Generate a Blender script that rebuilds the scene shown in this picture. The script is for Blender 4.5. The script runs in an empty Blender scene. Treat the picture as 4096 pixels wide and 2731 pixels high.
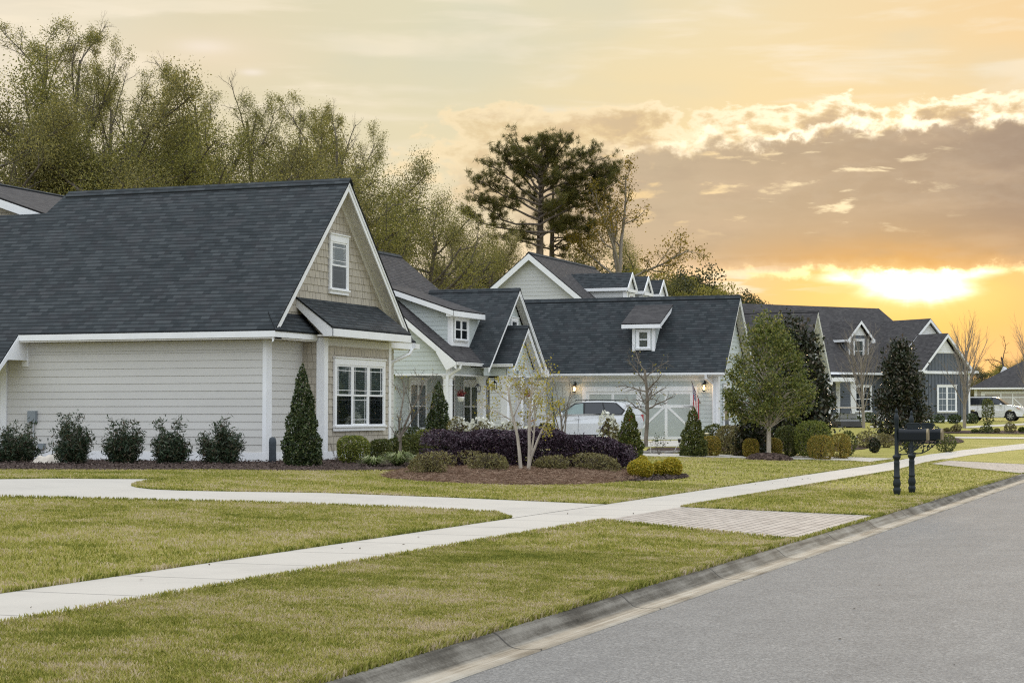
import bpy, bmesh, math, random
import numpy as np
from mathutils import Vector
SC = bpy.context.scene
COL = SC.collection
# ------------------------------------------------------------------ camera
FPX, CX, CY, EYE = 7540.0, 2048.0, 1365.5, 1.70
PITCH = math.atan(286.5 / FPX); YAW = math.radians(20.7)
FW = np.array([-math.sin(YAW)*math.cos(PITCH), math.cos(YAW)*math.cos(PITCH), math.sin(PITCH)])
RT = np.array([math.cos(YAW), math.sin(YAW), 0.0]); UP = np.cross(RT, FW)
CAM = np.array([0, 0, EYE])
cd = bpy.data.cameras.new('camera'); co = bpy.data.objects.new('camera', cd); COL.objects.link(co)
co.location = (0, 0, EYE); co.rotation_euler = (math.pi/2 + PITCH, 0, YAW)
cd.sensor_width = 36; cd.lens = 36*FPX/4096; cd.clip_end = 5000; cd.clip_start = 0.1
SC.camera = co
SC.view_settings.view_transform = 'Standard'; SC.view_settings.look = 'None'
SC.view_settings.exposure = 0; SC.view_settings.gamma = 1
SC.cycles.use_denoising = False; SC.cycles.filter_width = 1.2
SC.cycles.max_bounces = 6; SC.cycles.transparent_max_bounces = 12
def zx(X):
    return np.interp(X, [-60, -20, -9.6, -8.1, -5.0, -4.83, 10], [.5, .5, .2, .2, .1, .0, 0])
def gy(Y):
    return np.clip(.0095*(np.asarray(Y, float)-75), 0, 1.33)
def terr(X, Y): return zx(X) + gy(Y)
def ray(px, py): return FW + RT*(px-CX)/FPX + UP*(CY-py)/FPX
def on_y(px, py, Y): d = ray(px, py); return CAM + d*(Y/d[1])
def on_x(px, py, X): d = ray(px, py); return CAM + d*(X/d[0])
def on_d(px, py, D): return CAM + ray(px, py)*D
def at(px, py, dz=0.0):
    """the point of the ground seen at this place of the photo"""
    d = ray(px, py); a, b = 5.0, 500.0
    for _ in range(50):
        m = .5*(a+b); p = CAM + d*m
        if p[2] > terr(p[0], p[1])+dz: a = m
        else: b = m
    p = CAM + d*b
    return np.array([p[0], p[1], float(terr(p[0], p[1]))])
def srgb(r, g, b):
    f = lambda c: ((c/255+.055)/1.055)**2.4 if c > 10 else c/255/12.92
    return (f(r), f(g), f(b))
# ------------------------------------------------------------------ objects
ORG = {}
def tag(o, label=None, cat=None, group=None, kind=None):
    if label: o['label'] = label
    if cat: o['category'] = cat
    if group: o['group'] = group
    if kind: o['kind'] = kind
    return o
def empty(name, loc, label=None, cat=None, group=None, rz=0):
    o = bpy.data.objects.new(name, None); COL.objects.link(o); o.location = tuple(float(v) for v in loc)
    o.rotation_euler = (0, 0, rz); o.empty_display_size = .2
    ORG[o.name] = np.array([float(v) for v in loc])
    return tag(o, label, cat, group)
def copy_tree(o, parent=None):
    c = o.copy(); COL.objects.link(c)
    if parent is not None: c.parent = parent
    for ch in list(o.children): copy_tree(ch, c)
    return c
class MB:
    """collects faces; build() links them as one mesh object"""
    def __init__(s): s.v = []; s.f = []; s.uv = []; s.n = 0
    def quaduv(s, pts, uvs=None):
        k = s.n; s.v += [tuple(float(c) for c in p) for p in pts]; s.n += len(pts)
        s.f.append(list(range(k, k+len(pts))))
        s.uv += (uvs if uvs is not None else [(0, 0)]*len(pts))
    def box(s, a, b):
        x0, y0, z0 = a; x1, y1, z1 = b
        x0, x1 = min(x0, x1), max(x0, x1); y0, y1 = min(y0, y1), max(y0, y1); z0, z1 = min(z0, z1), max(z0, z1)
        P = [(x0,y0,z0),(x1,y0,z0),(x1,y1,z0),(x0,y1,z0),(x0,y0,z1),(x1,y0,z1),(x1,y1,z1),(x0,y1,z1)]
        for q in ((0,3,2,1),(4,5,6,7),(0,1,5,4),(1,2,6,5),(2,3,7,6),(3,0,4,7)): s.quaduv([P[i] for i in q])
        return s
    def obox(s, o, u, v, w):
        """box from corner o along three edge vectors"""
        o, u, v, w = [np.array(t, float) for t in (o, u, v, w)]
        if np.dot(np.cross(u, v), w) < 0: u, v = v, u
        P = [o, o+u, o+u+v, o+v, o+w, o+u+w, o+u+v+w, o+v+w]
        for q in ((0,3,2,1),(4,5,6,7),(0,1,5,4),(1,2,6,5),(2,3,7,6),(3,0,4,7)): s.quaduv([P[i] for i in q])
        return s
    def prism(s, poly, d):
        """poly (3d points) pushed along d"""
        d = np.array(d, float); A = [np.array(p, float) for p in poly]; B = [p+d for p in A]
        nrm = sum((np.cross(A[i]-A[0], A[i+1]-A[0]) for i in range(1, len(A)-1)), np.zeros(3))
        if np.dot(nrm, d) > 0: A, B = B, A
        # A front (normal away from d)
        n = len(A)
        s.quaduv(A); s.quaduv(B[::-1])
        for i in range(n):
            j = (i+1) % n; s.quaduv([A[j], A[i], B[i], B[j]])
        return s
    def tube(s, path, rad, n=8, cap=True):
        path = [np.array(p, float) for p in path]
        if not hasattr(rad, '__len__'): rad = [rad]*len(path)
        rings = []
        t0 = path[1]-path[0]; ref = np.array([0,0,1.0]) if abs(t0[2]) < .9*np.linalg.norm(t0) else np.array([1.0,0,0])
        for i, p in enumerate(path):
            t = path[min(i+1, len(path)-1)]-path[max(i-1, 0)]; t = t/(np.linalg.norm(t)+1e-9)
            a = np.cross(ref, t); a = a/(np.linalg.norm(a)+1e-9); b = np.cross(t, a)
            k = s.n
            for j in range(n):
                q = p+(a*math.cos(2*math.pi*j/n)+b*math.sin(2*math.pi*j/n))*rad[i]
                s.v.append(tuple(float(c) for c in q))
            s.n += n; rings.append(k)
        for i in range(len(rings)-1):
            for j in range(n):
                j2 = (j+1) % n
                s.f.append([rings[i]+j, rings[i]+j2, rings[i+1]+j2, rings[i+1]+j]); s.uv += [(0,0)]*4
        if cap:
            s.f.append([rings[0]+j for j in range(n)][::-1]); s.uv += [(0,0)]*n
            s.f.append([rings[-1]+j for j in range(n)]); s.uv += [(0,0)]*n
        return s
    def lathe(s, prof, c, n=16, axis=2):
        """prof: (radius, height) pairs round a vertical axis at c"""
        rings = []
        for r, h in prof:
            k = s.n
            for j in range(n):
                t = 2*math.pi*j/n
                p = [c[0]+r*math.cos(t), c[1]+r*math.sin(t), c[2]+h]
                if axis == 0: p = [c[0]+h, c[1]+r*math.cos(t), c[2]+r*math.sin(t)]
                if axis == 1: p = [c[0]-r*math.cos(t), c[1]+h, c[2]+r*math.sin(t)]
                s.v.append(tuple(p))
            s.n += n; rings.append(k)
        for i in range(len(rings)-1):
            for j in range(n):
                j2 = (j+1) % n
                s.f.append([rings[i]+j, rings[i]+j2, rings[i+1]+j2, rings[i+1]+j]); s.uv += [(0,0)]*4
        s.f.append([rings[0]+j for j in range(n)][::-1]); s.uv += [(0,0)]*n
        s.f.append([rings[-1]+j for j in range(n)]); s.uv += [(0,0)]*n
        return s
    def build(s, name, mat, parent=None, smooth=False, bevel=0.0):
        me = bpy.data.meshes.new(name)
        org = ORG.get(parent.name, np.zeros(3)) if parent is not None else np.zeros(3)
        V = np.array(s.v, float) - org
        me.from_pydata(V.tolist(), [], s.f)
        uvl = me.uv_layers.new(name='UVMap')
        uvl.data.foreach_set('uv', np.array(s.uv, np.float32).ravel())
        me.materials.append(mat)
        if smooth: me.polygons.foreach_set('use_smooth', [True]*len(me.polygons))
        me.update()
        o = bpy.data.objects.new(name, me); COL.objects.link(o)
        if parent is not None: o.parent = parent; ORG[o.name] = org
        else: ORG[o.name] = np.zeros(3)
        if bevel:
            m = o.modifiers.new('bevel', 'BEVEL'); m.width = bevel; m.segments = 2; m.limit_method = 'ANGLE'
        return o
def raw_mesh(name, V, F, mat, parent=None, smooth=False, at0=False):
    """numpy verts, faces all of one size"""
    org = ORG.get(parent.name, np.zeros(3)) if (parent is not None and not at0) else np.zeros(3)
    V = (np.asarray(V, float)-org).astype(np.float32); F = np.asarray(F, np.int32)
    me = bpy.data.meshes.new(name); k = F.shape[1]
    me.vertices.add(len(V)); me.vertices.foreach_set('co', V.ravel())
    me.loops.add(F.size); me.loops.foreach_set('vertex_index', F.ravel())
    me.polygons.add(len(F)); me.polygons.foreach_set('loop_start', np.arange(0, F.size, k, dtype=np.int32))
    me.polygons.foreach_set('loop_total', np.full(len(F), k, np.int32))
    if smooth: me.polygons.foreach_set('use_smooth', np.ones(len(F), bool))
    me.materials.append(mat); me.update(calc_edges=True)
    o = bpy.data.objects.new(name, me); COL.objects.link(o)
    if parent is not None: o.parent = parent; ORG[o.name] = org
    return o
# ------------------------------------------------------------------ node helpers
class NV:
    """a node socket with arithmetic"""
    def __init__(s, nt, sock): s.nt, s.s = nt, sock
    def _m(s, op, *o):
        n = s.nt.nodes.new('ShaderNodeMath'); n.operation = op
        for i, x in enumerate((s,)+o):
            if isinstance(x, NV): s.nt.links.new(x.s, n.inputs[i])
            else: n.inputs[i].default_value = float(x)
        return NV(s.nt, n.outputs[0])
    def __add__(s, o): return s._m('ADD', o)
    def __sub__(s, o): return s._m('SUBTRACT', o)
    def __mul__(s, o): return s._m('MULTIPLY', o)
    def __truediv__(s, o): return s._m('DIVIDE', o)
    def __radd__(s, o): return s._m('ADD', o)
    def __rmul__(s, o): return s._m('MULTIPLY', o)
    def __rsub__(s, o): return (s*-1.0)+o
    def __neg__(s): return s*-1.0
    def max(s, o): return s._m('MAXIMUM', o)
    def min(s, o): return s._m('MINIMUM', o)
    def pw(s, o): return s._m('POWER', o)
    def exp(s): return s._m('EXPONENT')
    def mod(s, o): return s._m('FLOORED_MODULO', o)
    def abs(s): return s._m('ABSOLUTE')
    def floor(s): return s._m('FLOOR')
    def ss(s, a, b, lo=0.0, hi=1.0):
        n = s.nt.nodes.new('ShaderNodeMapRange'); n.interpolation_type = 'SMOOTHSTEP'; n.clamp = True
        for i, x in enumerate((s, a, b, lo, hi)):
            if isinstance(x, NV): s.nt.links.new(x.s, n.inputs[i])
            else: n.inputs[i].default_value = float(x)
        return NV(s.nt, n.outputs[0])
    def ramp(s, stops, interp='LINEAR'):
        n = s.nt.nodes.new('ShaderNodeValToRGB'); n.color_ramp.interpolation = interp
        e = n.color_ramp.elements
        while len(e) < len(stops): e.new(.5)
        for i, (p, c) in enumerate(stops):
            e[i].position = p; e[i].color = (*c, 1)
        s.nt.links.new(s.s, n.inputs[0]); return NV(s.nt, n.outputs[0])
def comb(nt, x, y, z):
    n = nt.nodes.new('ShaderNodeCombineXYZ')
    for i, v in enumerate((x, y, z)):
        if isinstance(v, NV): nt.links.new(v.s, n.inputs[i])
        else: n.inputs[i].default_value = float(v)
    return NV(nt, n.outputs[0])
def noise(nt, vec, scale, detail=4, rough=.55, dist=0.0, dim='3D'):
    n = nt.nodes.new('ShaderNodeTexNoise'); n.noise_dimensions = dim
    if vec is not None: nt.links.new(vec.s, n.inputs['Vector'])
    n.inputs['Scale'].default_value = scale; n.inputs['Detail'].default_value = detail
    n.inputs['Roughness'].default_value = rough; n.inputs['Distortion'].default_value = dist
    return NV(nt, n.outputs['Fac'])
def voro(nt, vec, scale, out='Color', feature='F1', rnd=1.0):
    n = nt.nodes.new('ShaderNodeTexVoronoi'); n.feature = feature
    nt.links.new(vec.s, n.inputs['Vector']); n.inputs['Scale'].default_value = scale; n.inputs['Randomness'].default_value = rnd
    return NV(nt, n.outputs[out])
def mixc(nt, fac, a, b, mode='MIX'):
    n = nt.nodes.new('ShaderNodeMix'); n.data_type = 'RGBA'; n.blend_type = mode; n.clamp_factor = True
    for sock, x in ((n.inputs[0], fac), (n.inputs[6], a), (n.inputs[7], b)):
        if isinstance(x, NV): nt.links.new(x.s, sock)
        elif hasattr(x, '__len__'): sock.default_value = (*x, 1)
        else: sock.default_value = x
    return NV(nt, n.outputs[2])
def texco(nt, out='Object'):
    n = nt.nodes.new('ShaderNodeTexCoord'); return NV(nt, n.outputs[out])
def sepv(nt, v):
    n = nt.nodes.new('ShaderNodeSeparateXYZ'); nt.links.new(v.s, n.inputs[0]); return [NV(nt, o) for o in n.outputs]
def new_mat(name):
    m = bpy.data.materials.new(name); m.use_nodes = True; nt = m.node_tree
    return m, nt, nt.nodes['Principled BSDF'], nt.nodes['Material Output']
def setp(nt, p, sock, x):
    if isinstance(x, NV): nt.links.new(x.s, p.inputs[sock])
    elif hasattr(x, '__len__'): p.inputs[sock].default_value = (*x, 1)
    else: p.inputs[sock].default_value = x
def add_bump(nt, p, h, strength=.3, dist=.01):
    n = nt.nodes.new('ShaderNodeBump'); n.inputs['Strength'].default_value = strength; n.inputs['Distance'].default_value = dist
    nt.links.new(h.s, n.inputs['Height']); nt.links.new(n.outputs[0], p.inputs['Normal'])
def geo_pos(nt):
    n = nt.nodes.new('ShaderNodeNewGeometry'); return NV(nt, n.outputs['Position'])
def island(nt):
    n = nt.nodes.new('ShaderNodeNewGeometry'); return NV(nt, n.outputs['Random Per Island'])
def plain(name, c, rough=.5, var=.06, scale=3.0, metal=0.0, spec=.4, coat=0.0):
    """one colour with slight uneven weathering"""
    m, nt, p, out = new_mat(name)
    f = noise(nt, geo_pos(nt), scale, 5, .6)
    a = tuple(v*(1-var) for v in c); b = tuple(min(1, v*(1+var)) for v in c)
    setp(nt, p, 'Base Color', f.ramp([(.3, a), (.7, b)])); setp(nt, p, 'Roughness', rough)
    setp(nt, p, 'Metallic', metal); setp(nt, p, 'Specular IOR Level', spec)
    if coat: setp(nt, p, 'Coat Weight', coat); setp(nt, p, 'Coat Roughness', .05)
    return m
def leaf_mat(name, stops, trans=.35, rough=.5, patch=None):
    """leaf colour differs from leaf to leaf; some light passes through"""
    m, nt, p, out = new_mat(name)
    c = island(nt).ramp(stops)
    if patch:
        f = noise(nt, geo_pos(nt), patch[0], 3, .5).ss(.4, .65)
        c = mixc(nt, f, c, patch[1], 'MULTIPLY')
    setp(nt, p, 'Base Color', c); setp(nt, p, 'Roughness', rough); setp(nt, p, 'Specular IOR Level', .3)
    t = nt.nodes.new('ShaderNodeBsdfTranslucent'); nt.links.new(c.s, t.inputs['Color'])
    mx = nt.nodes.new('ShaderNodeMixShader'); mx.inputs[0].default_value = trans
    nt.links.new(p.outputs[0], mx.inputs[1]); nt.links.new(t.outputs[0], mx.inputs[2])
    nt.links.new(mx.outputs[0], out.inputs['Surface'])
    return m
# ------------------------------------------------------------------ sky and sun
SUN_AZ, SUN_EL = -9.0, 5.0            # degrees clockwise from +Y, degrees above the horizon
def build_world():
    w = bpy.data.worlds.new("World"); SC.world = w; w.use_nodes = True
    nt = w.node_tree
    for n in list(nt.nodes): nt.nodes.remove(n)
    out = nt.nodes.new('ShaderNodeOutputWorld')
    d = texco(nt, 'Generated'); x, y, z = sepv(nt, d)
    az = x._m('ARCTAN2', y)*57.2958
    el = z.max(-1.0).min(1.0)._m('ARCSINE')*57.2958
    def gauss(a0, sa, e0, se): 
        p = ((az-a0)/sa); q = ((el-e0)/se)
        return (-(p*p)-(q*q)).exp()
    def wnoise(sx, sy, seed, detail=5, rough=.55, dist=0.0):
        return noise(nt, comb(nt, az*sx, el*sy, seed), 1.0, detail, rough, dist)
    A = lambda a: (a+40)/40.0
    azn = (az+40.0)/40.0
    top = azn.ramp([(A(-36), srgb(243,231,208)), (A(-30), srgb(233,221,188)), (A(-22), srgb(229,224,194)), (A(-14), srgb(243,226,186)), (A(-5.5), srgb(249,216,165))])
    low = azn.ramp([(A(-36), srgb(247,234,212)), (A(-28), srgb(251,238,220)), (A(-21), srgb(251,226,192)), (A(-15), srgb(250,210,172)), (A(-9), srgb(252,206,135)), (A(-5), srgb(246,192,142))])
    col = mixc(nt, el.ss(2.5, 9.0), low, top)
    # warm middle belt above the cloud bank
    belt = gauss(-14.0, 9.0, 8.6, 2.2)
    col = mixc(nt, belt*.65, col, srgb(253,224,165))
    # high thin streaks
    s1 = wnoise(.16, .95, 3.1, 5, .5, .4); s2 = noise(nt, comb(nt, az*.10+el*.16, el*.8-az*.04, 9.3), 1.0, 5, .55, .3)
    streak = s1.ss(.50, .68)*.7 + s2.ss(.52, .68)*.7
    col = mixc(nt, (streak*el.ss(6.0, 9.5)).min(.9), col, srgb(255,241,215))
    pale = wnoise(.12, .35, 17.0, 4, .5).ss(.45, .7)
    col = mixc(nt, pale*.45*el.ss(7.0, 11.0), col, srgb(216,216,196))
    # small bright patches, upper left
    col = mixc(nt, (gauss(-30.0, .8, 10.9, .22)+gauss(-28.6, .35, 10.2, .1)).min(1.0)*.8, col, (1.0, .92, .82))
    col = mixc(nt, gauss(-29.6, 2.4, 10.7, .8)*.5, col, srgb(252,230,200))
    # broken cumulus just above the bank, lit from behind
    n1 = wnoise(.50, 1.0, 1.7, 7, .58, .35); n2 = wnoise(1.6, 2.8, 5.2, 5, .6)
    cf = n1*.72 + n2*.28
    zone = el.ss(5.2, 6.8)*(1.0-el.ss(8.9, 9.9))*az.ss(-27.0, -21.0)
    cu = cf + .035 - (1.0-zone)*.35
    lining = cu.ss(.385, .465)*(1.0-cu.ss(.47, .57))
    body = cu.ss(.455, .60)
    edgec = mixc(nt, az.ss(-19.0, -10.0), srgb(254,232,190), (1.35, 1.18, .88))
    col = mixc(nt, lining*.85, col, edgec)
    bodyc = mixc(nt, az.ss(-25.0, -10.0), srgb(226,200,160), srgb(190,166,140))
    bodyc = mixc(nt, cu.ss(.50, .66), mixc(nt, .5, bodyc, srgb(248,214,155)), bodyc)
    col = mixc(nt, body*.85, col, bodyc)
    # the dark bank
    warp = (wnoise(.42, .5, 21.0, 6, .55)-.5); warp2 = (wnoise(1.6, 1.9, 33.0, 5, .6)-.5)
    e2 = el + warp*2.2 + warp2*1.2
    upper = az.ss(-22.0, -8.0)*.75 + 7.75
    lower = az.ss(-22.0, -15.5)*-1.65 + 5.95
    up_edge = (e2-upper)
    low_edge = el + warp*.5 + warp2*.45 - lower
    left = (az + warp*11.0 + warp2*4.0 - (el-6.6).abs()*.6).ss(-23.5, -19.0)
    bank = (1.0-up_edge.ss(-.34, .14))*low_edge.ss(-.25, .45)*left
    rim = up_edge.ss(-.26, .0)*(1.0-up_edge.ss(.02, .34))*az.ss(-20.0, -12.0)*left*wnoise(.9,1.4,83.0,3,.5).ss(.36,.56)
    gaps = wnoise(.50, 2.0, 44.0, 6, .58, .2).ss(.56, .68)*el.ss(5.0, 6.2)*(1.0-az.ss(-9.5, -6.5))
    bankc = azn.ramp([(A(-24), srgb(214,194,164)), (A(-16), srgb(193,175,150)), (A(-11), srgb(180,160,137)), (A(-6), srgb(153,136,125)), (A(-4), srgb(146,130,122))])
    bankc = mixc(nt, gauss(-9.2, 5.0, 4.2, .95)*.9, bankc, srgb(226,164,84))
    bankc = mixc(nt, (wnoise(.3, 1.1, 51.0, 5, .55).ss(.4, .7))*.4, bankc, srgb(206,182,156))
    bankc = mixc(nt, (wnoise(.5, 1.6, 57.0, 5, .55).ss(.45, .7))*.25, bankc, srgb(162,146,130))
    col = mixc(nt, rim*.9, col, (1.6, 1.4, 1.05))
    col = mixc(nt, bank*.96, col, bankc)
    halo_gap = mixc(nt, az.ss(-17.0, -10.0), srgb(255,222,165), (1.25, 1.05, .68))
    col = mixc(nt, gaps*bank*.75, col, halo_gap)
    # glow of the hidden sun below the bank
    wob = warp*.7 + warp2*.8
    below = 1.0-(el + wob).ss(4.12, 4.40)
    th = ((el-4.7)/1.0)._m('ARCTAN2', (az+8.7))
    rays = noise(nt, comb(nt, th*2.6, 7.7, 0.0), 1.0, 3, .6)
    halo = gauss(-8.9, 4.6, 3.5, 1.8)
    col = mixc(nt, (halo*(rays*.9+.5)*(below*.85+.1)).min(1.0), col, (1.0, .60, .11))
    tuft = wnoise(.6, 2.4, 63.0, 6, .6)
    core = gauss(-8.5, 1.4, 3.74, .48); glow2 = gauss(-8.8, 2.6, 3.55, .75)
    col = mixc(nt, (glow2*(rays*1.3+.25)*below).min(1.0)*.8, col, (1.1, .88, .36))
    core2 = gauss(-9.8, 1.5, 4.08, .22)+gauss(-7.3, 1.3, 4.22, .2)
    k = ((core*1.45 + core2*1.2)*(rays*1.0+.45)*(tuft*1.9+.05)*below).min(1.0)
    col = mixc(nt, k.ss(.12, .95), col, (1.9, 1.7, 1.25))
    edge = (el + wob).ss(4.0, 4.2)*(1.0-(el + wob).ss(4.25, 4.45))*gauss(-9.3, 4.6, 4.2, 1.5)*wnoise(.8,1.5,93.0,4,.6).ss(.38,.56)
    col = mixc(nt, edge*.9, col, (1.7, 1.35, .7))
    # thin bright slivers at the left of the gap, pinkish low sky
    sl = wnoise(.45, 3.4, 71.0, 4, .5).ss(.48, .60)*gauss(-14.5, 2.6, 3.9, .5)
    col = mixc(nt, sl*.9, col, srgb(255,238,210))
    bg = nt.nodes.new('ShaderNodeBackground'); nt.links.new(col.s, bg.inputs[0])
    # overhead and behind: open pale sky (what lights the fronts of the houses)
    n3 = noise(nt, d, 2.2, 2, .55).ss(.35, .7)
    bk = mixc(nt, n3, (1.30, 1.45, 1.66), (1.78, 1.82, 1.86))
    bk = mixc(nt, y.ss(-.1, .75), bk, (1.15, 1.2, 1.24))
    lift = el.ss(0.0, 65.0)*.82+.60
    bk = mixc(nt, 1.0, bk, comb(nt, lift, lift, lift), 'MULTIPLY')
    bk = mixc(nt, (-el).ss(0.0, 3.0), bk, srgb(150,140,110))
    bg2 = nt.nodes.new('ShaderNodeBackground'); nt.links.new(bk.s, bg2.inputs[0])
    front = (1.0-(az+20.0).abs().ss(24.0, 45.0))*(1.0-el.ss(13.5, 30.0))*el.ss(-3.0, -.5)
    mf = nt.nodes.new('ShaderNodeMixShader'); nt.links.new(front.s, mf.inputs[0])
    nt.links.new(bg2.outputs[0], mf.inputs[1]); nt.links.new(bg.outputs[0], mf.inputs[2])
    sky = nt.nodes.new('ShaderNodeTexSky'); sky.sky_type = 'NISHITA'; sky.sun_disc = False
    sky.sun_elevation = math.radians(SUN_EL); sky.sun_rotation = math.radians(SUN_AZ)
    b2 = nt.nodes.new('ShaderNodeBackground'); nt.links.new(sky.outputs[0], b2.inputs[0]); b2.inputs[1].default_value = .05
    ad = nt.nodes.new('ShaderNodeMixShader'); ad.inputs[0].default_value = .08
    nt.links.new(mf.outputs[0], ad.inputs[1]); nt.links.new(b2.outputs[0], ad.inputs[2])
    nt.links.new(ad.outputs[0], out.inputs[0])
    w.cycles.sampling_method = 'MANUAL'; w.cycles.sample_map_resolution = 256
    ld = bpy.data.lights.new('sun', 'SUN'); ld.energy = 2.2; ld.angle = math.radians(10); ld.color = (1.0, .74, .45)
    lo = bpy.data.objects.new('sun', ld); COL.objects.link(lo)
    e, a = math.radians(SUN_EL), math.radians(SUN_AZ)
    dirv = Vector((math.sin(a)*math.cos(e), math.cos(a)*math.cos(e), math.sin(e)))
    lo.rotation_euler = dirv.to_track_quat('Z', 'Y').to_euler(); lo.location = (-20, 60, 40)
build_world()
# ------------------------------------------------------------------ ground
rng = np.random.default_rng(7)
def inpoly(X, Y, poly):
    """which points lie inside the plan polygon"""
    P = np.asarray(poly)[:, :2]; x, y = np.asarray(X), np.asarray(Y); c = np.zeros(x.shape, bool); n = len(P)
    for i in range(n):
        x1, y1 = P[i]; x2, y2 = P[(i+1) % n]
        if y1 == y2: continue
        k = ((y1 > y) != (y2 > y)) & (x < (x2-x1)*(y-y1)/(y2-y1)+x1); c ^= k
    return c
def gpts(px): return [at(*p) for p in px]
def smooth_poly(P, it=2, keep=()):
    P = [np.array(p) for p in P]
    for _ in range(it):
        Q = []
        for i in range(len(P)):
            a, b = P[i], P[(i+1) % len(P)]; Q += [a*.75+b*.25, a*.25+b*.75]
        P = Q
    return P
def sheet(name, poly, dz, mat, **kw):
    """a flat sheet lying on the terrain"""
    bm = bmesh.new()
    vs = [bm.verts.new((float(p[0]), float(p[1]), 0)) for p in poly]
    f = bm.faces.new(vs); 
    if f.normal.z < 0 or True: bm.normal_update()
    if f.normal.z < 0: f.normal_flip()
    bmesh.ops.triangulate(bm, faces=bm.faces[:], ngon_method='EAR_CLIP')
    xs = [v.co.x for v in bm.verts]; ys = [v.co.y for v in bm.verts]
    for x in (-60, -20, -9.6, -8.1, -5.0):
        if min(xs) < x < max(xs): bmesh.ops.bisect_plane(bm, geom=bm.verts[:]+bm.edges[:]+bm.faces[:], plane_co=(x,0,0), plane_no=(1,0,0), dist=1e-5)
    for y in (75, 215):
        if min(ys) < y < max(ys): bmesh.ops.bisect_plane(bm, geom=bm.verts[:]+bm.edges[:]+bm.faces[:], plane_co=(0,y,0), plane_no=(0,1,0), dist=1e-5)
    for v in bm.verts: v.co.z = float(terr(v.co.x, v.co.y))+dz
    me = bpy.data.meshes.new(name); bm.to_mesh(me); bm.free(); me.materials.append(mat)
    o = bpy.data.objects.new(name, me); COL.objects.link(o); return tag(o, kind='structure', **kw)
# materials of the ground
def m_grass_ground():
    m, nt, p, out = new_mat('turf'); g = geo_pos(nt)
    a = noise(nt, g, .55, 6, .65); b = noise(nt, g, 9.0, 5, .65); c = noise(nt, g, 46.0, 3, .7)
    col = (a*.5+b*.35+c*.3).ramp([(.38, (.16,.15,.030)), (.52, (.27,.25,.060)), (.63, (.34,.30,.085)), (.75, (.42,.36,.17))])
    setp(nt, p, 'Base Color', col); setp(nt, p, 'Roughness', .9); setp(nt, p, 'Specular IOR Level', .1)
    add_bump(nt, p, b+c, .8, .03); return m
def m_blades():
    m, nt, p, out = new_mat('grass_blade'); g = geo_pos(nt)
    r = island(nt)
    a = noise(nt, g, .5, 5, .62); b = noise(nt, g, 2.9, 5, .68)
    t = (a*.86+b*.80-.33 + (r-.5)*.32)
    col = t.ramp([(.30, (.15,.17,.028)), (.41, (.27,.275,.050)), (.52, (.385,.36,.095)), (.60, (.47,.405,.18)), (.70, (.55,.46,.32))])
    setp(nt, p, 'Base Color', col); setp(nt, p, 'Roughness', .6); setp(nt, p, 'Specular IOR Level', .2)
    tr = nt.nodes.new('ShaderNodeBsdfTranslucent'); nt.links.new(col.s, tr.inputs[0])
    mx = nt.nodes.new('ShaderNodeMixShader'); mx.inputs[0].default_value = .3
    nt.links.new(p.outputs[0], mx.inputs[1]); nt.links.new(tr.outputs[0], mx.inputs[2]); nt.links.new(mx.outputs[0], out.inputs['Surface'])
    return m
def m_concrete(name, joint=0.0, base=(.435,.405,.355), dark=.86):
    m, nt, p, out = new_mat(name); g = geo_pos(nt); x, y, z = sepv(nt, g)
    a = noise(nt, g, .7, 5, .6); b = noise(nt, g, 60, 4, .6); c = noise(nt, g, 5, 5, .7)
    k = a*.55+b*.2+c*.25
    col = k.ramp([(.3, tuple(v*dark for v in base)), (.5, base), (.68, tuple(min(1,v*1.06) for v in base))])
    st = noise(nt, comb(nt, x*.9, y*.35, 3.0), 1.0, 6, .7).ss(.52, .70)
    col = mixc(nt, st*.45, col, (.36,.335,.30))
    if joint:
        j = 1.0-((y+.35).mod(joint)-joint*.5).abs().ss(.010, .024)
        col = mixc(nt, j*.85, col, (.17,.16,.145))
        add_bump(nt, p, b*.3-j, .4, .006)
    else: add_bump(nt, p, b, .25, .004)
    setp(nt, p, 'Base Color', col); setp(nt, p, 'Roughness', .85); setp(nt, p, 'Specular IOR Level', .2); return m
def m_asphalt():
    m, nt, p, out = new_mat('asphalt'); g = geo_pos(nt); x, y, z = sepv(nt, g)
    v = voro(nt, g, 70); vr = sepv(nt, v)[0]; v2 = sepv(nt, voro(nt, g, 150))[1]
    a = noise(nt, comb(nt, x*1.0, y*.22, 0.0), .8, 5, .6); b = noise(nt, g, 1.7, 6, .7)
    k = vr*.40+v2*.20+a*.26+b*.26
    col = k.ramp([(.26, (.085,.085,.083)), (.5, (.155,.154,.15)), (.68, (.20,.197,.188)), (.90, (.33,.32,.30))])
    oil = noise(nt, comb(nt, x*1.6, y*.35, 5.0), 1.0, 4, .6).ss(.58, .70)
    col = mixc(nt, oil*.32, col, (.13,.13,.13))
    edge = (1.0-((x+4.63).abs()).ss(.0, .05))*noise(nt, g, 8, 4, .6).ss(.3, .6)
    col = mixc(nt, edge*.8, col, (.07,.068,.06))
    setp(nt, p, 'Base Color', col); setp(nt, p, 'Roughness', .9); setp(nt, p, 'Specular IOR Level', .15)
    add_bump(nt, p, vr+v2*.5, .5, .006); return m
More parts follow.
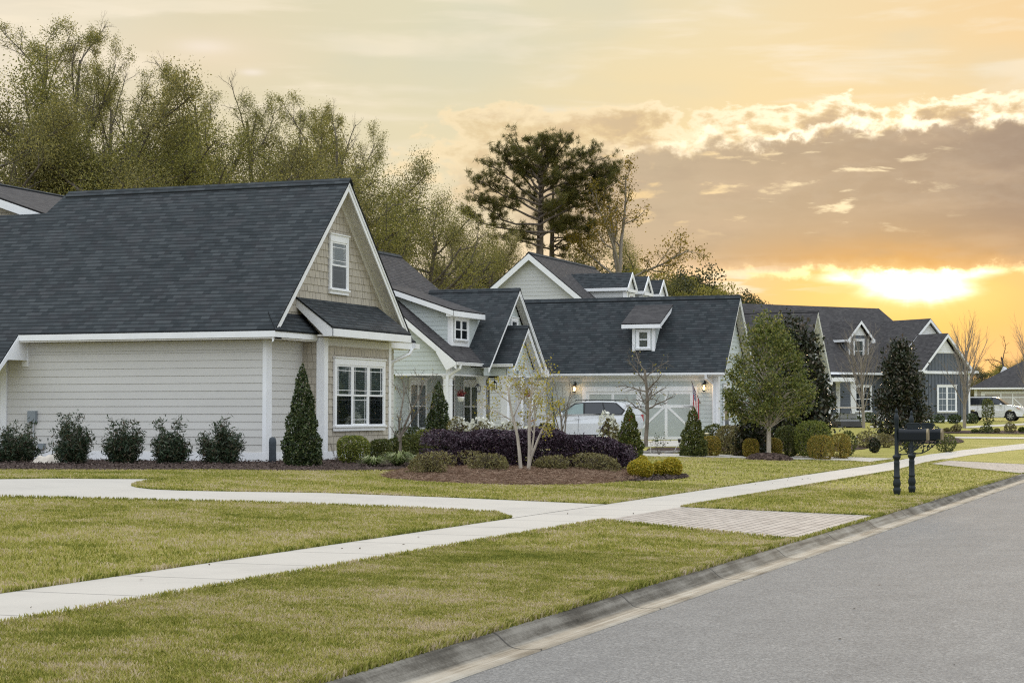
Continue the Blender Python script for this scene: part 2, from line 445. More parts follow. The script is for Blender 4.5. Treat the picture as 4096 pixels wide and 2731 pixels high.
def m_kerb():
    m, nt, p, out = new_mat('kerb_concrete'); g = geo_pos(nt); x, y, z = sepv(nt, g)
    a = noise(nt, g, 1.3, 6, .65); b = noise(nt, g, 40, 4, .7); s = noise(nt, comb(nt, x*22.0, y*.5, 1.0), 1.0, 5, .6)
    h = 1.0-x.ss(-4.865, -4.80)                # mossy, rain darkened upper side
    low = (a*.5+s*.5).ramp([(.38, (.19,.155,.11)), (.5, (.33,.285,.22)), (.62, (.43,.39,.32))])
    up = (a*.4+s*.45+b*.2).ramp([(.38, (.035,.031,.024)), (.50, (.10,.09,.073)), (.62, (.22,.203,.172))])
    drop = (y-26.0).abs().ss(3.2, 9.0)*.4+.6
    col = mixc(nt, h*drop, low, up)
    j = 1.0-((y+.9).mod(3.05)-1.52).abs().ss(.008, .022)
    col = mixc(nt, j*.85, col, (.05,.047,.042))
    crack = noise(nt, comb(nt, x*14.0, y*.35, 8.0), 1.0, 3, .5)
    setp(nt, p, 'Base Color', col); setp(nt, p, 'Roughness', .9); setp(nt, p, 'Specular IOR Level', .15)
    add_bump(nt, p, b+s*.6-j*2.0, .5, .006); return m
def m_pavers():
    m, nt, p, out = new_mat('brick_pavers'); g = geo_pos(nt); x, y, z = sepv(nt, g)
    n = nt.nodes.new('ShaderNodeTexBrick'); v = comb(nt, y, x, 0.0); nt.links.new(v.s, n.inputs['Vector'])
    n.inputs['Scale'].default_value = 1; n.inputs['Brick Width'].default_value = .24; n.inputs['Row Height'].default_value = .125
    n.inputs['Mortar Size'].default_value = .011; n.inputs['Mortar Smooth'].default_value = .3; n.inputs['Bias'].default_value = 0
    n.inputs['Color1'].default_value = (.30,.262,.225,1); n.inputs['Color2'].default_value = (.42,.37,.32,1); n.inputs['Mortar'].default_value = (.08,.075,.07,1)
    b = noise(nt, g, 3, 6, .65).ss(.3, .75)
    col = mixc(nt, b*.5, NV(nt, n.outputs['Color']), (.41,.37,.32))
    setp(nt, p, 'Base Color', col); setp(nt, p, 'Roughness', .9); setp(nt, p, 'Specular IOR Level', .15)
    add_bump(nt, p, NV(nt, n.outputs['Fac'])*-1.0, .5, .006); return m
def m_mulch(name, c1, c2, c3, sc=24):
    m, nt, p, out = new_mat(name); g = geo_pos(nt)
    a = sepv(nt, voro(nt, g, sc))[0]; b = noise(nt, g, sc*.5, 5, .7)
    setp(nt, p, 'Base Color', (a*.5+b*.5).ramp([(.3, c1), (.5, c2), (.75, c3)])); setp(nt, p, 'Roughness', .95); setp(nt, p, 'Specular IOR Level', .1)
    add_bump(nt, p, a+b, .9, .03); return m
M_TURF = m_grass_ground(); M_BLADE = m_blades()
M_WALKC = m_concrete('pavement_concrete', 1.62); M_DRIVEC = m_concrete('driveway_concrete')
M_ASPH = m_asphalt(); M_KERB = m_kerb(); M_PAVER = m_pavers()
M_MULCH = m_mulch('bark_mulch', (.022,.014,.011), (.055,.036,.028), (.12,.085,.07))
M_STRAW_BED = m_mulch('straw_bed', (.045,.026,.016), (.12,.072,.048), (.22,.145,.10))
# terrain sheet reaching the horizon
def ground():
    xs = np.array([-900, -400, -200, -120, -80, -60, -40, -30, -25, -20, -15, -9.6, -8.1, -6.5, -5.0])
    ys = np.array([-200, -60, -20, 0, 10, 20, 30, 40, 50, 60, 75, 95, 115, 135, 155, 175, 195, 215, 260, 340, 500, 1200])
    V = []; F = []
    for j, Y in enumerate(ys):
        for i, X in enumerate(xs): V.append((X, Y, float(terr(X, Y))))
    n = len(xs)
    for j in range(len(ys)-1):
        for i in range(n-1): F.append((j*n+i, j*n+i+1, (j+1)*n+i+1, (j+1)*n+i))
    o = raw_mesh('lawn_ground', V, F, M_TURF); tag(o, kind='structure')
    # the far side of the street
    xs = np.array([5.0, 8, 20, 60, 200, 900]); V = []; F = []; n = len(xs)
    for Y in ys:
        for X in xs: V.append((X, Y, .1+float(gy(Y))))
    for j in range(len(ys)-1):
        for i in range(n-1): F.append((j*n+i, j*n+i+1, (j+1)*n+i+1, (j+1)*n+i))
    tag(raw_mesh('verge', V, F, M_TURF), kind='structure')
ground()
def strip(name, prof, ys, mat):
    V = []; F = []; n = len(prof)
    for Y in ys:
        for X, Z in prof: V.append((X, Y, Z+float(gy(Y))))
    for j in range(len(ys)-1):
        for i in range(n-1): F.append((j*n+i, j*n+i+1, (j+1)*n+i+1, (j+1)*n+i))
    return tag(raw_mesh(name, V, F, mat), kind='structure')
YS = [-30, 0, 20, 40, 60, 75, 95, 120, 160, 215, 300]
strip('road', [(-4.62, -.004), (-3.0, .03), (0, .05), (2.4, .03), (4.6, -.004)], YS, M_ASPH)
KP = [(-5.06, .05), (-5.04, .098), (-5.0, .11), (-4.975, .104), (-4.945, .085), (-4.90, .045), (-4.865, .018), (-4.83, .006), (-4.78, .0), (-4.62, .008), (-4.60, -.05)]
YK = list(np.arange(-10, 60, .5))+[75, 95, 120, 160, 215]
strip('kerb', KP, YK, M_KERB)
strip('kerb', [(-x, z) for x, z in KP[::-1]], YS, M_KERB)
SWL, SWR = -9.52, -8.1
# pavement: straight beside the road, then following the bend
far_up = [at(*p) for p in [(3720,1817), (3847,1800), (3960,1788), (4096,1774), (4300,1757)]]
far_lo = [at(*p) for p in [(3700,1850), (3892,1818), (4000,1806), (4096,1796), (4300,1778)]]
PAVE = [(SWR, -10), (SWR, 50)] + [tuple(p[:2]) for p in far_lo] + [tuple(p[:2]) for p in far_up[::-1]] + [(SWL, 55), (SWL, -10)]
PAVE = [np.array(p, float) for p in PAVE]
sheet('pavement', PAVE, .007, M_WALKC)
def clampx(P, lo=None, hi=None):
    Q = []
    for p in P:
        p = np.array(p, float)
        if hi is not None: p[0] = min(p[0], hi)
        if lo is not None: p[0] = max(p[0], lo)
        Q.append(p)
    return Q
dr_up = [(1836,1993),(1300,1973),(950,1968),(732,1964),(610,1959),(548,1952),(525,1945),(545,1935),(590,1926),(655,1918),(400,1917),(0,1918),(-700,1922)]
dr_lo = [(-700,1962),(0,1990),(500,2001),(1000,2012),(1300,2022),(1700,2037),(1984,2053)]
DRIVE = [np.array([SWL+.01, at(2380,2017)[1]])] + [p[:2] for p in gpts(dr_up)] + [p[:2] for p in gpts(dr_lo)] + [np.array([SWL+.01, at(2038,2074)[1]])]
sheet('driveway', DRIVE, .011, M_DRIVEC)
ya, yb = at(2431,2086)[1], at(2714,2030)[1]
APRON = [np.array(p) for p in [(SWR-.01, ya), (SWR-.01, yb), (-5.03, at(3516,2066)[1]), (-5.03, at(3188,2164)[1])]]
sheet('driveway_apron', APRON, .014, M_PAVER)
APRON2 = [np.array(p) for p in [(SWR-.01, at(3690,1856)[1]), (SWR-.01, at(3760,1843)[1]), (-5.03, at(4110,1871)[1]+3), (-5.03, at(4096,1898)[1])]]
sheet('driveway_apron', APRON2, .014, M_PAVER)
D2 = [p[:2] for p in gpts([(3589,1834),(3300,1826),(3000,1821),(2615,1813),(2200,1810),(2200,1824),(2620,1826),(2850,1830),(3160,1838),(3400,1843),(3481,1848)])]
D2 = clampx(D2, hi=SWL+.01)
sheet('driveway', D2, .011, M_DRIVEC)
PAD2 = [p[:2] for p in gpts([(2060,1762),(2820,1762),(2800,1784),(2560,1788),(2020,1790)])]
sheet('driveway', PAD2, .012, M_DRIVEC)
P3 = [p[:2] for p in gpts([(3862,1706),(4096,1693),(4300,1682),(4300,1690),(4096,1700),(3862,1713)])]
sheet('path', P3, .02, M_WALKC)
P4 = [p[:2] for p in gpts([(3760,1748),(3850,1747),(4096,1749),(4300,1750),(4300,1757),(4096,1755),(3850,1754)])]
sheet('driveway', P4, .02, M_DRIVEC)
P5 = [p[:2] for p in gpts([(3480,1705),(3640,1707),(3640,1711),(3480,1709)])]
sheet('path', P5, .02, M_WALKC)
# planting beds
BED1 = smooth_poly([p[:2] for p in gpts([(-300,1880),(0,1879),(600,1882),(1180,1884),(1500,1883),(1640,1876),(1720,1862),(1700,1840),(1600,1818),(1570,1800)])] + [np.array([-21.2,48.5]), np.array([-21.5,43.3]), np.array([-22.1,41.2]), np.array([-34.,41.2])], 1)
sheet('planting_bed', BED1, .02, M_MULCH)
BEDM = smooth_poly([p[:2] for p in gpts([(2380,1930),(2560,1924),(2700,1918),(2775,1907),(2700,1893),(2560,1885),(2420,1885)])], 2)
sheet('planting_bed', BEDM, .016, M_MULCH)
BED3 = smooth_poly([p[:2] for p in gpts([(2580,1806),(2830,1808),(3020,1806),(3300,1808),(3420,1800),(3470,1795),(3480,1785),(3300,1765),(3000,1755),(2830,1752),(2780,1790),(2600,1790)])], 1)
sheet('planting_bed', BED3, .02, M_MULCH)
BED4 = smooth_poly([p[:2] for p in gpts([(3420,1768),(3560,1770),(3760,1776),(3880,1770),(3800,1745),(3650,1740),(3500,1742)])], 2)
sheet('planting_bed', BED4, .03, M_MULCH)
BED5 = smooth_poly([p[:2] for p in gpts([(3750,1733),(3900,1734),(4096,1736),(4200,1736),(4200,1724),(4000,1722),(3800,1724)])], 1)
sheet('planting_bed', BED5, .03, M_MULCH)
STRAW_OUT = smooth_poly([p[:2] for p in gpts([(1500,1908),(1600,1920),(1750,1930),(1950,1939),(2150,1942),(2350,1939),(2520,1926),(2600,1912),(2560,1890),(2450,1872),(2200,1862),(1950,1858),(1760,1862),(1600,1884)])], 2)
def mound(name, poly, h, mat, noisy=.03, n=14, label=None, **kw):
    """a low heap with the outline poly, rising to h inside"""
    P = np.array([p[:2] for p in poly]); c = P.mean(0); V = []; F = []; m = len(P); rg = np.random.default_rng(3)
    for i in range(n+1):
        t = i/n
        for j in range(m):
            q = c+(P[j]-c)*(1-t); z = h*(1-(1-t)**3)*.999 + (rg.random()*noisy if i else -.02)
            V.append((q[0], q[1], float(terr(q[0], q[1]))+z))
    for i in range(n):
        for j in range(m):
            j2 = (j+1) % m; F.append((i*m+j, i*m+j2, (i+1)*m+j2, (i+1)*m+j))
    V = np.array(V); a = V[F[0][1]]-V[F[0][0]]; b = V[F[0][3]]-V[F[0][0]]
    if np.cross(a, b)[2] < 0: F = [f[::-1] for f in F]
    return tag(raw_mesh(name, V, F, mat), **kw)
mound('straw_bed', STRAW_OUT, .09, M_STRAW_BED, kind='structure')
def zstraw(X, Y): return terr(X, Y)+.07
# grass blades on the near lawns
HARD = [PAVE, DRIVE, APRON, APRON2, D2, PAD2, BED1, BEDM, BED3, STRAW_OUT]
def blades():
    Vs = []
    def scatter(n, x0, x1, y0, y1, hgt, wid, keep=None):
        X = rng.uniform(x0, x1, n); Y = rng.uniform(y0, y1, n)
        # only the part of the lawn the photo shows (with a margin to both sides)
        v = np.stack([X, Y, np.zeros(n)], 1)-CAM; t = v@FW; u = (v@RT)/t*FPX; w = -(v@UP)/t*FPX
        ok = (t > 2) & (np.abs(u) < 2300) & (w < 1520) & (X < -5.0)
        for P in HARD:
            P = np.asarray(P)[:, :2]
            ok[ok] &= ~inpoly(X[ok], Y[ok], P)
        if keep is not None: ok &= keep(X, Y)
        X, Y = X[ok], Y[ok]; n = len(X); Z = terr(X, Y)
        a = rng.uniform(0, 2*math.pi, n); h = hgt*rng.uniform(.45, 1.15, n); lean = rng.uniform(.1, .95, n)*h; la = rng.uniform(0, 2*math.pi, n)
        w = wid*rng.uniform(.6, 1.2, n)
        p = np.stack([X, Y, Z], 1); s = np.stack([np.cos(a)*w, np.sin(a)*w, np.zeros(n)], 1)
        tip = p+np.stack([np.cos(la)*lean, np.sin(la)*lean, h], 1)
        mid = p*.45+tip*.55+np.stack([np.zeros(n), np.zeros(n), h*.18], 1)
        Vs.append(np.stack([p-s, p+s, mid+s*.8, tip, mid-s*.8], 1).reshape(-1, 3))
    scatter(300000, -9, -5, 9, 20, .038, .0042)
    scatter(210000, -16, -5, 12, 27, .038, .0052)
    scatter(280000, -28, -5, 20, 38, .036, .008)
    scatter(120000, -32, -5, 32, 60, .026, .013)
    # ragged taller fringe along the concrete
    E = []
    for P in (PAVE, DRIVE, APRON, D2, APRON2):
        P = [np.asarray(p)[:2] for p in P]
        for i in range(len(P)):
            a, b = P[i], P[(i+1) % len(P)]; L = np.linalg.norm(b-a)
            if L < .01: continue
            D = max(8.0, np.linalg.norm((a+b)/2)); k = int(min(L, 60)*(260 if max(a[1], b[1]) < 40 or L > 30 else 160))
            t = rng.random(k)[:, None]; nrm = np.array([b[1]-a[1], a[0]-b[0]])/L
            for sgn in (1, -1): E.append(a+(b-a)*t+nrm*sgn*np.abs(rng.normal(0, .03, (k, 1)))+.0)
    X = np.concatenate([e[:, 0] for e in E]); Y = np.concatenate([e[:, 1] for e in E])
    k = int(130000); X2 = rng.normal(-5.045, .02, k); Y2 = rng.uniform(9, 50, k); ap = [(min(p[1] for p in Q), max(p[1] for p in Q)) for Q in (APRON, APRON2)]
    ok2 = ~(((Y2 > at(3188,2164)[1]) & (Y2 < at(3516,2066)[1])))
    X = np.concatenate([X, X2[ok2]]); Y = np.concatenate([Y, Y2[ok2]])
    ok = (Y > 8) & (Y < 62) & (X < -4.99)
    for P in HARD[:6]: ok[ok] &= ~inpoly(X[ok], Y[ok], np.asarray(P)[:, :2])
    X, Y = X[ok], Y[ok]; n = len(X); Z = terr(X, Y)
    a = rng.uniform(0, 2*math.pi, n); h = rng.uniform(.03, .07, n)*np.interp(Y, [20, 55], [1, .45]); w = .0055*(1+Y/40); la = rng.uniform(0, 2*math.pi, n); lean = rng.uniform(.1, .7, n)*h
    p = np.stack([X, Y, Z], 1); s = np.stack([np.cos(a)*w, np.sin(a)*w, np.zeros(n)], 1); tip = p+np.stack([np.cos(la)*lean, np.sin(la)*lean, h], 1); mid = p*.45+tip*.55+np.stack([np.zeros(n)]*2+[h*.15], 1)
    Vs.append(np.stack([p-s, p+s, mid+s*.8, tip, mid-s*.8], 1).reshape(-1, 3))
    V = np.concatenate(Vs); F = np.arange(len(V)).reshape(-1, 5)
    o = raw_mesh('grass', V, F, M_BLADE); tag(o, kind='stuff', cat='grass', label='short olive and straw coloured lawn grass')
    print('blades', len(F))
blades()
# ------------------------------------------------------------------ building materials
def m_shingles(name, c1, c2, c3):
    m, nt, p, out = new_mat(name); uv = texco(nt, 'UV'); x, y, z = sepv(nt, uv); g = geo_pos(nt)
    n = nt.nodes.new('ShaderNodeTexBrick'); nt.links.new(uv.s, n.inputs['Vector'])
    n.inputs['Scale'].default_value = 1; n.inputs['Brick Width'].default_value = .23; n.inputs['Row Height'].default_value = .137
    n.inputs['Mortar Size'].default_value = .004; n.inputs['Bias'].default_value = 0; n.inputs['Mortar Smooth'].default_value = .5
    n.inputs['Color1'].default_value = (0,0,0,1); n.inputs['Color2'].default_value = (1,1,1,1); n.inputs['Mortar'].default_value = (.5,.5,.5,1)
    r = sepv(nt, NV(nt, n.outputs['Color']))[0]
    fine = noise(nt, g, 130, 2, .7); big = noise(nt, g, .9, 5, .6)
    k = r*.36+fine*.34+big*.30
    col = k.ramp([(.22, c1), (.5, c2), (.80, c3)])
    hue = noise(nt, g, 2.3, 3, .6).ss(.45, .65)
    col = mixc(nt, hue*.25, col, (.045,.039,.043))
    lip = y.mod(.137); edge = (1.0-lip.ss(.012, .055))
    col = mixc(nt, edge*.75, col, tuple(v*.2 for v in c1))  # shade under the lip of each shingle course, painted dark
    setp(nt, p, 'Base Color', col); setp(nt, p, 'Roughness', .88); setp(nt, p, 'Specular IOR Level', .22)
    add_bump(nt, p, lip*-4.0+r*.25+fine*.3, .7, .012); return m
def m_siding(name, c, var=.05):
    m, nt, p, out = new_mat(name); g = geo_pos(nt); x, y, z = sepv(nt, g)
    a = noise(nt, g, 1.1, 5, .6); b = noise(nt, comb(nt, x*1.2, y*1.2, z*30.0), 1.0, 3, .6); r = island(nt)
    k = a*.45+b*.25+r*.3
    col = k.ramp([(.25, tuple(v*(1-var*1.6) for v in c)), (.5, c), (.75, tuple(min(1,v*(1+var)) for v in c))])
    dirt = (1.0-z.ss(.45, 1.1))*noise(nt, g, 3, 5, .65).ss(.4, .7)
    col = mixc(nt, dirt*.25, col, (.33,.29,.23))
    setp(nt, p, 'Base Color', col); setp(nt, p, 'Roughness', .6); setp(nt, p, 'Specular IOR Level', .3)
    add_bump(nt, p, noise(nt, g, 60, 3, .6), .12, .004); return m
def m_glass(name, tint, refl):
    m, nt, p, out = new_mat(name)
    t = nt.nodes.new('ShaderNodeBsdfTransparent'); t.inputs[0].default_value = (*tint, 1)
    gl = nt.nodes.new('ShaderNodeBsdfGlossy'); gl.inputs['Roughness'].default_value = .03; gl.inputs[0].default_value = (.9,.95,.97,1)
    wob = nt.nodes.new('ShaderNodeBump'); wob.inputs['Strength'].default_value = .06; wob.inputs['Distance'].default_value = .02
    nt.links.new(noise(nt, geo_pos(nt), 1.7, 3, .5).s, wob.inputs['Height']); nt.links.new(wob.outputs[0], gl.inputs['Normal'])
    fr = nt.nodes.new('ShaderNodeFresnel'); fr.inputs['IOR'].default_value = 1.5
    k = (NV(nt, fr.outputs[0])*1.2+refl).min(1.0)
    mx = nt.nodes.new('ShaderNodeMixShader'); nt.links.new(k.s, mx.inputs[0])
    nt.links.new(t.outputs[0], mx.inputs[1]); nt.links.new(gl.outputs[0], mx.inputs[2]); nt.links.new(mx.outputs[0], out.inputs['Surface'])
    return m
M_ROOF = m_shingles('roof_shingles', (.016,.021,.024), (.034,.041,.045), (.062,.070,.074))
M_ROOF2 = m_shingles('pale_veiled_shingles', (.034,.032,.033), (.058,.055,.055), (.088,.083,.081))  # paler roof colour; glare veil and lit slopes painted in
M_TRIM = plain('white_trim', (.80,.81,.82), .5, .04, 2.0)
M_BEIGE = m_siding('beige_siding', (.575,.565,.535))
M_SHAKE = m_siding('beige_shake', (.43,.39,.32), .10)
M_SOFFIT = plain('soffit_paint', (.72,.70,.66), .6, .05)
M_MINT = m_siding('pale_green_siding', (.525,.572,.56))
M_MINTP = plain('pale_green_panel', (.44,.48,.46), .55, .05)
M_GREY = m_siding('light_grey_siding', (.53,.54,.535))
M_SLATE = m_siding('slate_blue_siding', (.115,.13,.152), .10)
M_TAN = plain('tan_panel', (.45,.42,.38), .6, .05)
M_GLASS = m_glass('window_glass', (.66,.72,.72), .07)
M_SCREEN = m_glass('insect_screen', (.42,.43,.45), .0)
M_DARK = plain('dark_interior', (.02,.022,.025), .8)
M_ROOM = plain('dim_interior', (.07,.075,.08), .8)
M_BLIND = plain('blind_slats', (.36,.40,.39), .6)
M_BLACK = plain('black_metal', (.018,.018,.02), .4, .1)
M_FOUND = plain('foundation_block', (.25,.235,.21), .9, .15, 12)
M_GUTTER = plain('gutter_white', (.74,.75,.76), .35, .05)
M_PORCH = plain('porch_floor', (.42,.40,.37), .8)
def V3(*a): return np.array(a, float)
class Fr:
    """plan frame: o origin, u along, n across"""
    def __init__(s, o, ang=0.0):
        s.o = np.array(o, float); a = math.radians(ang)     # ang turns clockwise, seen from above
        s.u = V3(math.cos(a), -math.sin(a), 0); s.n = V3(math.sin(a), math.cos(a), 0)
    def p(s, a, b, z): return s.o*V3(1,1,0)+s.u*a+s.n*b+V3(0,0,z)
W0 = Fr((0,0,0))
def lap(mb, F, fixed, c, side, z0, z1, span, exp=.19, lip=.016):
    """lapped boards. fixed 'b': the wall lies at b=c and runs along a; fixed 'a': at a=c and runs along b. side: +1/-1 the way it faces.
    span(z) gives the two ends at height z, or None"""
    z = z0
    while z < z1-1e-4:
        zt = min(z+exp, z1); s0, s1 = span(z), span(zt-1e-4)
        if s0 is None: break
        if s1 is None: s1 = ((s0[0]+s0[1])/2,)*2
        def P(t, h, off): return F.p(t, c+side*off, h) if fixed == 'b' else F.p(c+side*off, t, h)
        mb.quaduv([P(s0[0], z, lip), P(s0[1], z, lip), P(s1[1], zt, .002), P(s1[0], zt, .002)])
        mb.quaduv([P(s0[0], z, 0), P(s0[1], z, 0), P(s0[1], z, lip), P(s0[0], z, lip)])
        z = zt
def shakes(mb, F, fixed, c, side, z0, z1, span, exp=.19, rs=5):
    """separate wooden shakes of uneven width"""
    rg = random.Random(rs); z = z0
    def P(t, h, off): return F.p(t, c+side*off, h) if fixed == 'b' else F.p(c+side*off, t, h)
    while z < z1-1e-4:
        zt = min(z+exp, z1); s0, s1 = span(z), span(zt-1e-4)
        if s0 is None: break
        if s1 is None: s1 = ((s0[0]+s0[1])/2,)*2
        w0, w1 = s0[1]-s0[0], s1[1]-s1[0]; t = s0[0]
        mb.quaduv([P(s0[0], z, .0), P(s0[1], z, .0), P(s1[1], zt, .0), P(s1[0], zt, .0)])
        while t < s0[1]-.01:
            t2 = min(t+rg.uniform(.12, .27), s0[1])
            a0, a1 = t+.005, t2-.005
            f = lambda q: min(max(q, s1[0]), s1[1])
            if a1 > a0 and f(a1) > f(a0)-1e-6:
                k = .018+rg.uniform(0, .006)
                mb.quaduv([P(a0, z, k), P(a1, z, k), P(f(a1), zt, .004), P(f(a0), zt, .004)])
                mb.quaduv([P(a0, z, 0), P(a1, z, 0), P(a1, z, k), P(a0, z, k)])
            t = t2
        z = zt
def slab(mb, pts, udir, th=.05):
    """roof plane with thickness; uv in metres: u along the eave, v up the slope"""
    P = [np.array(p, float) for p in pts]; u = np.array(udir, float); u /= np.linalg.norm(u)
    nrm = np.zeros(3)
    for i in range(1, len(P)-1): nrm += np.cross(P[i]-P[0], P[i+1]-P[0])
    nrm /= np.linalg.norm(nrm)
    if nrm[2] < 0: P = P[::-1]; nrm = -nrm
    v = np.cross(nrm, u); v = v if v[2] > 0 else -v
    uv = [((p@u), (p@v)) for p in P]
    mb.quaduv(P, uv)
    B = [p-V3(0,0,th) for p in P]; mb.quaduv(B[::-1])
    n = len(P)
    for i in range(n):
        j = (i+1) % n; mb.quaduv([P[j], P[i], B[i], B[j]])
def board(mb, a, b, drop, thick, out):
    """a plank whose upper edge runs a-b; drop downwards, thick along out"""
    a, b, out = np.array(a, float), np.array(b, float), np.array(out, float)
    mb.obox(a-V3(0,0,drop), b-a, V3(0,0,drop), out*thick)
def ridge(mb, a, b, side, w=.16, pitch=1.0):
    """shingle ridge cap with a raised vent"""
    a, b, s = np.array(a, float), np.array(b, float), np.array(side, float)
    for sg in (1, -1):
        q = [a+V3(0,0,.055), b+V3(0,0,.055), b+s*sg*w+V3(0,0,.045-w*pitch), a+s*sg*w+V3(0,0,.045-w*pitch)]
        slab(mb, q, b-a, .05)
def gable_roof(H, F, a0, a1, b0, br, b1, z0, zr, mat=None, ends=(1, 1), z1=None, over=.35, eaves=(1, 1), soff=True, cap=(None, None), fas=.15, gut=False, trim=None):
    """ridge runs along a at b=br; eaves at b0 and b1. ends: a rake with boards at a0 / a1"""
    mat = mat or M_ROOF; z1 = z0 if z1 is None else z1; T = trim or M_TRIM
    mb = MB()
    slab(mb, [F.p(a0, b0, z0), F.p(a1, b0, z0), F.p(a1, br, zr), F.p(a0, br, zr)], F.u)
    slab(mb, [F.p(a0, b1, z1), F.p(a1, b1, z1), F.p(a1, br, zr), F.p(a0, br, zr)], F.u)
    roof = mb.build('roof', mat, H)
    mb = MB(); pitch = (zr-z0)/abs(br-b0)
    ridge(mb, F.p(a0 if cap[0] is None else cap[0], br, zr), F.p(a1 if cap[1] is None else cap[1], br, zr), F.n, .14, pitch); mb.build('ridge_cap', mat, roof)
    for e, a, sg in ((ends[0], a0, -1), (ends[1], a1, 1)):
        if not e: continue
        mb = MB(); w = .19
        for b, z in ((b0, z0), (b1, z1)):
            # the board follows the slope, just under the shingles
            q0, q1 = F.p(a-sg*.03, b, z-.055), F.p(a-sg*.03, br, zr-.055)
            dn = V3(0, 0, -w*math.hypot(1, pitch)*.8)
            mb.obox(q0, q1-q0, dn, F.u*(-sg)*.035)
            mb.obox(q0+F.u*sg*.02-V3(0,0,.0), q1-q0, dn*.4, F.u*(-sg)*.019)
        mb.build('rake_board', T, H)
        if soff:
            mb = MB(); wall = a-sg*over
            for b, z in ((b0, z0), (b1, z1)):
                L = math.hypot(br-b, zr-z); k = max(1, int(L/.19)); 
                for i in range(k):
                    t0, t1 = i/k, (i+.93)/k
                    A = F.p(a-sg*.06, b+(br-b)*t0, z+(zr-z)*t0-.075); B = F.p(a-sg*.06, b+(br-b)*t1, z+(zr-z)*t1-.075)
                    Cc = B-F.u*sg*(over-.06); D = A-F.u*sg*(over-.06)
                    mb.quaduv([A, B, Cc, D])
                A = F.p(a-sg*.06, b, z-.068); B = F.p(a-sg*.06, br, zr-.068); mb.quaduv([A, B, B-F.u*sg*(over-.06), A-F.u*sg*(over-.06)])
            mb.build('soffit', M_SOFFIT if mat is M_ROOF and T is M_TRIM else T, H)
    for e, b, z, sg in ((eaves[0], b0, z0, -1 if b0 < br else 1), (eaves[1], b1, z1, 1 if b1 > br else -1)):
        if not e: continue
        mb = MB(); q0, q1 = F.p(a0+.02, b, z-.03), F.p(a1-.02, b, z-.03)
        if gut:
            mb.obox(q0-V3(0,0,.13), q1-q0, V3(0,0,.13), F.n*sg*.02)
            mb.obox(q0-V3(0,0,.11)+F.n*sg*.02, q1-q0, V3(0,0,.07), F.n*sg*.08); mb.obox(q0-V3(0,0,.04)+F.n*sg*.02, q1-q0, V3(0,0,.035), F.n*sg*.11)
            mb.build('gutter', M_GUTTER, H)
        else:
            mb.obox(q0-V3(0,0,fas), q1-q0, V3(0,0,fas), F.n*sg*.03)
            mb.build('fascia', T, H)
    return roof
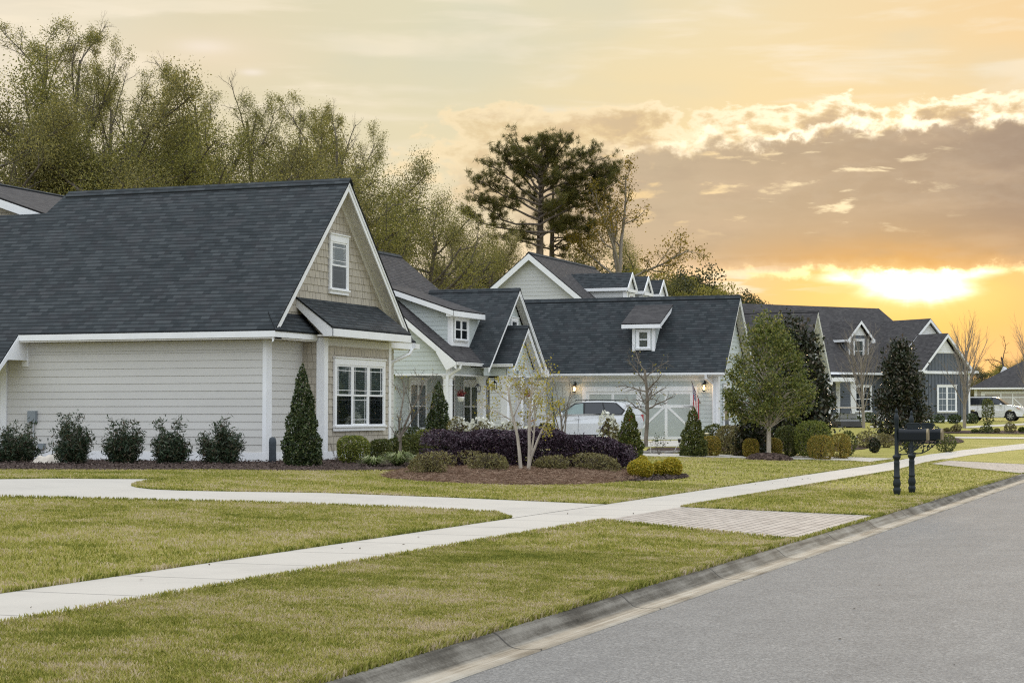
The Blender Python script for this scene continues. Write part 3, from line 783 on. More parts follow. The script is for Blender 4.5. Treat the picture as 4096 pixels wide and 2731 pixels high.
def window(H, F, fixed, c, side, t0, t1, z0, z1, units=1, style='prairie', head=.20, jamb=.10, sill=.14, blinds=True, trim=None, frame=None, screen=True, cap=True):
    """outer size t0..t1, z0..z1 includes the casing"""
    T = trim or M_TRIM; S = frame or T
    def P(t, h, off): return F.p(t, c+side*off, h) if fixed == 'b' else F.p(c+side*off, t, h)
    def bx(mb, ta, tb, za, zb, o0, o1): mb.obox(P(ta, za, o0), P(tb, za, o0)-P(ta, za, o0), V3(0,0,zb-za), P(ta, za, o1)-P(ta, za, o0))
    mb = MB(); o = .02
    bx(mb, t0, t0+jamb, z0+sill, z1-head, o, .075); bx(mb, t1-jamb, t1, z0+sill, z1-head, o, .075)
    bx(mb, t0, t1, z1-head, z1-.03, o, .08)
    if cap: bx(mb, t0-.025, t1+.025, z1-.03, z1, o, .11)
    bx(mb, t0-.02, t1+.02, z0+sill-.045, z0+sill, o, .12)
    if sill > .06: bx(mb, t0, t1, z0, z0+sill-.045, o, .078)
    ia, ib, za, zb = t0+jamb, t1-jamb, z0+sill, z1-head
    mull = .075; W = ((ib-ia)-mull*(units-1))/units
    for k in range(1, units):
        q = ia+k*W+(k-1)*mull; bx(mb, q, q+mull, za, zb, o, .07)
    win = mb.build('window', T, H)
    sa, pa, sc, bl, ba = MB(), MB(), MB(), MB(), MB()
    zm = (za+zb)/2
    for k in range(units):
        a = ia+k*(W+mull); b = a+W; st = .045
        # upper sash in front of the lower one
        for (y0, y1, off) in ((zm-.02, zb, .066), (za, zm+.02, .056)):
            bx(sa, a, a+st, y0, y1, .035, off); bx(sa, b-st, b, y0, y1, .035, off)
            bx(sa, a+st, b-st, y1-st, y1, .035, off); bx(sa, a+st, b-st, y0, y0+st, .035, off)
        m = .016
        def bars(y0, y1, off, w=m):
            x0, x1 = a+st, b-st
            if style == 'prairie':
                for q in (x0+.09, x1-.09-w): bx(sa, q, q+w, y0, y1, off-.006, off)
                for q in (y1-.11, y0+.10): bx(sa, x0, x1, q, q+w, off-.006, off+.001)
            elif style == 'cross':
                bx(sa, (x0+x1)/2-w/2, (x0+x1)/2+w/2, y0, y1, off-.006, off); bx(sa, x0, x1, (y0+y1)/2-w/2, (y0+y1)/2+w/2, off-.006, off+.001)
        bars(zm+.02, zb-st, .052); bars(za+st, zm-.02, .044)
        pa.quaduv([P(a+st, zm, .045), P(b-st, zm, .045), P(b-st, zb-st, .045), P(a+st, zb-st, .045)])
        pa.quaduv([P(a+st, za+st, .037), P(b-st, za+st, .037), P(b-st, zm, .037), P(a+st, zm, .037)])
        if screen and not (units == 3 and k == 1 and screen == 'sides'):
            q_ = MB(); q_.quaduv([P(a+st*.6, za+st*.6, .0575), P(b-st*.6, za+st*.6, .0575), P(b-st*.6, zm-.02, .0575), P(a+st*.6, zm-.02, .0575)]); q_.build('insect_screen', M_SCREEN, win)
        ba.quaduv([P(a, za, .022), P(b, za, .022), P(b, zb, .022), P(a, zb, .022)])
        if blinds:
            z = za+.03
            while z < zb-.04:
                bl.quaduv([P(a+.03, z, .033), P(b-.03, z, .033), P(b-.03, z+.034, .0255), P(a+.03, z+.034, .0255)]); z += .05
    sa.build('sash', S, win); pa.build('pane', M_GLASS, win); ba.build('interior', M_ROOM if blinds else M_DARK, win)
    if bl.n: bl.build('blinds', M_BLIND, win)
    return win
def downspout(H, path, w=.075):
    MB().tube(path, w/2*1.2, 6).build('downspout', M_GUTTER, H)
def column(H, x, y, z0, z1, w=.26):
    mb = MB(); h = w/2
    mb.box((x-h, y-h, z0+.16), (x+h, y+h, z1-.14))
    mb.box((x-h-.045, y-h-.045, z0), (x+h+.045, y+h+.045, z0+.16)); mb.box((x-h-.02, y-h-.02, z0+.16), (x+h+.02, y+h+.02, z0+.2))
    mb.box((x-h-.03, y-h-.03, z1-.14), (x+h+.03, y+h+.03, z1-.07)); mb.box((x-h-.06, y-h-.06, z1-.07), (x+h+.06, y+h+.06, z1))
    mb.box((x-h-.02, y-h-.02, z1-.44), (x+h+.02, y+h+.02, z1-.40))
    mb.build('column', M_TRIM, H)
# ------------------------------------------------------------------ the beige house
def house_beige():
    H = empty('house', (-22.01, 41.15, .5), 'beige clapboard house with steep charcoal roof and triple bay window', 'house')
    Yw, Xg, xl = 41.15, -22.01, -38.0; F = W0
    zr, yr, ye0, ye1, ze = 7.86, 44.95, 40.76, 49.14, 3.73
    sl = (zr-ze)/(yr-ye0)
    roofz = lambda y: zr-abs(y-yr)*sl-.09
    # walls
    mb = MB(); mb.box((xl, Yw+.02, .4), (Xg-.02, 48.75, 3.62)); lap(mb, F, 'b', Yw, -1, .735, 3.50, lambda z: (xl, Xg))
    lap(mb, F, 'a', Xg, 1, .735, 3.50, lambda z: (Yw, 43.1)); lap(mb, F, 'a', Xg, 1, .735, 3.55, lambda z: (47.16, 48.75))
    mb.prism([V3(Xg-.3, 41.2, 3.6), V3(Xg-.3, 48.7, 3.6), V3(Xg-.3, yr, zr-.25)], (.28, 0, 0))
    wall = mb.build('wall', M_BEIGE, H)
    mb = MB()
    def gsp(z):
        h = (zr-.30-z)/sl
        return (yr-h, yr+h) if h > .04 else None
    shakes(mb, F, 'a', Xg, 1, 3.5, 7.6, gsp, .19, 11)
    # bay
    xb, yb0, yb1 = -21.40, 43.1, 47.16
    mb.box((Xg-.02, yb0+.02, .45), (xb-.02, yb1-.02, 4.1))
    shakes(mb, F, 'a', xb, 1, .735, 3.62, lambda z: (yb0+.1, yb1-.05), .19, 4); shakes(mb, F, 'b', yb0, -1, .735, 3.62, lambda z: (Xg, xb-.1), .19, 8)
    mb.build('shingle_wall', M_SHAKE, H)
    # boards
    mb = MB()
    mb.box((Xg-.075, Yw-.03, .73), (Xg+.03, Yw+.0, 3.5)); mb.box((Xg, Yw+.001, .731), (Xg+.031, Yw+.26, 3.5)); mb.build('corner_board', M_TRIM, H)
    mb = MB(); mb.box((xb-.19, yb0-.03, .732), (xb+.03, yb0, 3.62)); mb.box((xb, yb0+.001, .731), (xb+.031, yb0+.19, 3.62)); mb.build('corner_board', M_TRIM, H)
    mb = MB(); mb.box((xb, yb1-.12, .731), (xb+.031, yb1+.03, 3.62)); mb.build('corner_board', M_TRIM, H)
    mb = MB(); mb.box((xl, Yw-.035, .50), (Xg+.035, Yw+.01, .735)); mb.box((Xg+.0, Yw+.011, .501), (Xg+.036, 43.1, .734))
    mb.box((Xg, yb0-.036, .502), (xb+.036, yb0, .733)); mb.box((xb, yb0+.001, .503), (xb+.037, yb1, .732)); mb.box((Xg, yb1, .501), (Xg+.035, 48.75, .734))
    mb.build('skirt_board', M_TRIM, H)
    MB().box((xl, Yw+.005, .30), (Xg+.0, Yw+.03, .50)).build('foundation', M_FOUND, H)
    mb = MB(); mb.box((-28.95, Yw-.028, 3.27), (Xg-.08, Yw+.0, 3.50)); mb.box((Xg, Yw+.262, 3.28), (Xg+.028, 43.08, 3.5)); mb.box((xb, yb0+.192, 3.43), (xb+.029, yb1-.122, 3.62))
    mb.build('frieze_board', M_BEIGE, H)
    # roof
    mb = MB()
    slab(mb, [V3(-21.56, ye0, ze), V3(-28.95, ye0, ze), V3(-28.95, 39.9, ze-sl*(ye0-39.9)), V3(xl, 39.9, ze-sl*(ye0-39.9)), V3(xl, yr-.62, zr-.62*sl), V3(-30.62, yr-.62, zr-.62*sl), V3(-30.35, yr, zr), V3(-21.56, yr, zr)], (1,0,0))
    slab(mb, [V3(-21.56, ye1, ze), V3(-21.56, yr, zr), V3(-30.35, yr, zr), V3(-30.35, ye1, ze)], (1,0,0))
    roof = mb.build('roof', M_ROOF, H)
    mb = MB(); ridge(mb, V3(-30.3, yr, zr), V3(-21.54, yr, zr), (0,1,0), .15, sl); mb.build('ridge_cap', M_ROOF, roof)
    for s_, y1 in ((1, ye0), (-1, ye1)):
        mb = MB(); q0, q1 = V3(-21.60, y1, ze-.055), V3(-21.60, yr, zr-.055)
        mb.obox(q0, q1-q0, V3(0,0,-.24), V3(-.035,0,0)); mb.obox(q0+V3(.021,0,0), q1-q0, V3(0,0,-.09), V3(-.02,0,0)); mb.build('rake_board', M_TRIM, H)
        mb = MB(); L = math.hypot(yr-y1, zr-ze); k = int(L/.185)
        for i in range(k):
            t0, t1 = i/k, (i+.94)/k
            A = V3(-21.64, y1+(yr-y1)*t0, ze+(zr-ze)*t0-.10); B = V3(-21.64, y1+(yr-y1)*t1, ze+(zr-ze)*t1-.10)
            mb.quaduv([A, B, B-V3(.36,0,0), A-V3(.36,0,0)]); mb.quaduv([B, B-V3(.36,0,0), B-V3(.36,0,-.012), B-V3(0,0,-.012)])
        A = V3(-21.64, y1, ze-.088); B = V3(-21.64, yr, zr-.088); mb.quaduv([A, B, B-V3(.36,0,0), A-V3(.36,0,0)])
        mb.build('soffit', M_SOFFIT, H)
        mb = MB(); q0, q1 = V3(Xg+.005, y1+.35*s_, ze+.35*sl-.10), V3(Xg+.005, yr, zr-.10); mb.obox(q0, q1-q0, V3(0,0,-.22), V3(.035,0,0)); mb.build('rake_trim', M_SOFFIT, H)
    mb = MB(); mb.box((-28.95, ye0-.02, 3.55), (-21.58, ye0+.015, 3.70)); mb.box((-21.58, ye0-.021, 3.551), (-21.545, 43.05, 3.699)); mb.box((-21.58, 43.05-.03, 3.552), (-22.0, 43.05, 3.698)); mb.build('fascia', M_TRIM, H)
    mb = MB(); mb.box((-28.95, ye0+.015, 3.51), (-21.58, Yw, 3.545)); mb.box((-22.0, ye0+.02, 3.512), (-21.58, 43.04, 3.546)); mb.build('eave_soffit', M_SOFFIT, H)
    # little return roof round the corner
    mb = MB(); z0 = 3.74
    slab(mb, [V3(-21.53, ye0-.03, z0), V3(-21.53, 43.07, z0), V3(-21.98, 43.07, z0+.46), V3(-21.98, ye0+.43, z0+.46)], (0,1,0)); mb.build('return_roof', M_ROOF, H)
    mb = MB(); slab(mb, [V3(-21.50, 47.5, z0), V3(-21.50, ye1+.02, z0), V3(-21.98, ye1-.45, z0+.42), V3(-21.98, 47.5, z0+.42)], (0,1,0)); mb.build('return_roof', M_ROOF, H)
    mb = MB(); mb.box((-21.58, 47.2, 3.50), (-21.52, ye1+.03, 3.70)); mb.box((-22.0, 47.2, 3.49), (-21.58, ye1, 3.53)); mb.box((-22.3, ye1, 3.501), (-21.521, ye1+.035, 3.699)); mb.build('fascia', M_TRIM, H)
    # eave box at the garage end
    mb = MB(); zb = ze-sl*(ye0-39.9)
    mb.prism([V3(-28.93, Yw, 3.06), V3(-28.93, Yw, 3.69), V3(-28.93, ye0, 3.69), V3(-28.93, 39.92, zb-.03), V3(-28.93, 39.92, zb-.16), V3(-28.93, 40.3, 3.06)], (-9, 0, 0)); mb.build('eave_box', M_TRIM, H)
    MB().box((-29.1, Yw-.03, 2.90), (-28.90, Yw, 3.50)).build('trim_board', M_TRIM, H)
    # shed roof over the bay
    mb = MB(); a0, a1 = 42.72, 47.6; xt, zt, xo, zo = Xg+.0, 4.66, -20.96, 3.88
    slab(mb, [V3(xo, a0, zo), V3(xo, a1, zo), V3(xt, a1, zt), V3(xt, a0, zt)], (0,1,0)); bro = mb.build('bay_roof', M_ROOF, H)
    mb = MB()
    mb.prism([V3(xo+.0, a0+.02, zo-.055), V3(xt, a0+.02, zt-.055), V3(xt, a0+.02, zt-.26), V3(xo-.28, a0+.02, zo-.20), V3(xo-.28, a0+.02, zo-.24), V3(xo, a0+.02, zo-.24)], (0, .035, 0)); mb.build('rake_board', M_TRIM, bro); mb = MB()
    mb.prism([V3(xo+.0, a1-.02, zo-.055), V3(xt, a1-.02, zt-.055), V3(xt, a1-.02, zt-.26), V3(xo-.28, a1-.02, zo-.20), V3(xo-.28, a1-.02, zo-.24), V3(xo, a1-.02, zo-.24)], (0, -.035, 0)); mb.build('rake_board', M_TRIM, bro)
    MB().box((xo-.02, a0+.02, zo-.24), (xo+.015, a1-.02, zo-.05)).build('fascia', M_TRIM, bro)
    MB().box((xb-.02, a0+.06, zo-.235), (xo-.02, a1-.06, zo-.20)).build('soffit', M_SOFFIT, bro)
    window(H, F, 'a', xb, 1, 43.60, 46.71, 1.24, 3.15, 3, screen='sides', jamb=.12)
    window(H, F, 'a', Xg, 1, 44.55, 45.67, 4.84, 6.44, 1, jamb=.11, head=.21)
    downspout(H, [V3(-21.50, 48.9, 3.52), V3(-21.55, 48.8, 3.36), V3(-21.9, 48.35, 3.12), V3(-21.96, 48.25, 2.9), V3(-21.96, 48.22, .7)], .10)
    MB().box((-21.62, 48.95, 3.52), (-21.42, 49.25, 3.66)).build('gutter', M_GUTTER, H)
    # side door at the left edge
    mb = MB(); mb.box((-30.75, Yw-.05, .55), (-30.62, Yw, 2.83)); mb.box((-29.72, Yw-.05, .55), (-29.55, Yw, 2.83)); mb.box((-30.75, Yw-.055, 2.83), (-29.55, Yw, 3.0)); mb.box((-30.78, Yw-.09, 2.995), (-29.52, Yw, 3.02)); 
    df = mb.build('door_frame', M_TRIM, H)
    d = MB(); d.box((-30.62, Yw-.03, .55), (-29.72, Yw, 2.83))
    for z0_, z1_ in ((.75, 1.5), (1.65, 2.65)):
        for x0_ in (-30.55, -30.12): d.box((x0_, Yw-.042, z0_), (x0_+.33, Yw-.03, z1_))
    door = d.build('door', M_TRIM, H, bevel=.004); MB().lathe([(.0,0),(.03,.01),(.03,.05),(.0,.06)], (-29.80, Yw-.1, 1.5), 10, 1).build('handle', M_BLACK, door)
    # the taller main body behind, at the left edge
    xr_, zr_, yc = -36.0, 8.87, 46.0
    mb = MB(); k = .335
    slab(mb, [V3(xr_, yc, zr_), V3(xr_, 56, zr_), V3(-28.5, 56, zr_-(xr_+28.5)*-k), V3(-28.5, yc, zr_+(xr_+28.5)*k)], (0,1,0))
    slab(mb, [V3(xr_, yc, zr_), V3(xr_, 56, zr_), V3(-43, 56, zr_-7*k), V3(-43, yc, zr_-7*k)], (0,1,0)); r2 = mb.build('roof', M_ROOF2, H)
    mb = MB(); ridge(mb, V3(xr_, yc, zr_), V3(xr_, 56, zr_), (1,0,0), .15, k); mb.build('ridge_cap', M_ROOF, r2)
    mb = MB(); q0, q1 = V3(-29.0, yc+.0, zr_+(xr_+29.0)*k-.055), V3(xr_, yc, zr_-.055); mb.obox(q0, q1-q0, V3(0,0,-.24), V3(0,.035,0)); q0 = V3(-43., yc+.0, zr_-7*k-.055); mb.obox(q0, q1-q0, V3(0,0,-.24), V3(0,.035,0)); mb.build('rake_board', M_TRIM, H)
    mb = MB(); q0, q1 = V3(-29.0, yc+.04, zr_+(xr_+29.0)*k-.10), V3(xr_, yc+.04, zr_-.10); mb.quaduv([q0, q1, q1+V3(0,.4,0), q0+V3(0,.4,0)]); mb.build('soffit', M_SOFFIT, H)
    mb = MB(); mb.prism([V3(-43, yc+.45, 3), V3(-29.5, yc+.45, 3), V3(-29.5, yc+.45, zr_+(xr_+29.5)*k-.1), V3(xr_, yc+.45, zr_-.1), V3(-43, yc+.45, zr_-7*k-.1)], (0, 9, 0))
    shakes(mb, F, 'b', yc+.44, -1, 5.5, 8.6, lambda z: (xr_-(zr_-.15-z)/k*0-1, min(-29.6, xr_+(zr_-.15-z)/k)) if z < 8.7 else None, .19, 3); mb.build('shingle_wall', M_SHAKE, H)
    return H
house_beige()
# ------------------------------------------------------------------ the pale green house
def house_mint():
    H = empty('house', (-28.85, 69.3, .5), 'pale green house with columned porch, garage wing and dark shingle roofs', 'house')
    F = W0; Ym, Xp, Xw = 69.3, -28.85, -31.2
    xr, zr, xe, ze = -34.6, 8.75, -28.4, 3.76; k = (zr-ze)/(xe-xr)
    R = Fr((0, 0, 0), -90)          # a runs along +Y, b along -X
    mb = MB()
    slab(mb, [V3(xe, 68.9, ze), V3(xe, 77.3, ze), V3(xr, 77.3, zr), V3(xr, 68.9, zr)], (0,1,0))
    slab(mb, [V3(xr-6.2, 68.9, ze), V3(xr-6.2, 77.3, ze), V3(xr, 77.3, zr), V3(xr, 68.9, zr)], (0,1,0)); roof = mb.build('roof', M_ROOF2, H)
    mb = MB(); ridge(mb, V3(xr, 68.9, zr), V3(xr, 77.3, zr), (1,0,0), .15, k); mb.build('ridge_cap', M_ROOF, roof)
    mb = MB(); q0, q1 = V3(xe, 68.9, ze-.055), V3(xr, 68.9, zr-.055); mb.obox(q0, q1-q0, V3(0,0,-.26), V3(0,.035,0)); mb.prism([V3(xe, 68.89, ze-.05), V3(xe-.85, 68.89, ze+.63), V3(xe-.85, 68.89, ze+.33), V3(xe-.42, 68.89, ze-.36), V3(xe, 68.89, ze-.16)], (0,.045,0)); mb.build('rake_board', M_TRIM, H)
    mb = MB(); A, B = V3(xe-.1, 68.94, ze-.0), V3(xr, 68.94, zr-.08); mb.quaduv([A, B, B+V3(0,.36,0), A+V3(0,.36,0)]); mb.build('soffit', M_SOFFIT, H)
    # gable wall above the porch side, walls behind the porch
    mb = MB(); sp = lambda z: (xr-5.5, min(Xp, xr+(zr-.22-z)/k)) if z < zr-.3 else None
    lap(mb, F, 'b', Ym, -1, 3.26, 8.5, sp, .178)
    mb.prism([V3(xr-5.5, Ym+.02, 3.27), V3(Xp, Ym+.02, 3.27), V3(Xp, Ym+.02, xr*0+zr-.25-k*(Xp-xr)), V3(xr, Ym+.02, zr-.25), V3(xr-5.5, Ym+.02, ze)], (0, .2, 0))
    mb.box((-40, 69.6, .4), (Xw-.02, 79.6, 3.6)); lap(mb, F, 'a', Xw, 1, .9, 3.4, lambda z: (69.3, 79.6), .178)
    # beams
    mb.box((Xp-.16, Ym+.21, 3.24), (Xp, 72.9, 3.66)); mb.box((Xp, 72.75, 3.24), (-27.75, 72.93, 3.66))
    # portico gable and the big cross gable
    lap(mb, F, 'a', -27.72, 1, 3.24, 5.3, lambda z: (max(72.75, 74.3-(5.25-z)/1.06), min(75.85, 74.3+(5.25-z)/1.06)) if z < 5.2 else None, .178)
    mb.prism([V3(-27.95, 72.78, 3.25), V3(-27.95, 75.82, 3.25), V3(-27.95, 75.82, 3.6), V3(-27.95, 74.3, 5.2), V3(-27.95, 72.78, 3.6)], (.21, 0, 0))
    lap(mb, F, 'a', -28.42, 1, 3.24, 6.9, lambda z: (max(71.9, 75.1-(6.75-z)/1.0), min(78.3, 75.1+(6.75-z)/1.0)) if z < 6.7 else None, .178)
    mb.prism([V3(-28.7, 71.9, 3.6), V3(-28.7, 78.3, 3.3), V3(-28.7, 78.3, 3.6), V3(-28.7, 75.1, 6.7)], (.26, 0, 0))
    wall = mb.build('wall', M_MINT, H)
    # porch
    MB().box((Xw, 69.35, .4), (Xp+.2, 79.5, .88)).box((Xp+.2, 72.7, .41), (-27.5, 76.2, .87)).build('porch_floor', M_PORCH, H)
    MB().box((Xw, 69.5, 3.42), (Xp-.15, 79.4, 3.47)).build('porch_ceiling', M_TRIM, H)
    mb = MB(); mb.box((-31.2, Ym-.035, 3.20), (Xp+.02, Ym+.0, 3.27)); mb.box((Xp, Ym, 3.201), (Xp+.035, 72.75, 3.271)); mb.box((-27.72, 72.7, 3.202), (-27.66, 75.9, 3.272)); mb.build('beam_trim', M_TRIM, H)
    for x, y in ((Xp-.12, Ym+.14), (Xp-.05, 72.9), (-27.86, 72.92), (-27.86, 74.55), (-27.86, 75.72)): column(H, x, y, .88, 3.24, .28)
    mb = MB(); mb.box((Xp-.14, Ym-.032, 3.27), (Xp+.032, Ym, 3.55)); mb.box((Xp, Ym+.0, 3.271), (Xp+.033, Ym+.2, 3.549)); mb.build('corner_board', M_TRIM, H)
    for y0, y1, u in ((70.6, 72.35, 2), (76.4, 79.0, 3)): window(H, F, 'a', Xw, 1, y0, y1, .98, 3.18, u, style='none', blinds=False, jamb=.08, head=.28, sill=.1, frame=M_TRIM)
    window(H, F, 'a', Xw, 1, 79.05, 79.55, 1.2, 3.0, 1, style='none', blinds=False, jamb=.07)
    mb = MB(); mb.box((Xw, 74.2, .88), (Xw+.05, 75.3, 3.1)); d = mb.build('door', M_DARK, H, bevel=.01); MB().lathe([(.0,0),(.035,.01),(.035,.06),(.0,.07)], (Xw+.05, 75.1, 1.9), 10, 0).build('handle', M_BLACK, d)
    mb = MB(); mb.box((Xw, 74.05, .88), (Xw+.07, 74.2, 3.1)); mb.box((Xw, 75.3, .88), (Xw+.07, 75.45, 3.1)); mb.box((Xw, 74.05, 3.1), (Xw+.075, 75.45, 3.28)); mb.build('door_frame', M_TRIM, H)
    # gutter and downspout of the porch
    def gutter(a, b, out):
        mb = MB(); a, b, out = np.array(a), np.array(b), np.array(out, float)
        mb.obox(a-V3(0,0,.13), b-a, V3(0,0,.13), out*.02); mb.obox(a-V3(0,0,.12)+out*.02, b-a, V3(0,0,.08), out*.07); mb.obox(a-V3(0,0,.04)+out*.02, b-a, V3(0,0,.035), out*.10); mb.build('gutter', M_GUTTER, H)
    gutter(V3(xe-.02, 68.92, ze-.03), V3(xe-.02, 72.62, ze-.03), (1,0,0)); gutter(V3(xe+.02, 72.52, ze-.03), V3(-27.36, 72.52, ze-.03), (0,-1,0))
    downspout(H, [V3(xe+.02, 69.3, ze-.13), V3(xe+.02, 69.25, ze-.27), V3(Xp+.0, 69.13, ze-.58), V3(Xp-.03, 69.10, ze-.8), V3(Xp-.03, 69.10, .7)], .11)
    # cross gables facing the street
    gable_roof(H, F, -32.2, -28.0, 71.55, 75.1, 78.65, 3.62, 6.98, ends=(0, 1), eaves=(0, 1), over=.42)
    gable_roof(H, F, -31.0, -27.32, 72.55, 74.3, 76.05, 3.62, 5.34, ends=(0, 1), eaves=(0, 1), over=.38)
    mb = MB(); mb.box((-28.45, 78.1, 3.3), (-27.98, 78.7, 3.6)); mb.build('eave_return', M_TRIM, H)
    window(H, F, 'a', -28.42, 1, 74.95, 75.8, 4.6, 5.8, 1, style='none', blinds=False, jamb=.1, head=.16)
    # shed dormer on the main roof
    yd, xd = 70.4, -29.26
    dm = MB(); zt = lambda x: 5.83+.336*(-28.98-x); zb = lambda x: ze+k*(xe-x)
    z = 4.0
    while z < 7.4:
        # boards between the two roof lines
        def xs(h):
            r = max(xr, -28.98-(h+.12-5.83)/.336) if h > 5.7 else None
            lo = xe-(h-ze)/k                              # right of this the main roof is below
            return (lo, min(xd, 1e9) if h <= 5.72 else min(xd, -28.98-(h+.10-5.83)/.336))
        a, b = xs(z), xs(min(z+.178, 7.4))
        if a[0] < a[1]:
            b = (b[0], max(b[0], b[1])) if b[0] < b[1] else (a[0], a[0]+.01)
            dm.quaduv([V3(a[0], yd-.016, z), V3(a[1], yd-.016, z), V3(b[1], yd-.002, z+.178), V3(b[0], yd-.002, z+.178)])
            dm.quaduv([V3(a[0], yd, z), V3(a[1], yd, z), V3(a[1], yd-.016, z), V3(a[0], yd-.016, z)])
        z += .178
    dm.prism([V3(xd, yd+.01, 4.2), V3(xd, yd+.01, 5.68), V3(-32.4, yd+.01, 6.9)], (0, 3.2, 0))
    D = dm.build('dormer', M_MINT, H)
    mb = MB(); slab(mb, [V3(-28.93, 70.0, 5.86), V3(-28.93, 73.4, 5.86), V3(-32.6, 73.4, 5.86+.336*3.67), V3(-32.6, 70.0, 5.86+.336*3.67)], (0,1,0)); mb.build('dormer_roof', M_ROOF2, D)
    mb = MB(); q0, q1 = V3(-28.95, 70.0, 5.81), V3(-32.6, 70.0, 5.81+.336*3.65); mb.obox(q0, q1-q0, V3(0,0,-.21), V3(0,.04,0)); mb.box((-28.97, 70.0, 5.60), (-28.93, 73.4, 5.81)); mb.box((-29.3, 70.03, 5.601), (-28.97, 70.08, 5.80)); mb.box((xd, 70.04, 5.595), (-28.97, 73.4, 5.62)); mb.build('fascia', M_TRIM, D)
    mb = MB(); mb.box((xd-.12, yd-.03, 4.45), (xd+.03, yd, 5.62)); mb.box((xd, yd+.001, 4.3), (xd+.031, yd+.22, 5.6)); mb.box((xd, 72.2, 4.3), (xd+.031, 72.35, 5.6)); mb.box((xd, yd+.2, 4.3), (xd+.02, 72.2, 4.62)); mb.build('corner_board', M_TRIM, D)
    window(D, F, 'a', xd, 1, 70.68, 72.15, 4.62, 5.6, 2, style='none', blinds=False, jamb=.09, head=.1, sill=.09)
    # garage wing
    Yg, xg0, xg1 = 79.6, -28.45, -20.56
    mb = MB(); mb.box((xg0, Yg+.02, .4), (xg1-.02, 85.1, 3.5)); lap(mb, F, 'b', Yg, -1, .62, 3.36, lambda z: (xg0, xg1), .178)
    sg = lambda z: (max(79.6, 82.1-(6.72-z)/1.193), min(84.9, 82.1+(6.72-z)/1.193)) if z < 6.6 else None
    lap(mb, F, 'a', xg1, 1, .62, 6.8, sg, .178); mb.prism([V3(xg1-.3, 79.7, 3.4), V3(xg1-.3, 84.5, 3.4), V3(xg1-.3, 82.1, 6.5)], (.28, 0, 0)); mb.build('wall', M_MINT, H)
    gable_roof(H, F, -33.5, -20.12, 79.2, 82.1, 85.0, 3.46, 6.92, ends=(0, 1), eaves=(0, 1), over=.42)
    mb = MB(); mb.box((xg0, 79.18, 3.32), (-20.14, 79.22, 3.45)); mb.box((xg0, 79.22, 3.30), (-20.2, 79.6, 3.33)); mb.build('fascia', M_TRIM, H)
    mb = MB(); mb.box((xg0, 79.08, 3.36), (-20.16, 79.18, 3.45)); mb.build('gutter', M_GUTTER, H)
    mb = MB(); mb.box((xg0, Yg-.03, 3.1), (xg1-.2, Yg, 3.32)); mb.build('frieze_board', M_TRIM, H)
    mb = MB(); mb.box((xg1-.17, Yg-.03, .5), (xg1+.03, Yg, 3.32)); mb.box((xg1, Yg+.001, .5), (xg1+.031, Yg+.35, 3.32)); mb.build('corner_board', M_TRIM, H)
    downspout(H, [V3(-20.95, 79.12, 3.36), V3(-20.95, 79.14, 3.2), V3(-20.78, 79.5, 3.0), V3(-20.72, 79.52, 2.9), V3(-20.72, 79.52, .6)], .11)
    # shed bump on the street side
    mb = MB(); slab(mb, [V3(-19.35, 84.4, 3.62), V3(-19.35, 88.6, 3.62), V3(-20.56, 88.6, 5.3), V3(-20.56, 84.4, 5.3)], (0,1,0)); mb.build('bay_roof', M_ROOF, H)
    mb = MB(); mb.box((-19.6, 84.42, 3.46), (-19.33, 88.6, 3.6)); mb.build('fascia', M_TRIM, H)
    mb = MB(); mb.box((-20.6, 84.8, .4), (-19.75, 88.5, 3.5)); mb.build('wall', M_MINT, H)
    window(H, F, 'a', xg1, 1, 80.45, 81.55, .95, 3.02, 1, style='none', jamb=.16, head=.2, blinds=True)
    # garage door: one wide door made to look like carriage doors
    x0, x1, zt_ = -26.72, -21.44, 2.87
    mb = MB(); mb.box((x0, Yg-.07, .5), (x0+.2, Yg, 2.68)); mb.box((x1-.2, Yg-.07, .5), (x1, Yg, 2.68)); mb.box((x0, Yg-.075, 2.66), (x1, Yg, zt_)); mb.build('garage_frame', M_TRIM, H)
    a, b, z0, z1 = x0+.2, x1-.2, .52, 2.66
    mb = MB(); mb.box((a, Yg-.028, z0), (b, Yg, z1)); gd = mb.build('garage_door', M_MINTP, H)
    mb = MB(); m_ = (a+b)/2; y0, y1 = Yg-.044, Yg-.028
    for q in (a, m_-.13, m_+.0, b-.13): mb.box((q, y0, z0), (q+.13, y1, z1))
    for s0, s1 in ((a+.13, m_-.13), (m_+.13, b-.13)):
        c = (s0+s1)/2
        for h0, h1 in ((z0, z0+.16), (1.93, 2.06), (z1-.13, z1)): mb.box((s0, y0+.001, h0), (s1, y1, h1))
        mb.box((c-.065, y0+.0005, z0+.16), (c+.065, y1, z1-.13))
        for sgn in (1, -1):
            p0 = V3(c+sgn*.10, y0+.002, 1.95); p1 = V3(c+sgn*(s1-s0)/2*.98, y0+.002, z0+.55); d = (p1-p0); nn = V3(-d[2], 0, d[0]); nn /= np.linalg.norm(nn)
            mb.obox(p0-nn*.05, d, nn*.10, V3(0, .008, 0))
    mb.build('door_trim', M_TRIM, gd)
    for q, sgn in ((a+.02, 1), (b-.02, -1), (m_-.02, -1), (m_+.02, 1)):
        for h in (1.99,):
            mb = MB(); mb.prism([V3(q, y0-.008, h-.025), V3(q+sgn*.36, y0-.008, h-.008), V3(q+sgn*.42, y0-.008, h), V3(q+sgn*.36, y0-.008, h+.008), V3(q, y0-.008, h+.025)], (0, .007, 0)); mb.build('strap_hinge', M_BLACK, gd)
    # shed dormer on the garage roof
    dx0, dx1, dy = -24.52, -23.52, 80.05; rz = lambda y: 3.46+(y-79.2)*(6.92-3.46)/2.9
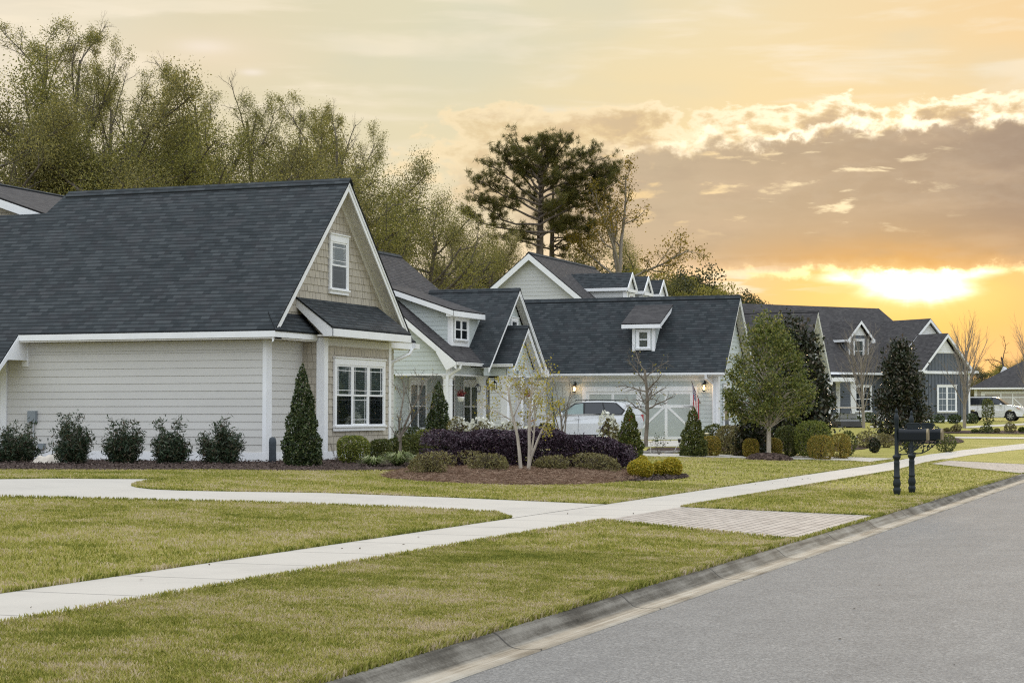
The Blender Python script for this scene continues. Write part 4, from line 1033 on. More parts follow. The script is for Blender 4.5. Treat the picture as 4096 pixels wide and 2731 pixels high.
    mb = MB(); mb.prism([V3(dx0, dy, rz(dy)-.1), V3(dx0, dy, 5.55), V3(dx0, 81.6, 6.3), V3(dx0, 81.6, rz(81.6)-.1)], (dx1-dx0, 0, 0))
    z = rz(dy)
    lap(mb, F, 'b', dy, -1, rz(dy), 5.5, lambda z: (dx0, dx1), .178)
    lap(mb, F, 'a', dx1, 1, rz(dy), 6.1, lambda z: (max(dy, dy+(z-5.5)/.45), 79.2+(z-3.46)/1.193) if dy+(z-5.5)/.45 < 79.2+(z-3.46)/1.193 else None, .178)
    D = mb.build('dormer', M_MINT, H)
    mb = MB(); slab(mb, [V3(dx0-.42, dy-.35, 5.66), V3(dx1+.36, dy-.35, 5.66), V3(dx1+.36, 82.0, 6.66), V3(dx0-.42, 82.0, 6.66)], (1,0,0)); mb.build('dormer_roof', M_ROOF2, D)
    mb = MB(); mb.box((dx0-.42, dy-.35, 5.44), (dx1+.36, dy-.31, 5.62)); q0, q1 = V3(dx1+.35, dy-.31, 5.62), V3(dx1+.35, 81.9, 6.56); mb.obox(q0, q1-q0, V3(0,0,-.2), V3(-.03,0,0)); q0, q1 = V3(dx0-.41, dy-.31, 5.62), V3(dx0-.41, 81.9, 6.56); mb.obox(q0, q1-q0, V3(0,0,-.2), V3(.03,0,0)); mb.box((dx0-.4, dy-.31, 5.44), (dx1+.32, dy+.05, 5.46)); mb.build('fascia', M_TRIM, D)
    mb = MB(); mb.box((dx0-.02, dy-.03, rz(dy)-.05), (dx0+.12, dy, 5.45)); mb.box((dx1-.12, dy-.03, rz(dy)-.05), (dx1+.02, dy, 5.45)); mb.box((dx1, dy+.001, rz(dy)), (dx1+.021, dy+.1, 5.45)); mb.build('corner_board', M_TRIM, D)
    window(D, F, 'b', dy, -1, dx0+.17, dx1-.17, 4.48, 5.40, 1, style='none', jamb=.1, head=.08, sill=.1, screen=False)
    return H
house_mint()
# ------------------------------------------------------------------ grey house with three dormers, behind the garage wing
def house_grey():
    xr, zr = -34.8, 10.3; k = .82; Yf = 95.0
    H = empty('house', (xr, Yf, .69), 'light grey clapboard house with three small gabled dormers, behind the garage roof', 'house')
    F = Fr((0,0,0), -90)     # a = +Y, b = -X
    mb = MB(); xe0, xe1 = -41.0, -27.8; ze = zr-k*6.2
    slab(mb, [V3(xe1, Yf-.4, zr-k*(xe1-xr)), V3(xe1, 109.8, zr-k*(xe1-xr)), V3(xr, 105.8, zr), V3(xr, Yf-.4, zr)], (0,1,0))
    slab(mb, [V3(xe0, Yf-.4, zr-k*6.2), V3(xe0, 109.8, zr-k*6.2), V3(xr, 105.8, zr), V3(xr, Yf-.4, zr)], (0,1,0))
    slab(mb, [V3(xe1, 109.8, zr-k*(xe1-xr)), V3(xr, 105.8, zr), V3(xe0, 109.8, zr-k*6.2)], (1,0,0)); roof = mb.build('roof', M_ROOF2, H)
    mb = MB(); ridge(mb, V3(xr, Yf-.4, zr), V3(xr, 105.8, zr), (1,0,0), .16, k); mb.build('ridge_cap', M_ROOF, roof)
    mb = MB()
    for xe in (xe0, xe1):
        q0, q1 = V3(xe, Yf-.4, zr-k*abs(xe-xr)-.06), V3(xr, Yf-.4, zr-.06); mb.obox(q0, q1-q0, V3(0,0,-.34), V3(0,.04,0))
    mb.build('rake_board', M_TRIM, H)
    mb = MB()
    for xe in (xe0, xe1):
        q0, q1 = V3(xe, Yf-.36, zr-k*abs(xe-xr)-.12), V3(xr, Yf-.36, zr-.12); mb.quaduv([q0, q1, q1+V3(0,.36,0), q0+V3(0,.36,0)])
    mb.build('soffit', M_SOFFIT, H)
    mb = MB(); lap(mb, W0, 'b', Yf, -1, 1.0, 10.1, lambda z: (max(xe0+.5, xr-(zr-.25-z)/k), min(xe1-.5, xr+(zr-.25-z)/k)) if z < zr-.35 else None, .2)
    mb.prism([V3(xe0+.5, Yf+.02, .3), V3(xe1-.5, Yf+.02, .3), V3(xe1-.5, Yf+.02, zr-k*6.2-.4), V3(xr, Yf+.02, zr-.3), V3(xe0+.5, Yf+.02, zr-k*6.2-.4)], (0, 13, 0)); mb.build('wall', M_GREY, H)
    mb = MB()
    for sgn in (1, -1):
        q0, q1 = V3(xr+sgn*6, Yf-.03, zr-k*6-.22), V3(xr, Yf-.03, zr-.22); mb.obox(q0, q1-q0, V3(0,0,-.2), V3(0,.03,0))
    mb.build('rake_trim', M_GREY, H)
    for i, yc in enumerate((98.2, 101.25, 104.3)):
        xf, hw, ze_, za = -30.2, .72, 8.62, 9.36; mb = MB()
        mb.prism([V3(xf, yc-hw, 6.2), V3(xf, yc+hw, 6.2), V3(xf, yc+hw, ze_-.05), V3(xf, yc, za-.2), V3(xf, yc-hw, ze_-.05)], (-4.2, 0, 0))
        lap(mb, W0, 'b', yc-hw, -1, 6.4, 8.5, lambda z: (xr+(zr-z)/k-.1, xf) if xr+(zr-z)/k < xf else (xf-.02, xf), .2)
        D = mb.build('dormer', M_GREY, H)
        mb = MB()
        for sg in (1, -1): slab(mb, [V3(xf+.1, yc+sg*(hw+.15), ze_-.12), V3(-34.0, yc+sg*(hw+.15), ze_-.12), V3(-34.0, yc, za), V3(xf+.1, yc, za)], (1,0,0))
        mb.build('dormer_roof', M_ROOF, D)
        mb = MB()
        for sg in (1, -1):
            q0, q1 = V3(xf+.14, yc+sg*(hw+.15), ze_-.13), V3(xf+.14, yc, za-.0); mb.obox(q0, q1-q0, V3(0,0,-.24), V3(-.06,0,0))
            mb.box((-33.0, yc+sg*(hw+.15)-.02, ze_-.31), (xf+.12, yc+sg*(hw+.15)+.02, ze_-.14))
        mb.box((xf+.0, yc-hw-.15, ze_-.36), (xf+.13, yc+hw+.15, ze_-.2)); mb.box((xf, yc-hw-.01, 6.6), (xf+.03, yc-hw+.2, 8.3)); mb.box((xf, yc+hw-.2, 6.6), (xf+.03, yc+hw+.01, 8.3)); mb.box((xf-.2, yc-hw-.03, 6.6), (xf+.03, yc-hw, 8.3))
        mb.build('trim_board', M_TRIM, D)
        window(D, W0, 'a', xf, 1, yc-.45, yc+.45, 6.9, 8.2, 1, style='none', jamb=.08, head=.1, sill=.08, blinds=False)
house_grey()
# ------------------------------------------------------------------ slate blue house, far along the street
def house_slate():
    O = (-24.82, 138.28, 0); zb = 1.14
    H = empty('house', (O[0], O[1], zb), 'slate blue house with white trimmed gables and large dark hip roof', 'house')
    F = Fr(O, -50.9)
    mb = MB(); ze, zr = 4.68, 9.85
    slab(mb, [F.p(-16, -.5, ze), F.p(8.6, -.5, ze), F.p(6.9, 6, zr), F.p(-12, 6, zr)], F.u)
    slab(mb, [F.p(-16, 12.5, ze), F.p(8.6, 12.5, ze), F.p(6.9, 6, zr), F.p(-12, 6, zr)], F.u)
    slab(mb, [F.p(8.6, -.5, ze), F.p(8.6, 12.5, ze), F.p(6.9, 6, zr)], F.n); slab(mb, [F.p(-16, -.5, ze), F.p(-16, 12.5, ze), F.p(-12, 6, zr)], F.n)
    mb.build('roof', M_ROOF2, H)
    mb = MB(); A = F.p
    mb.obox(A(-14, .02, .3), F.u*21.5, F.n*11, V3(0,0,4.3)); lap(mb, F, 'b', 0, -1, 1.7, 4.5, lambda z: (-10, 2.6), .2)
    mb.obox(A(2.6, -3.78, .3), F.u*4.32, F.n*6, V3(0,0,4.5))
    mb.build('wall', M_SLATE, H)
    mb = MB(); mb.obox(A(-10, -.04, 1.0), F.u*12.6, F.n*.05, V3(0,0,.62)); mb.obox(A(2.56, -3.83, 1.0), F.u*4.4, F.n*.05, V3(0,0,.22)); mb.build('skirt_board', M_TRIM, H)
    # front wing with board and batten gable
    mb = MB(); mb.prism([A(2.6, -3.8, 4.5), A(6.92, -3.8, 4.5), A(6.7, -3.8, 4.9), A(4.5, -3.8, 7.15), A(2.3, -3.8, 4.9)], F.n*3)
    t = 2.65
    while t < 6.9:
        h = 4.6+max(0, 2.45-abs(t-4.5)*1.06); mb.obox(A(t, -3.825, 1.2), F.u*.05, F.n*.025, V3(0,0,h-1.2)); t += .31
    mb.build('batten_wall', M_SLATE, H)
    mb = MB()
    for h0, h1, hw in ((5.0, 5.0, 0),): pass
    mb.prism([A(3.55, -3.84, 6.05), A(5.45, -3.84, 6.05), A(4.5, -3.84, 7.15)], F.n*.05)
    for q in range(5): mb.obox(A(3.8+q*.14, -3.87, 6.12+q*.17), F.u*(1.4-q*.28), F.n*.03, V3(0,0,.07))
    mb.build('gable_vent', M_TRIM, H)
    mb = MB(); mb.obox(A(2.5, -3.86, 4.55), F.u*4.5, F.n*.06, V3(0,0,.2)); mb.build('band_board', M_TRIM, H)
    mb = MB(); mb.obox(A(6.80, -3.84, 1.1), F.u*.16, F.n*.05, V3(0,0,3.5)); mb.obox(A(6.93, -3.8, 1.1), F.u*.03, F.n*.3, V3(0,0,3.5)); mb.build('corner_board', M_TRIM, H)
    Rf = Fr(O, -50.9-90)       # a runs with +n... frame whose u is F.n reversed
    def G(hr, a1, ac, hw, zE, zA, b0, b1, boards=True):
        k = (zA-zE)/hw
        mb = MB()
        for w in (hr, -hw): slab(mb, [A(ac+w, b0, zA-k*abs(w)), A(ac+w, b1, zA-k*abs(w)), A(ac, b1, zA), A(ac, b0, zA)], F.n)
        mb.build('roof', M_ROOF2, H)
        mb = MB()
        for sg in (1, -1):
            q0, q1 = A(ac+(hr if sg > 0 else -hw), b0-.02, zA-k*(hr if sg > 0 else hw)-.05), A(ac, b0-.02, zA-.05); mb.obox(q0, q1-q0, V3(0,0,-.24), F.n*.05)
            mb.quaduv([q0+F.n*.05-V3(0,0,.05), q1+F.n*.05-V3(0,0,.05), q1+F.n*.4-V3(0,0,.05), q0+F.n*.4-V3(0,0,.05)])
        mb.build('rake_board', M_TRIM, H)
    G(2.52, 0, 4.5, 2.52, 4.84, 7.5, -4.2, 3.2); G(2.2, 0, 5.75, 4.2, 4.72, 8.74, -1.05, 5.2)
    mb = MB(); mb.prism([A(4.5, -.72, 7.3), A(7.0, -.72, 7.3), A(5.75, -.72, 8.5)], F.n*.1)
    for q in range(6): mb.obox(A(4.85+q*.14, -.76, 7.5+q*.14), F.u*(1.8-q*.28), F.n*.04, V3(0,0,.06))
    mb.build('gable_vent', M_TRIM, H)
    mb = MB(); mb.obox(A(1.95, -4.23, 4.62), F.u*.5, F.n*3.8, V3(0,0,.17)); mb.obox(A(6.55, -4.23, 4.62), F.u*.9, F.n*.6, V3(0,0,.17)); mb.build('eave_return', M_TRIM, H)
    mb = MB(); mb.obox(A(-10, -.56, 4.5), F.u*12.6, F.n*.07, V3(0,0,.16)); mb.build('gutter', M_GUTTER, H)
    downspout(H, [A(6.98, -3.6, 4.6), A(7.02, -3.75, 4.3), A(7.0, -3.7, 1.2)], .11)
    window(H, F, 'b', 0, -1, -.80, .86, 1.72, 3.78, 2, style='cross', jamb=.13, head=.16, sill=.13, blinds=False, screen=False)
    window(H, F, 'b', -3.8, -1, 3.71, 5.63, 1.72, 3.78, 2, style='cross', jamb=.13, head=.16, sill=.13, blinds=True, screen=False)
    # dormer
    mb = MB(); mb.prism([A(-.25, 1.2, 5.2), A(1.65, 1.2, 5.2), A(1.65, 1.2, 7.25), A(.7, 1.2, 8.2), A(-.25, 1.2, 7.25)], F.n*3.2); D = mb.build('dormer', M_SLATE, H)
    mb = MB()
    for sg in (1, -1): slab(mb, [A(.7+sg*1.3, .85, 7.15), A(.7+sg*1.3, 4.8, 7.15), A(.7, 4.8, 8.58), A(.7, .85, 8.58)], F.n)
    mb.build('dormer_roof', M_ROOF2, D)
    mb = MB()
    for sg in (1, -1):
        q0, q1 = A(.7+sg*1.3, .83, 7.10), A(.7, .83, 8.53); mb.obox(q0, q1-q0, V3(0,0,-.24), F.n*.05); mb.obox(A(.7+sg*.9-.05, 1.16, 5.2), F.u*.12, F.n*.05, V3(0,0,2.0))
        mb.obox(A(.7+sg*1.28-.03, .85, 6.95), F.u*.06, F.n*3, V3(0,0,.17)); mb.obox(A(.7+sg*1.15-.17, .85, 6.9), F.u*.34, F.n*.06, V3(0,0,.25))
    mb.prism([A(.0, 1.15, 7.45), A(1.4, 1.15, 7.45), A(.7, 1.15, 8.3)], F.n*.06); mb.build('trim_board', M_TRIM, D)
    window(D, F, 'b', 1.2, -1, .15, 1.22, 5.44, 7.2, 1, style='none', jamb=.12, head=.14, sill=.1, blinds=True, screen=False)
    # porch at the left of the front
    mb = MB(); mb.obox(A(-5.5, -1.9, .9), F.u*2.8, F.n*1.9, V3(0,0,.5)); mb.build('porch_floor', M_PORCH, H)
    for a_, b_ in ((-2.75, -.55), (-2.35, -1.7), (-4.6, -1.7)):
        c = A(a_, b_, 0); column(H, c[0], c[1], 1.4, 4.0, .26)
    mb = MB(); mb.obox(A(-4.4, -.06, 1.4), F.u*1.2, F.n*.06, V3(0,0,2.3)); mb.build('door', M_DARK, H)
    mb = MB(); mb.obox(A(-5.2, -1.9, 3.95), F.u*3.0, F.n*1.9, V3(0,0,.3)); mb.build('porch_beam', M_TRIM, H)
    # garage wing, gable turned to the street
    X1, yr, z0, z1 = -24.5, 120.9, 3.8, 8.32; y0, y1 = 116.4, 125.4
    gable_roof(H, W0, -38, X1, y0, yr, y1, z0, z1, mat=M_ROOF2, ends=(0, 1), over=.5)
    mb = MB(); mb.box((-38, y0+.5, .5), (X1-.52, y1-.5, 3.8)); mb.prism([V3(X1-.7, y0+.5, 3.7), V3(X1-.7, y1-.5, 3.7), V3(X1-.7, yr, 7.9)], (.18,0,0)); mb.build('wall', M_SLATE, H)
    mb = MB(); lap(mb, W0, 'a', X1-.5, 1, 3.8, 7.8, lambda z: (yr-(7.85-z)*.95, yr+(7.85-z)*.95) if z < 7.7 else None, .2); mb.build('gable_wall', M_TRIM, H)
    window(H, W0, 'a', X1-.5, 1, 119.6, 122.2, 4.2, 6.3, 1, style='none', blinds=False, jamb=.15, screen=False)
    mb = MB(); mb.box((X1-.5, y1-.9, 3.6), (X1+.02, y1+.05, 3.82)); mb.build('eave_return', M_TRIM, H)
house_slate()
# ------------------------------------------------------------------ farthest house, at the right edge
def house_far():
    Y = 205.0; H = empty('house', (-20, Y, 1.7), 'distant low house with dark hip roof and tan garage door, at the right edge', 'house')
    mb = MB(); x0, x1, ze = -25.3, -2.0, 4.42
    slab(mb, [V3(x0, Y-.6, ze), V3(x1, Y-.6, ze), V3(-11, Y+7, 9.4), V3(-16.4, Y+7, 9.4)], (1,0,0)); slab(mb, [V3(x0, Y+14, ze), V3(x1, Y+14, ze), V3(-11, Y+7, 9.4), V3(-16.4, Y+7, 9.4)], (1,0,0))
    slab(mb, [V3(x0, Y-.6, ze), V3(x0, Y+14, ze), V3(-16.4, Y+7, 9.4)], (0,1,0)); slab(mb, [V3(x1, Y-.6, ze), V3(x1, Y+14, ze), V3(-11, Y+7, 9.4)], (0,1,0)); mb.build('roof', M_ROOF2, H)
    mb = MB(); mb.box((-24.9, Y, .5), (-3, Y+13, 4.3)); mb.build('wall', M_TAN, H)
    mb = MB(); mb.box((x0, Y-.65, 4.22), (x1, Y-.58, 4.40)); mb.build('fascia', M_TRIM, H)
    mb = MB(); mb.box((-24.9, Y-.04, 1.6), (-24.6, Y, 4.2)); mb.box((-24.2, Y-.05, 1.6), (-23.9, Y, 3.95)); mb.box((-18.9, Y-.05, 1.6), (-18.6, Y, 3.95)); mb.box((-24.2, Y-.055, 3.75), (-18.6, Y, 4.0)); mb.box((-24.6, Y-.05, 1.5), (-12, Y, 1.95)); mb.build('trim_board', M_TRIM, H)
    mb = MB(); mb.box((-23.9, Y-.02, 1.95), (-18.9, Y, 3.75)); gd = mb.build('garage_door', M_TAN, H)
    mb = MB()
    for q in (-23.9, -22.2, -21.0, -19.5): mb.box((q, Y-.05, 1.95), (q+.13, Y-.02, 3.75))
    mb.box((-23.9, Y-.051, 3.3), (-18.9, Y-.02, 3.42))
    for a, b in ((-22.3, -23.7), (-20.9, -19.6)):
        p0, p1 = V3(a, Y-.049, 3.3), V3(b, Y-.049, 2.0); mb.obox(p0, p1-p0, V3(.12,0,0), V3(0,.03,0))
    mb.build('door_trim', M_TRIM, gd)
    mb = MB(); mb.prism([V3(-22.6, Y+3, 5.9), V3(-21.8, Y+3, 5.9), V3(-22.2, Y+3, 6.7)], (0, 3, 0)); mb.build('vent_gable', M_TRIM, H)
house_far()
# ------------------------------------------------------------------ plants
def M_leaf(n, cols, **k):
    m = len(cols); return leaf_mat(n, [(i/(m-1) if m > 1 else 0, c) for i, c in enumerate(cols)], **k)
L_HOLLY = M_leaf('holly_leaf', [(.018,.032,.013), (.036,.058,.02), (.062,.088,.028), (.13,.14,.055)], trans=.15, rough=.35)
L_NAND = M_leaf('nandina_leaf', [(.016,.03,.018), (.034,.058,.03), (.06,.085,.042), (.095,.065,.04)], trans=.2, rough=.4)
L_BOX = M_leaf('boxwood_leaf', [(.06,.085,.014), (.115,.145,.022), (.19,.21,.035), (.28,.27,.06)], trans=.3)
L_BOXD = M_leaf('dark_boxwood_leaf', [(.035,.05,.012), (.07,.088,.018), (.115,.13,.027), (.17,.155,.045)], trans=.25)
L_GOLD = M_leaf('golden_leaf', [(.15,.16,.012), (.30,.27,.02), (.46,.36,.03), (.6,.43,.06)], trans=.35)
L_GOLDD = M_leaf('bronze_gold_leaf', [(.10,.10,.015), (.20,.17,.022), (.32,.24,.035), (.42,.27,.06)], trans=.3)
L_PURP = M_leaf('purple_leaf', [(.016,.010,.015), (.036,.021,.030), (.068,.042,.058), (.13,.085,.105)], trans=.12, rough=.4)
L_SPIR = M_leaf('spirea_leaf', [(.09,.065,.03), (.145,.12,.045), (.20,.185,.06), (.28,.235,.10)], trans=.3)
L_LIRI = M_leaf('liriope_blade', [(.06,.09,.02), (.13,.18,.04), (.27,.30,.11), (.5,.5,.32)], trans=.25)
L_BUD = M_leaf('spring_leaf', [(.16,.15,.02), (.30,.27,.03), (.42,.36,.05), (.5,.42,.10)], trans=.45)
L_TREE = M_leaf('olive_tree_leaf', [(.075,.075,.022), (.15,.148,.036), (.25,.235,.055), (.37,.325,.08)], trans=.5)
L_OAK = M_leaf('oak_leaf', [(.08,.078,.03), (.15,.14,.045), (.25,.22,.065), (.36,.305,.09)], trans=.5)
L_PINE = M_leaf('pine_needle', [(.035,.042,.010), (.075,.08,.016), (.13,.12,.024), (.20,.16,.03)], trans=.4)
L_EVER = M_leaf('evergreen_leaf', [(.022,.028,.012), (.048,.055,.02), (.085,.085,.028), (.13,.115,.04)], trans=.35)
L_YEL = M_leaf('yellow_green_leaf', [(.11,.11,.022), (.20,.185,.036), (.30,.265,.055), (.38,.32,.08)], trans=.45)
L_MAG = M_leaf('magnolia_leaf', [(.010,.016,.008), (.022,.030,.012), (.04,.045,.02), (.11,.085,.06)], trans=.1, rough=.3)
L_ROUND = M_leaf('glossy_tree_leaf', [(.05,.068,.016), (.10,.125,.026), (.17,.19,.04), (.30,.27,.08)], trans=.4, rough=.4)
L_WHITE = M_leaf('white_flower', [(.55,.55,.45), (.7,.7,.62), (.8,.8,.75)], trans=.3)
L_STRAW = M_leaf('pine_straw', [(.10,.055,.032), (.17,.10,.062), (.25,.16,.105), (.36,.26,.18)], trans=.1, rough=.8)
L_BARK = M_leaf('bark_chip', [(.018,.012,.010), (.045,.030,.024), (.085,.06,.05), (.17,.13,.11)], trans=.0, rough=.9)
L_RED = M_leaf('red_foliage', [(.12,.015,.015), (.25,.03,.03), (.3,.06,.05)], trans=.3)
def m_bark(name, c1, c2, sc=6):
    m, nt, p, out = new_mat(name); g = geo_pos(nt); x, y, z = sepv(nt, g)
    a = noise(nt, comb(nt, x*sc*3, y*sc*3, z*sc*.6), 1.0, 5, .65)
    setp(nt, p, 'Base Color', a.ramp([(.3, c1), (.7, c2)])); setp(nt, p, 'Roughness', .9); setp(nt, p, 'Specular IOR Level', .15)
    add_bump(nt, p, a, .6, .02); return m
B_GREY = m_bark('grey_bark', (.10,.085,.065), (.24,.205,.165)); B_DARK = m_bark('dark_bark', (.03,.025,.020), (.085,.07,.055))
B_MYRT = m_bark('smooth_bark', (.27,.235,.19), (.52,.46,.38), 4); B_PINE = m_bark('pine_bark', (.07,.055,.045), (.18,.145,.115), 2)
B_VASE = m_bark('pale_grey_bark', (.17,.145,.12), (.33,.29,.24)); B_TWIG = m_bark('twig_bark', (.075,.062,.048), (.15,.125,.10))
def unit(a): return a/(np.linalg.norm(a, axis=-1, keepdims=True)+1e-9)
def leaf_quads(P, L, W, rg, out=None, bias=.5, flat=.0):
    """a small pointed leaf at every point of P"""
    n = len(P); d = unit(rg.normal(size=(n, 3)))
    if out is not None: d = unit(d*(1-bias)+out*bias)
    d[:, 2] *= (1-flat); d = unit(d)
    s = unit(np.cross(d, unit(rg.normal(size=(n, 3)))))
    l = (L*rg.uniform(.6, 1.25, n))[:, None]; w = (W*rg.uniform(.7, 1.2, n))[:, None]
    c = P+d*l*.1
    V = np.stack([P-d*l*.5, c+s*w*.5, P+d*l*.5, c-s*w*.5], 1).reshape(-1, 3)
    return V, np.arange(4*n).reshape(-1, 4)
def lumps(D, rg, k=9, amp=.16, sharp=6):
    """uneven radius over directions D"""
    C = unit(rg.normal(size=(k, 3))); h = rg.uniform(-1, 1, k)*amp
    return 1+(np.exp(-sharp*(1-D@C.T))*h).sum(1)
def shape_pts(n, rx, ry, h, rg, kind='round', inner=.35, amp=.14):
    D = unit(rg.normal(size=(n, 3))); t = np.where(rg.random(n) < inner, rg.random(n)**.5, rg.uniform(.86, 1.02, n))
    if kind == 'round':
        q = 3.0; s = (np.abs(D)**q).sum(1)**(-1/q); r = s*t*lumps(D, rg, 9, amp)
        P = D*r[:, None]*np.array([rx, ry, h*.52]); P[:, 2] += h*.49; return P, D
    if kind == 'ball':
        r = t*lumps(D, rg, 9, amp); P = D*r[:, None]*np.array([rx, ry, h*.52]); P[:, 2] += h*.49; return P, D
    if kind == 'cone':
        z = 1-np.sqrt(rg.random(n)*.98+.0); z = np.clip(z, 0, 1); prof = np.where(z < .12, .80+z*1.6, (1-z)**.72*1.10)
        a = rg.uniform(0, 2*math.pi, n); l = 1+.09*np.sin(a*3+z*11+rg.random()*6)+.08*np.sin(a*5-z*17)+.07*np.sin(a*2+z*31)+rg.normal(0, .035, n)
        r = prof*t*l; P = np.stack([np.cos(a)*r*rx, np.sin(a)*r*ry, z*h], 1); out = np.stack([np.cos(a), np.sin(a), np.full(n, .5)], 1); return P, unit(out)
def shrub(name, loc, rx, ry, h, n, leaf, mat, label, cat='shrub', group=None, kind='round', seed=1, stems=5, inner=.35, amp=.14, bias=.4, aspect=.62, trunk_mat=None, flowers=None, rz=0.0):
    rg = np.random.default_rng(seed); R = empty(name, loc, label, cat, group, rz)
    P, D = shape_pts(n, rx, ry, h, rg, kind, inner, amp); P[:, 2] = np.maximum(P[:, 2], .02)
    V, F = leaf_quads(P, leaf*1.3, leaf*1.3*aspect, rg, D, bias); raw_mesh('foliage', V, F, mat, R, at0=True)
    mb = MB()
    for k in range(stems):
        a = rg.uniform(0, 6.28); q = rg.uniform(.05, .3)
        mb.tube([(math.cos(a)*q*rx*.5, math.sin(a)*q*ry*.5, -.03), (math.cos(a)*q*rx*1.2, math.sin(a)*q*ry*1.2, h*.35), (math.cos(a)*q*rx*2.2, math.sin(a)*q*ry*2.2, h*(.85 if kind != 'cone' else .6))], [.018, .013, .005], 5)
    o = mb.build('stems', trunk_mat or B_DARK); o.parent = R
    if flowers:
        k, sz, fm = flowers; P2, D2 = shape_pts(k, rx*1.04, ry*1.04, h*1.03, rg, kind, 0, amp); V, F = leaf_quads(P2, sz, sz, rg, D2, .2); raw_mesh('flowers', V, F, fm, R, at0=True)['kind'] = 'stuff'
    return R
# ---- trees
def grow(rs, spec, starts):
    """recursive branching; returns {level: [(points, radii)]} and twig points with directions"""
    rd = random.Random(rs); out = {}; tips = []
    def rv(): return Vector((rd.gauss(0,1), rd.gauss(0,1), rd.gauss(0,1))).normalized()
    def go(p, d, L, r, lev):
        s = spec[lev]; n = s['seg']; pts = [p.copy()]; rad = [r]; end = s.get('end', .35); dirs = []
        for i in range(n):
            d = (d + rv()*s['wan'] + Vector((0,0,1))*s['up']).normalized(); p = p+d*(L/n); pts.append(p.copy()); rad.append(r*(1-(1-end)*(i+1)/n)); dirs.append(d.copy())
        out.setdefault(lev, []).append((pts, rad))
        if lev+1 < len(spec):
            c = spec[lev+1]; k = rd.randint(*c['n']); az0 = rd.uniform(0, 6.28)
            for j in range(k):
                t = c['t0']+(1-c['t0'])*((j+rd.uniform(.1,.9))/k); f = t*n; i = min(int(f), n-1); q = pts[i].lerp(pts[i+1], f-i); dd = dirs[i]
                ang = math.radians(rd.uniform(*c['ang'])); az = az0+j*2.4+rd.uniform(-.5,.5)
                a = dd.orthogonal().normalized(); b = dd.cross(a); cd_ = (dd*math.cos(ang)+(a*math.cos(az)+b*math.sin(az))*math.sin(ang)).normalized()
                sh = c.get('shape', lambda t: 1-.45*t)(t)
                go(q, cd_, L*rd.uniform(*c['len'])*sh, max(rad[i]*c.get('rr', .55), .004*spec[0].get('rs', 1)), lev+1)
        if lev >= len(spec)-spec[0].get('leaflev', 1):
            for i in range(n): tips.append((pts[i+1], dirs[i]))
    for p, d, L, r in starts: go(Vector(p), Vector(d).normalized(), L, r, 0)
    return out, tips
def skin(levels, sides=(8, 6, 4, 3, 3)):
    Vs, Fs, base = [], [], 0
    for lev, br in levels.items():
        by = {}
        for pts, rad in br: by.setdefault(len(pts), []).append((pts, rad))
        s = sides[min(lev, len(sides)-1)]; th = np.arange(s)*2*math.pi/s
        for k, L in by.items():
            P = np.array([[tuple(q) for q in pts] for pts, _ in L], float); R = np.array([r for _, r in L]); m = len(L)
            T = np.empty_like(P); T[:, 1:-1] = P[:, 2:]-P[:, :-2]; T[:, 0] = P[:, 1]-P[:, 0]; T[:, -1] = P[:, -1]-P[:, -2]; T = unit(T)
            ref = np.where((np.abs(T[:, :1, 2:]) > .9), np.array([1.0,0,0]), np.array([0,0,1.0])); ref = np.broadcast_to(ref, T.shape)
            A = unit(np.cross(ref, T)); B = np.cross(T, A)
            V = P[:, :, None]+(A[:, :, None]*np.cos(th)[:, None]+B[:, :, None]*np.sin(th)[:, None])*R[:, :, None, None]
            idx = base+np.arange(m*k*s).reshape(m, k, s); nx = np.roll(idx, -1, 2)
            F = np.stack([idx[:, :-1], nx[:, :-1], nx[:, 1:], idx[:, 1:]], -1).reshape(-1, 4)
            Vs.append(V.reshape(-1, 3)); Fs.append(F); base += m*k*s
    return np.concatenate(Vs), np.concatenate(Fs)
def tree(name, loc, levels, tips, bark, leaf, rs, per=3, L=.2, W=.12, spread=.25, frac=1.0, label=None, cat='tree', group=None, bias=.3, sides=(8,6,4,3,3), crown='crown', patchy=0):
    rg = np.random.default_rng(rs); R = empty(name, loc, label, cat, group)
    V, F = skin(levels, sides); raw_mesh('trunk', V, F, bark, R, smooth=True, at0=True)
    if leaf is not None and per > 0:
        P = np.array([tuple(p) for p, d in tips]); D = np.array([tuple(d) for p, d in tips])
        if frac < 1: k = rg.random(len(P)) < frac; P, D = P[k], D[k]
        if patchy:                             # some boughs are fuller than others
            w = np.sin(P[:, 0]*1.1+rs)+np.sin(P[:, 1]*1.3+2*rs)+np.sin(P[:, 2]*1.5+P[:, 0]*.6)+np.sin(P[:, 1]*.7-P[:, 2]*.9); k = w+rg.normal(0, .5, len(P)) > patchy; P, D = P[k], D[k]
        P = np.repeat(P, per, 0)+rg.normal(size=(len(P)*per, 3))*spread; D = np.repeat(D, per, 0)
        V, F = leaf_quads(P, L, W, rg, D, bias); raw_mesh(crown, V, F, leaf, R, at0=True)
    return R
def place(o, loc, s=1.0, rz=0.0, label=None, group=None, sz=None):
    o.location = tuple(float(v) for v in loc); o.scale = (s, s, sz if sz else s); o.rotation_euler = (0, 0, rz)
    if label: o['label'] = label
    if group: o['group'] = group
    return o
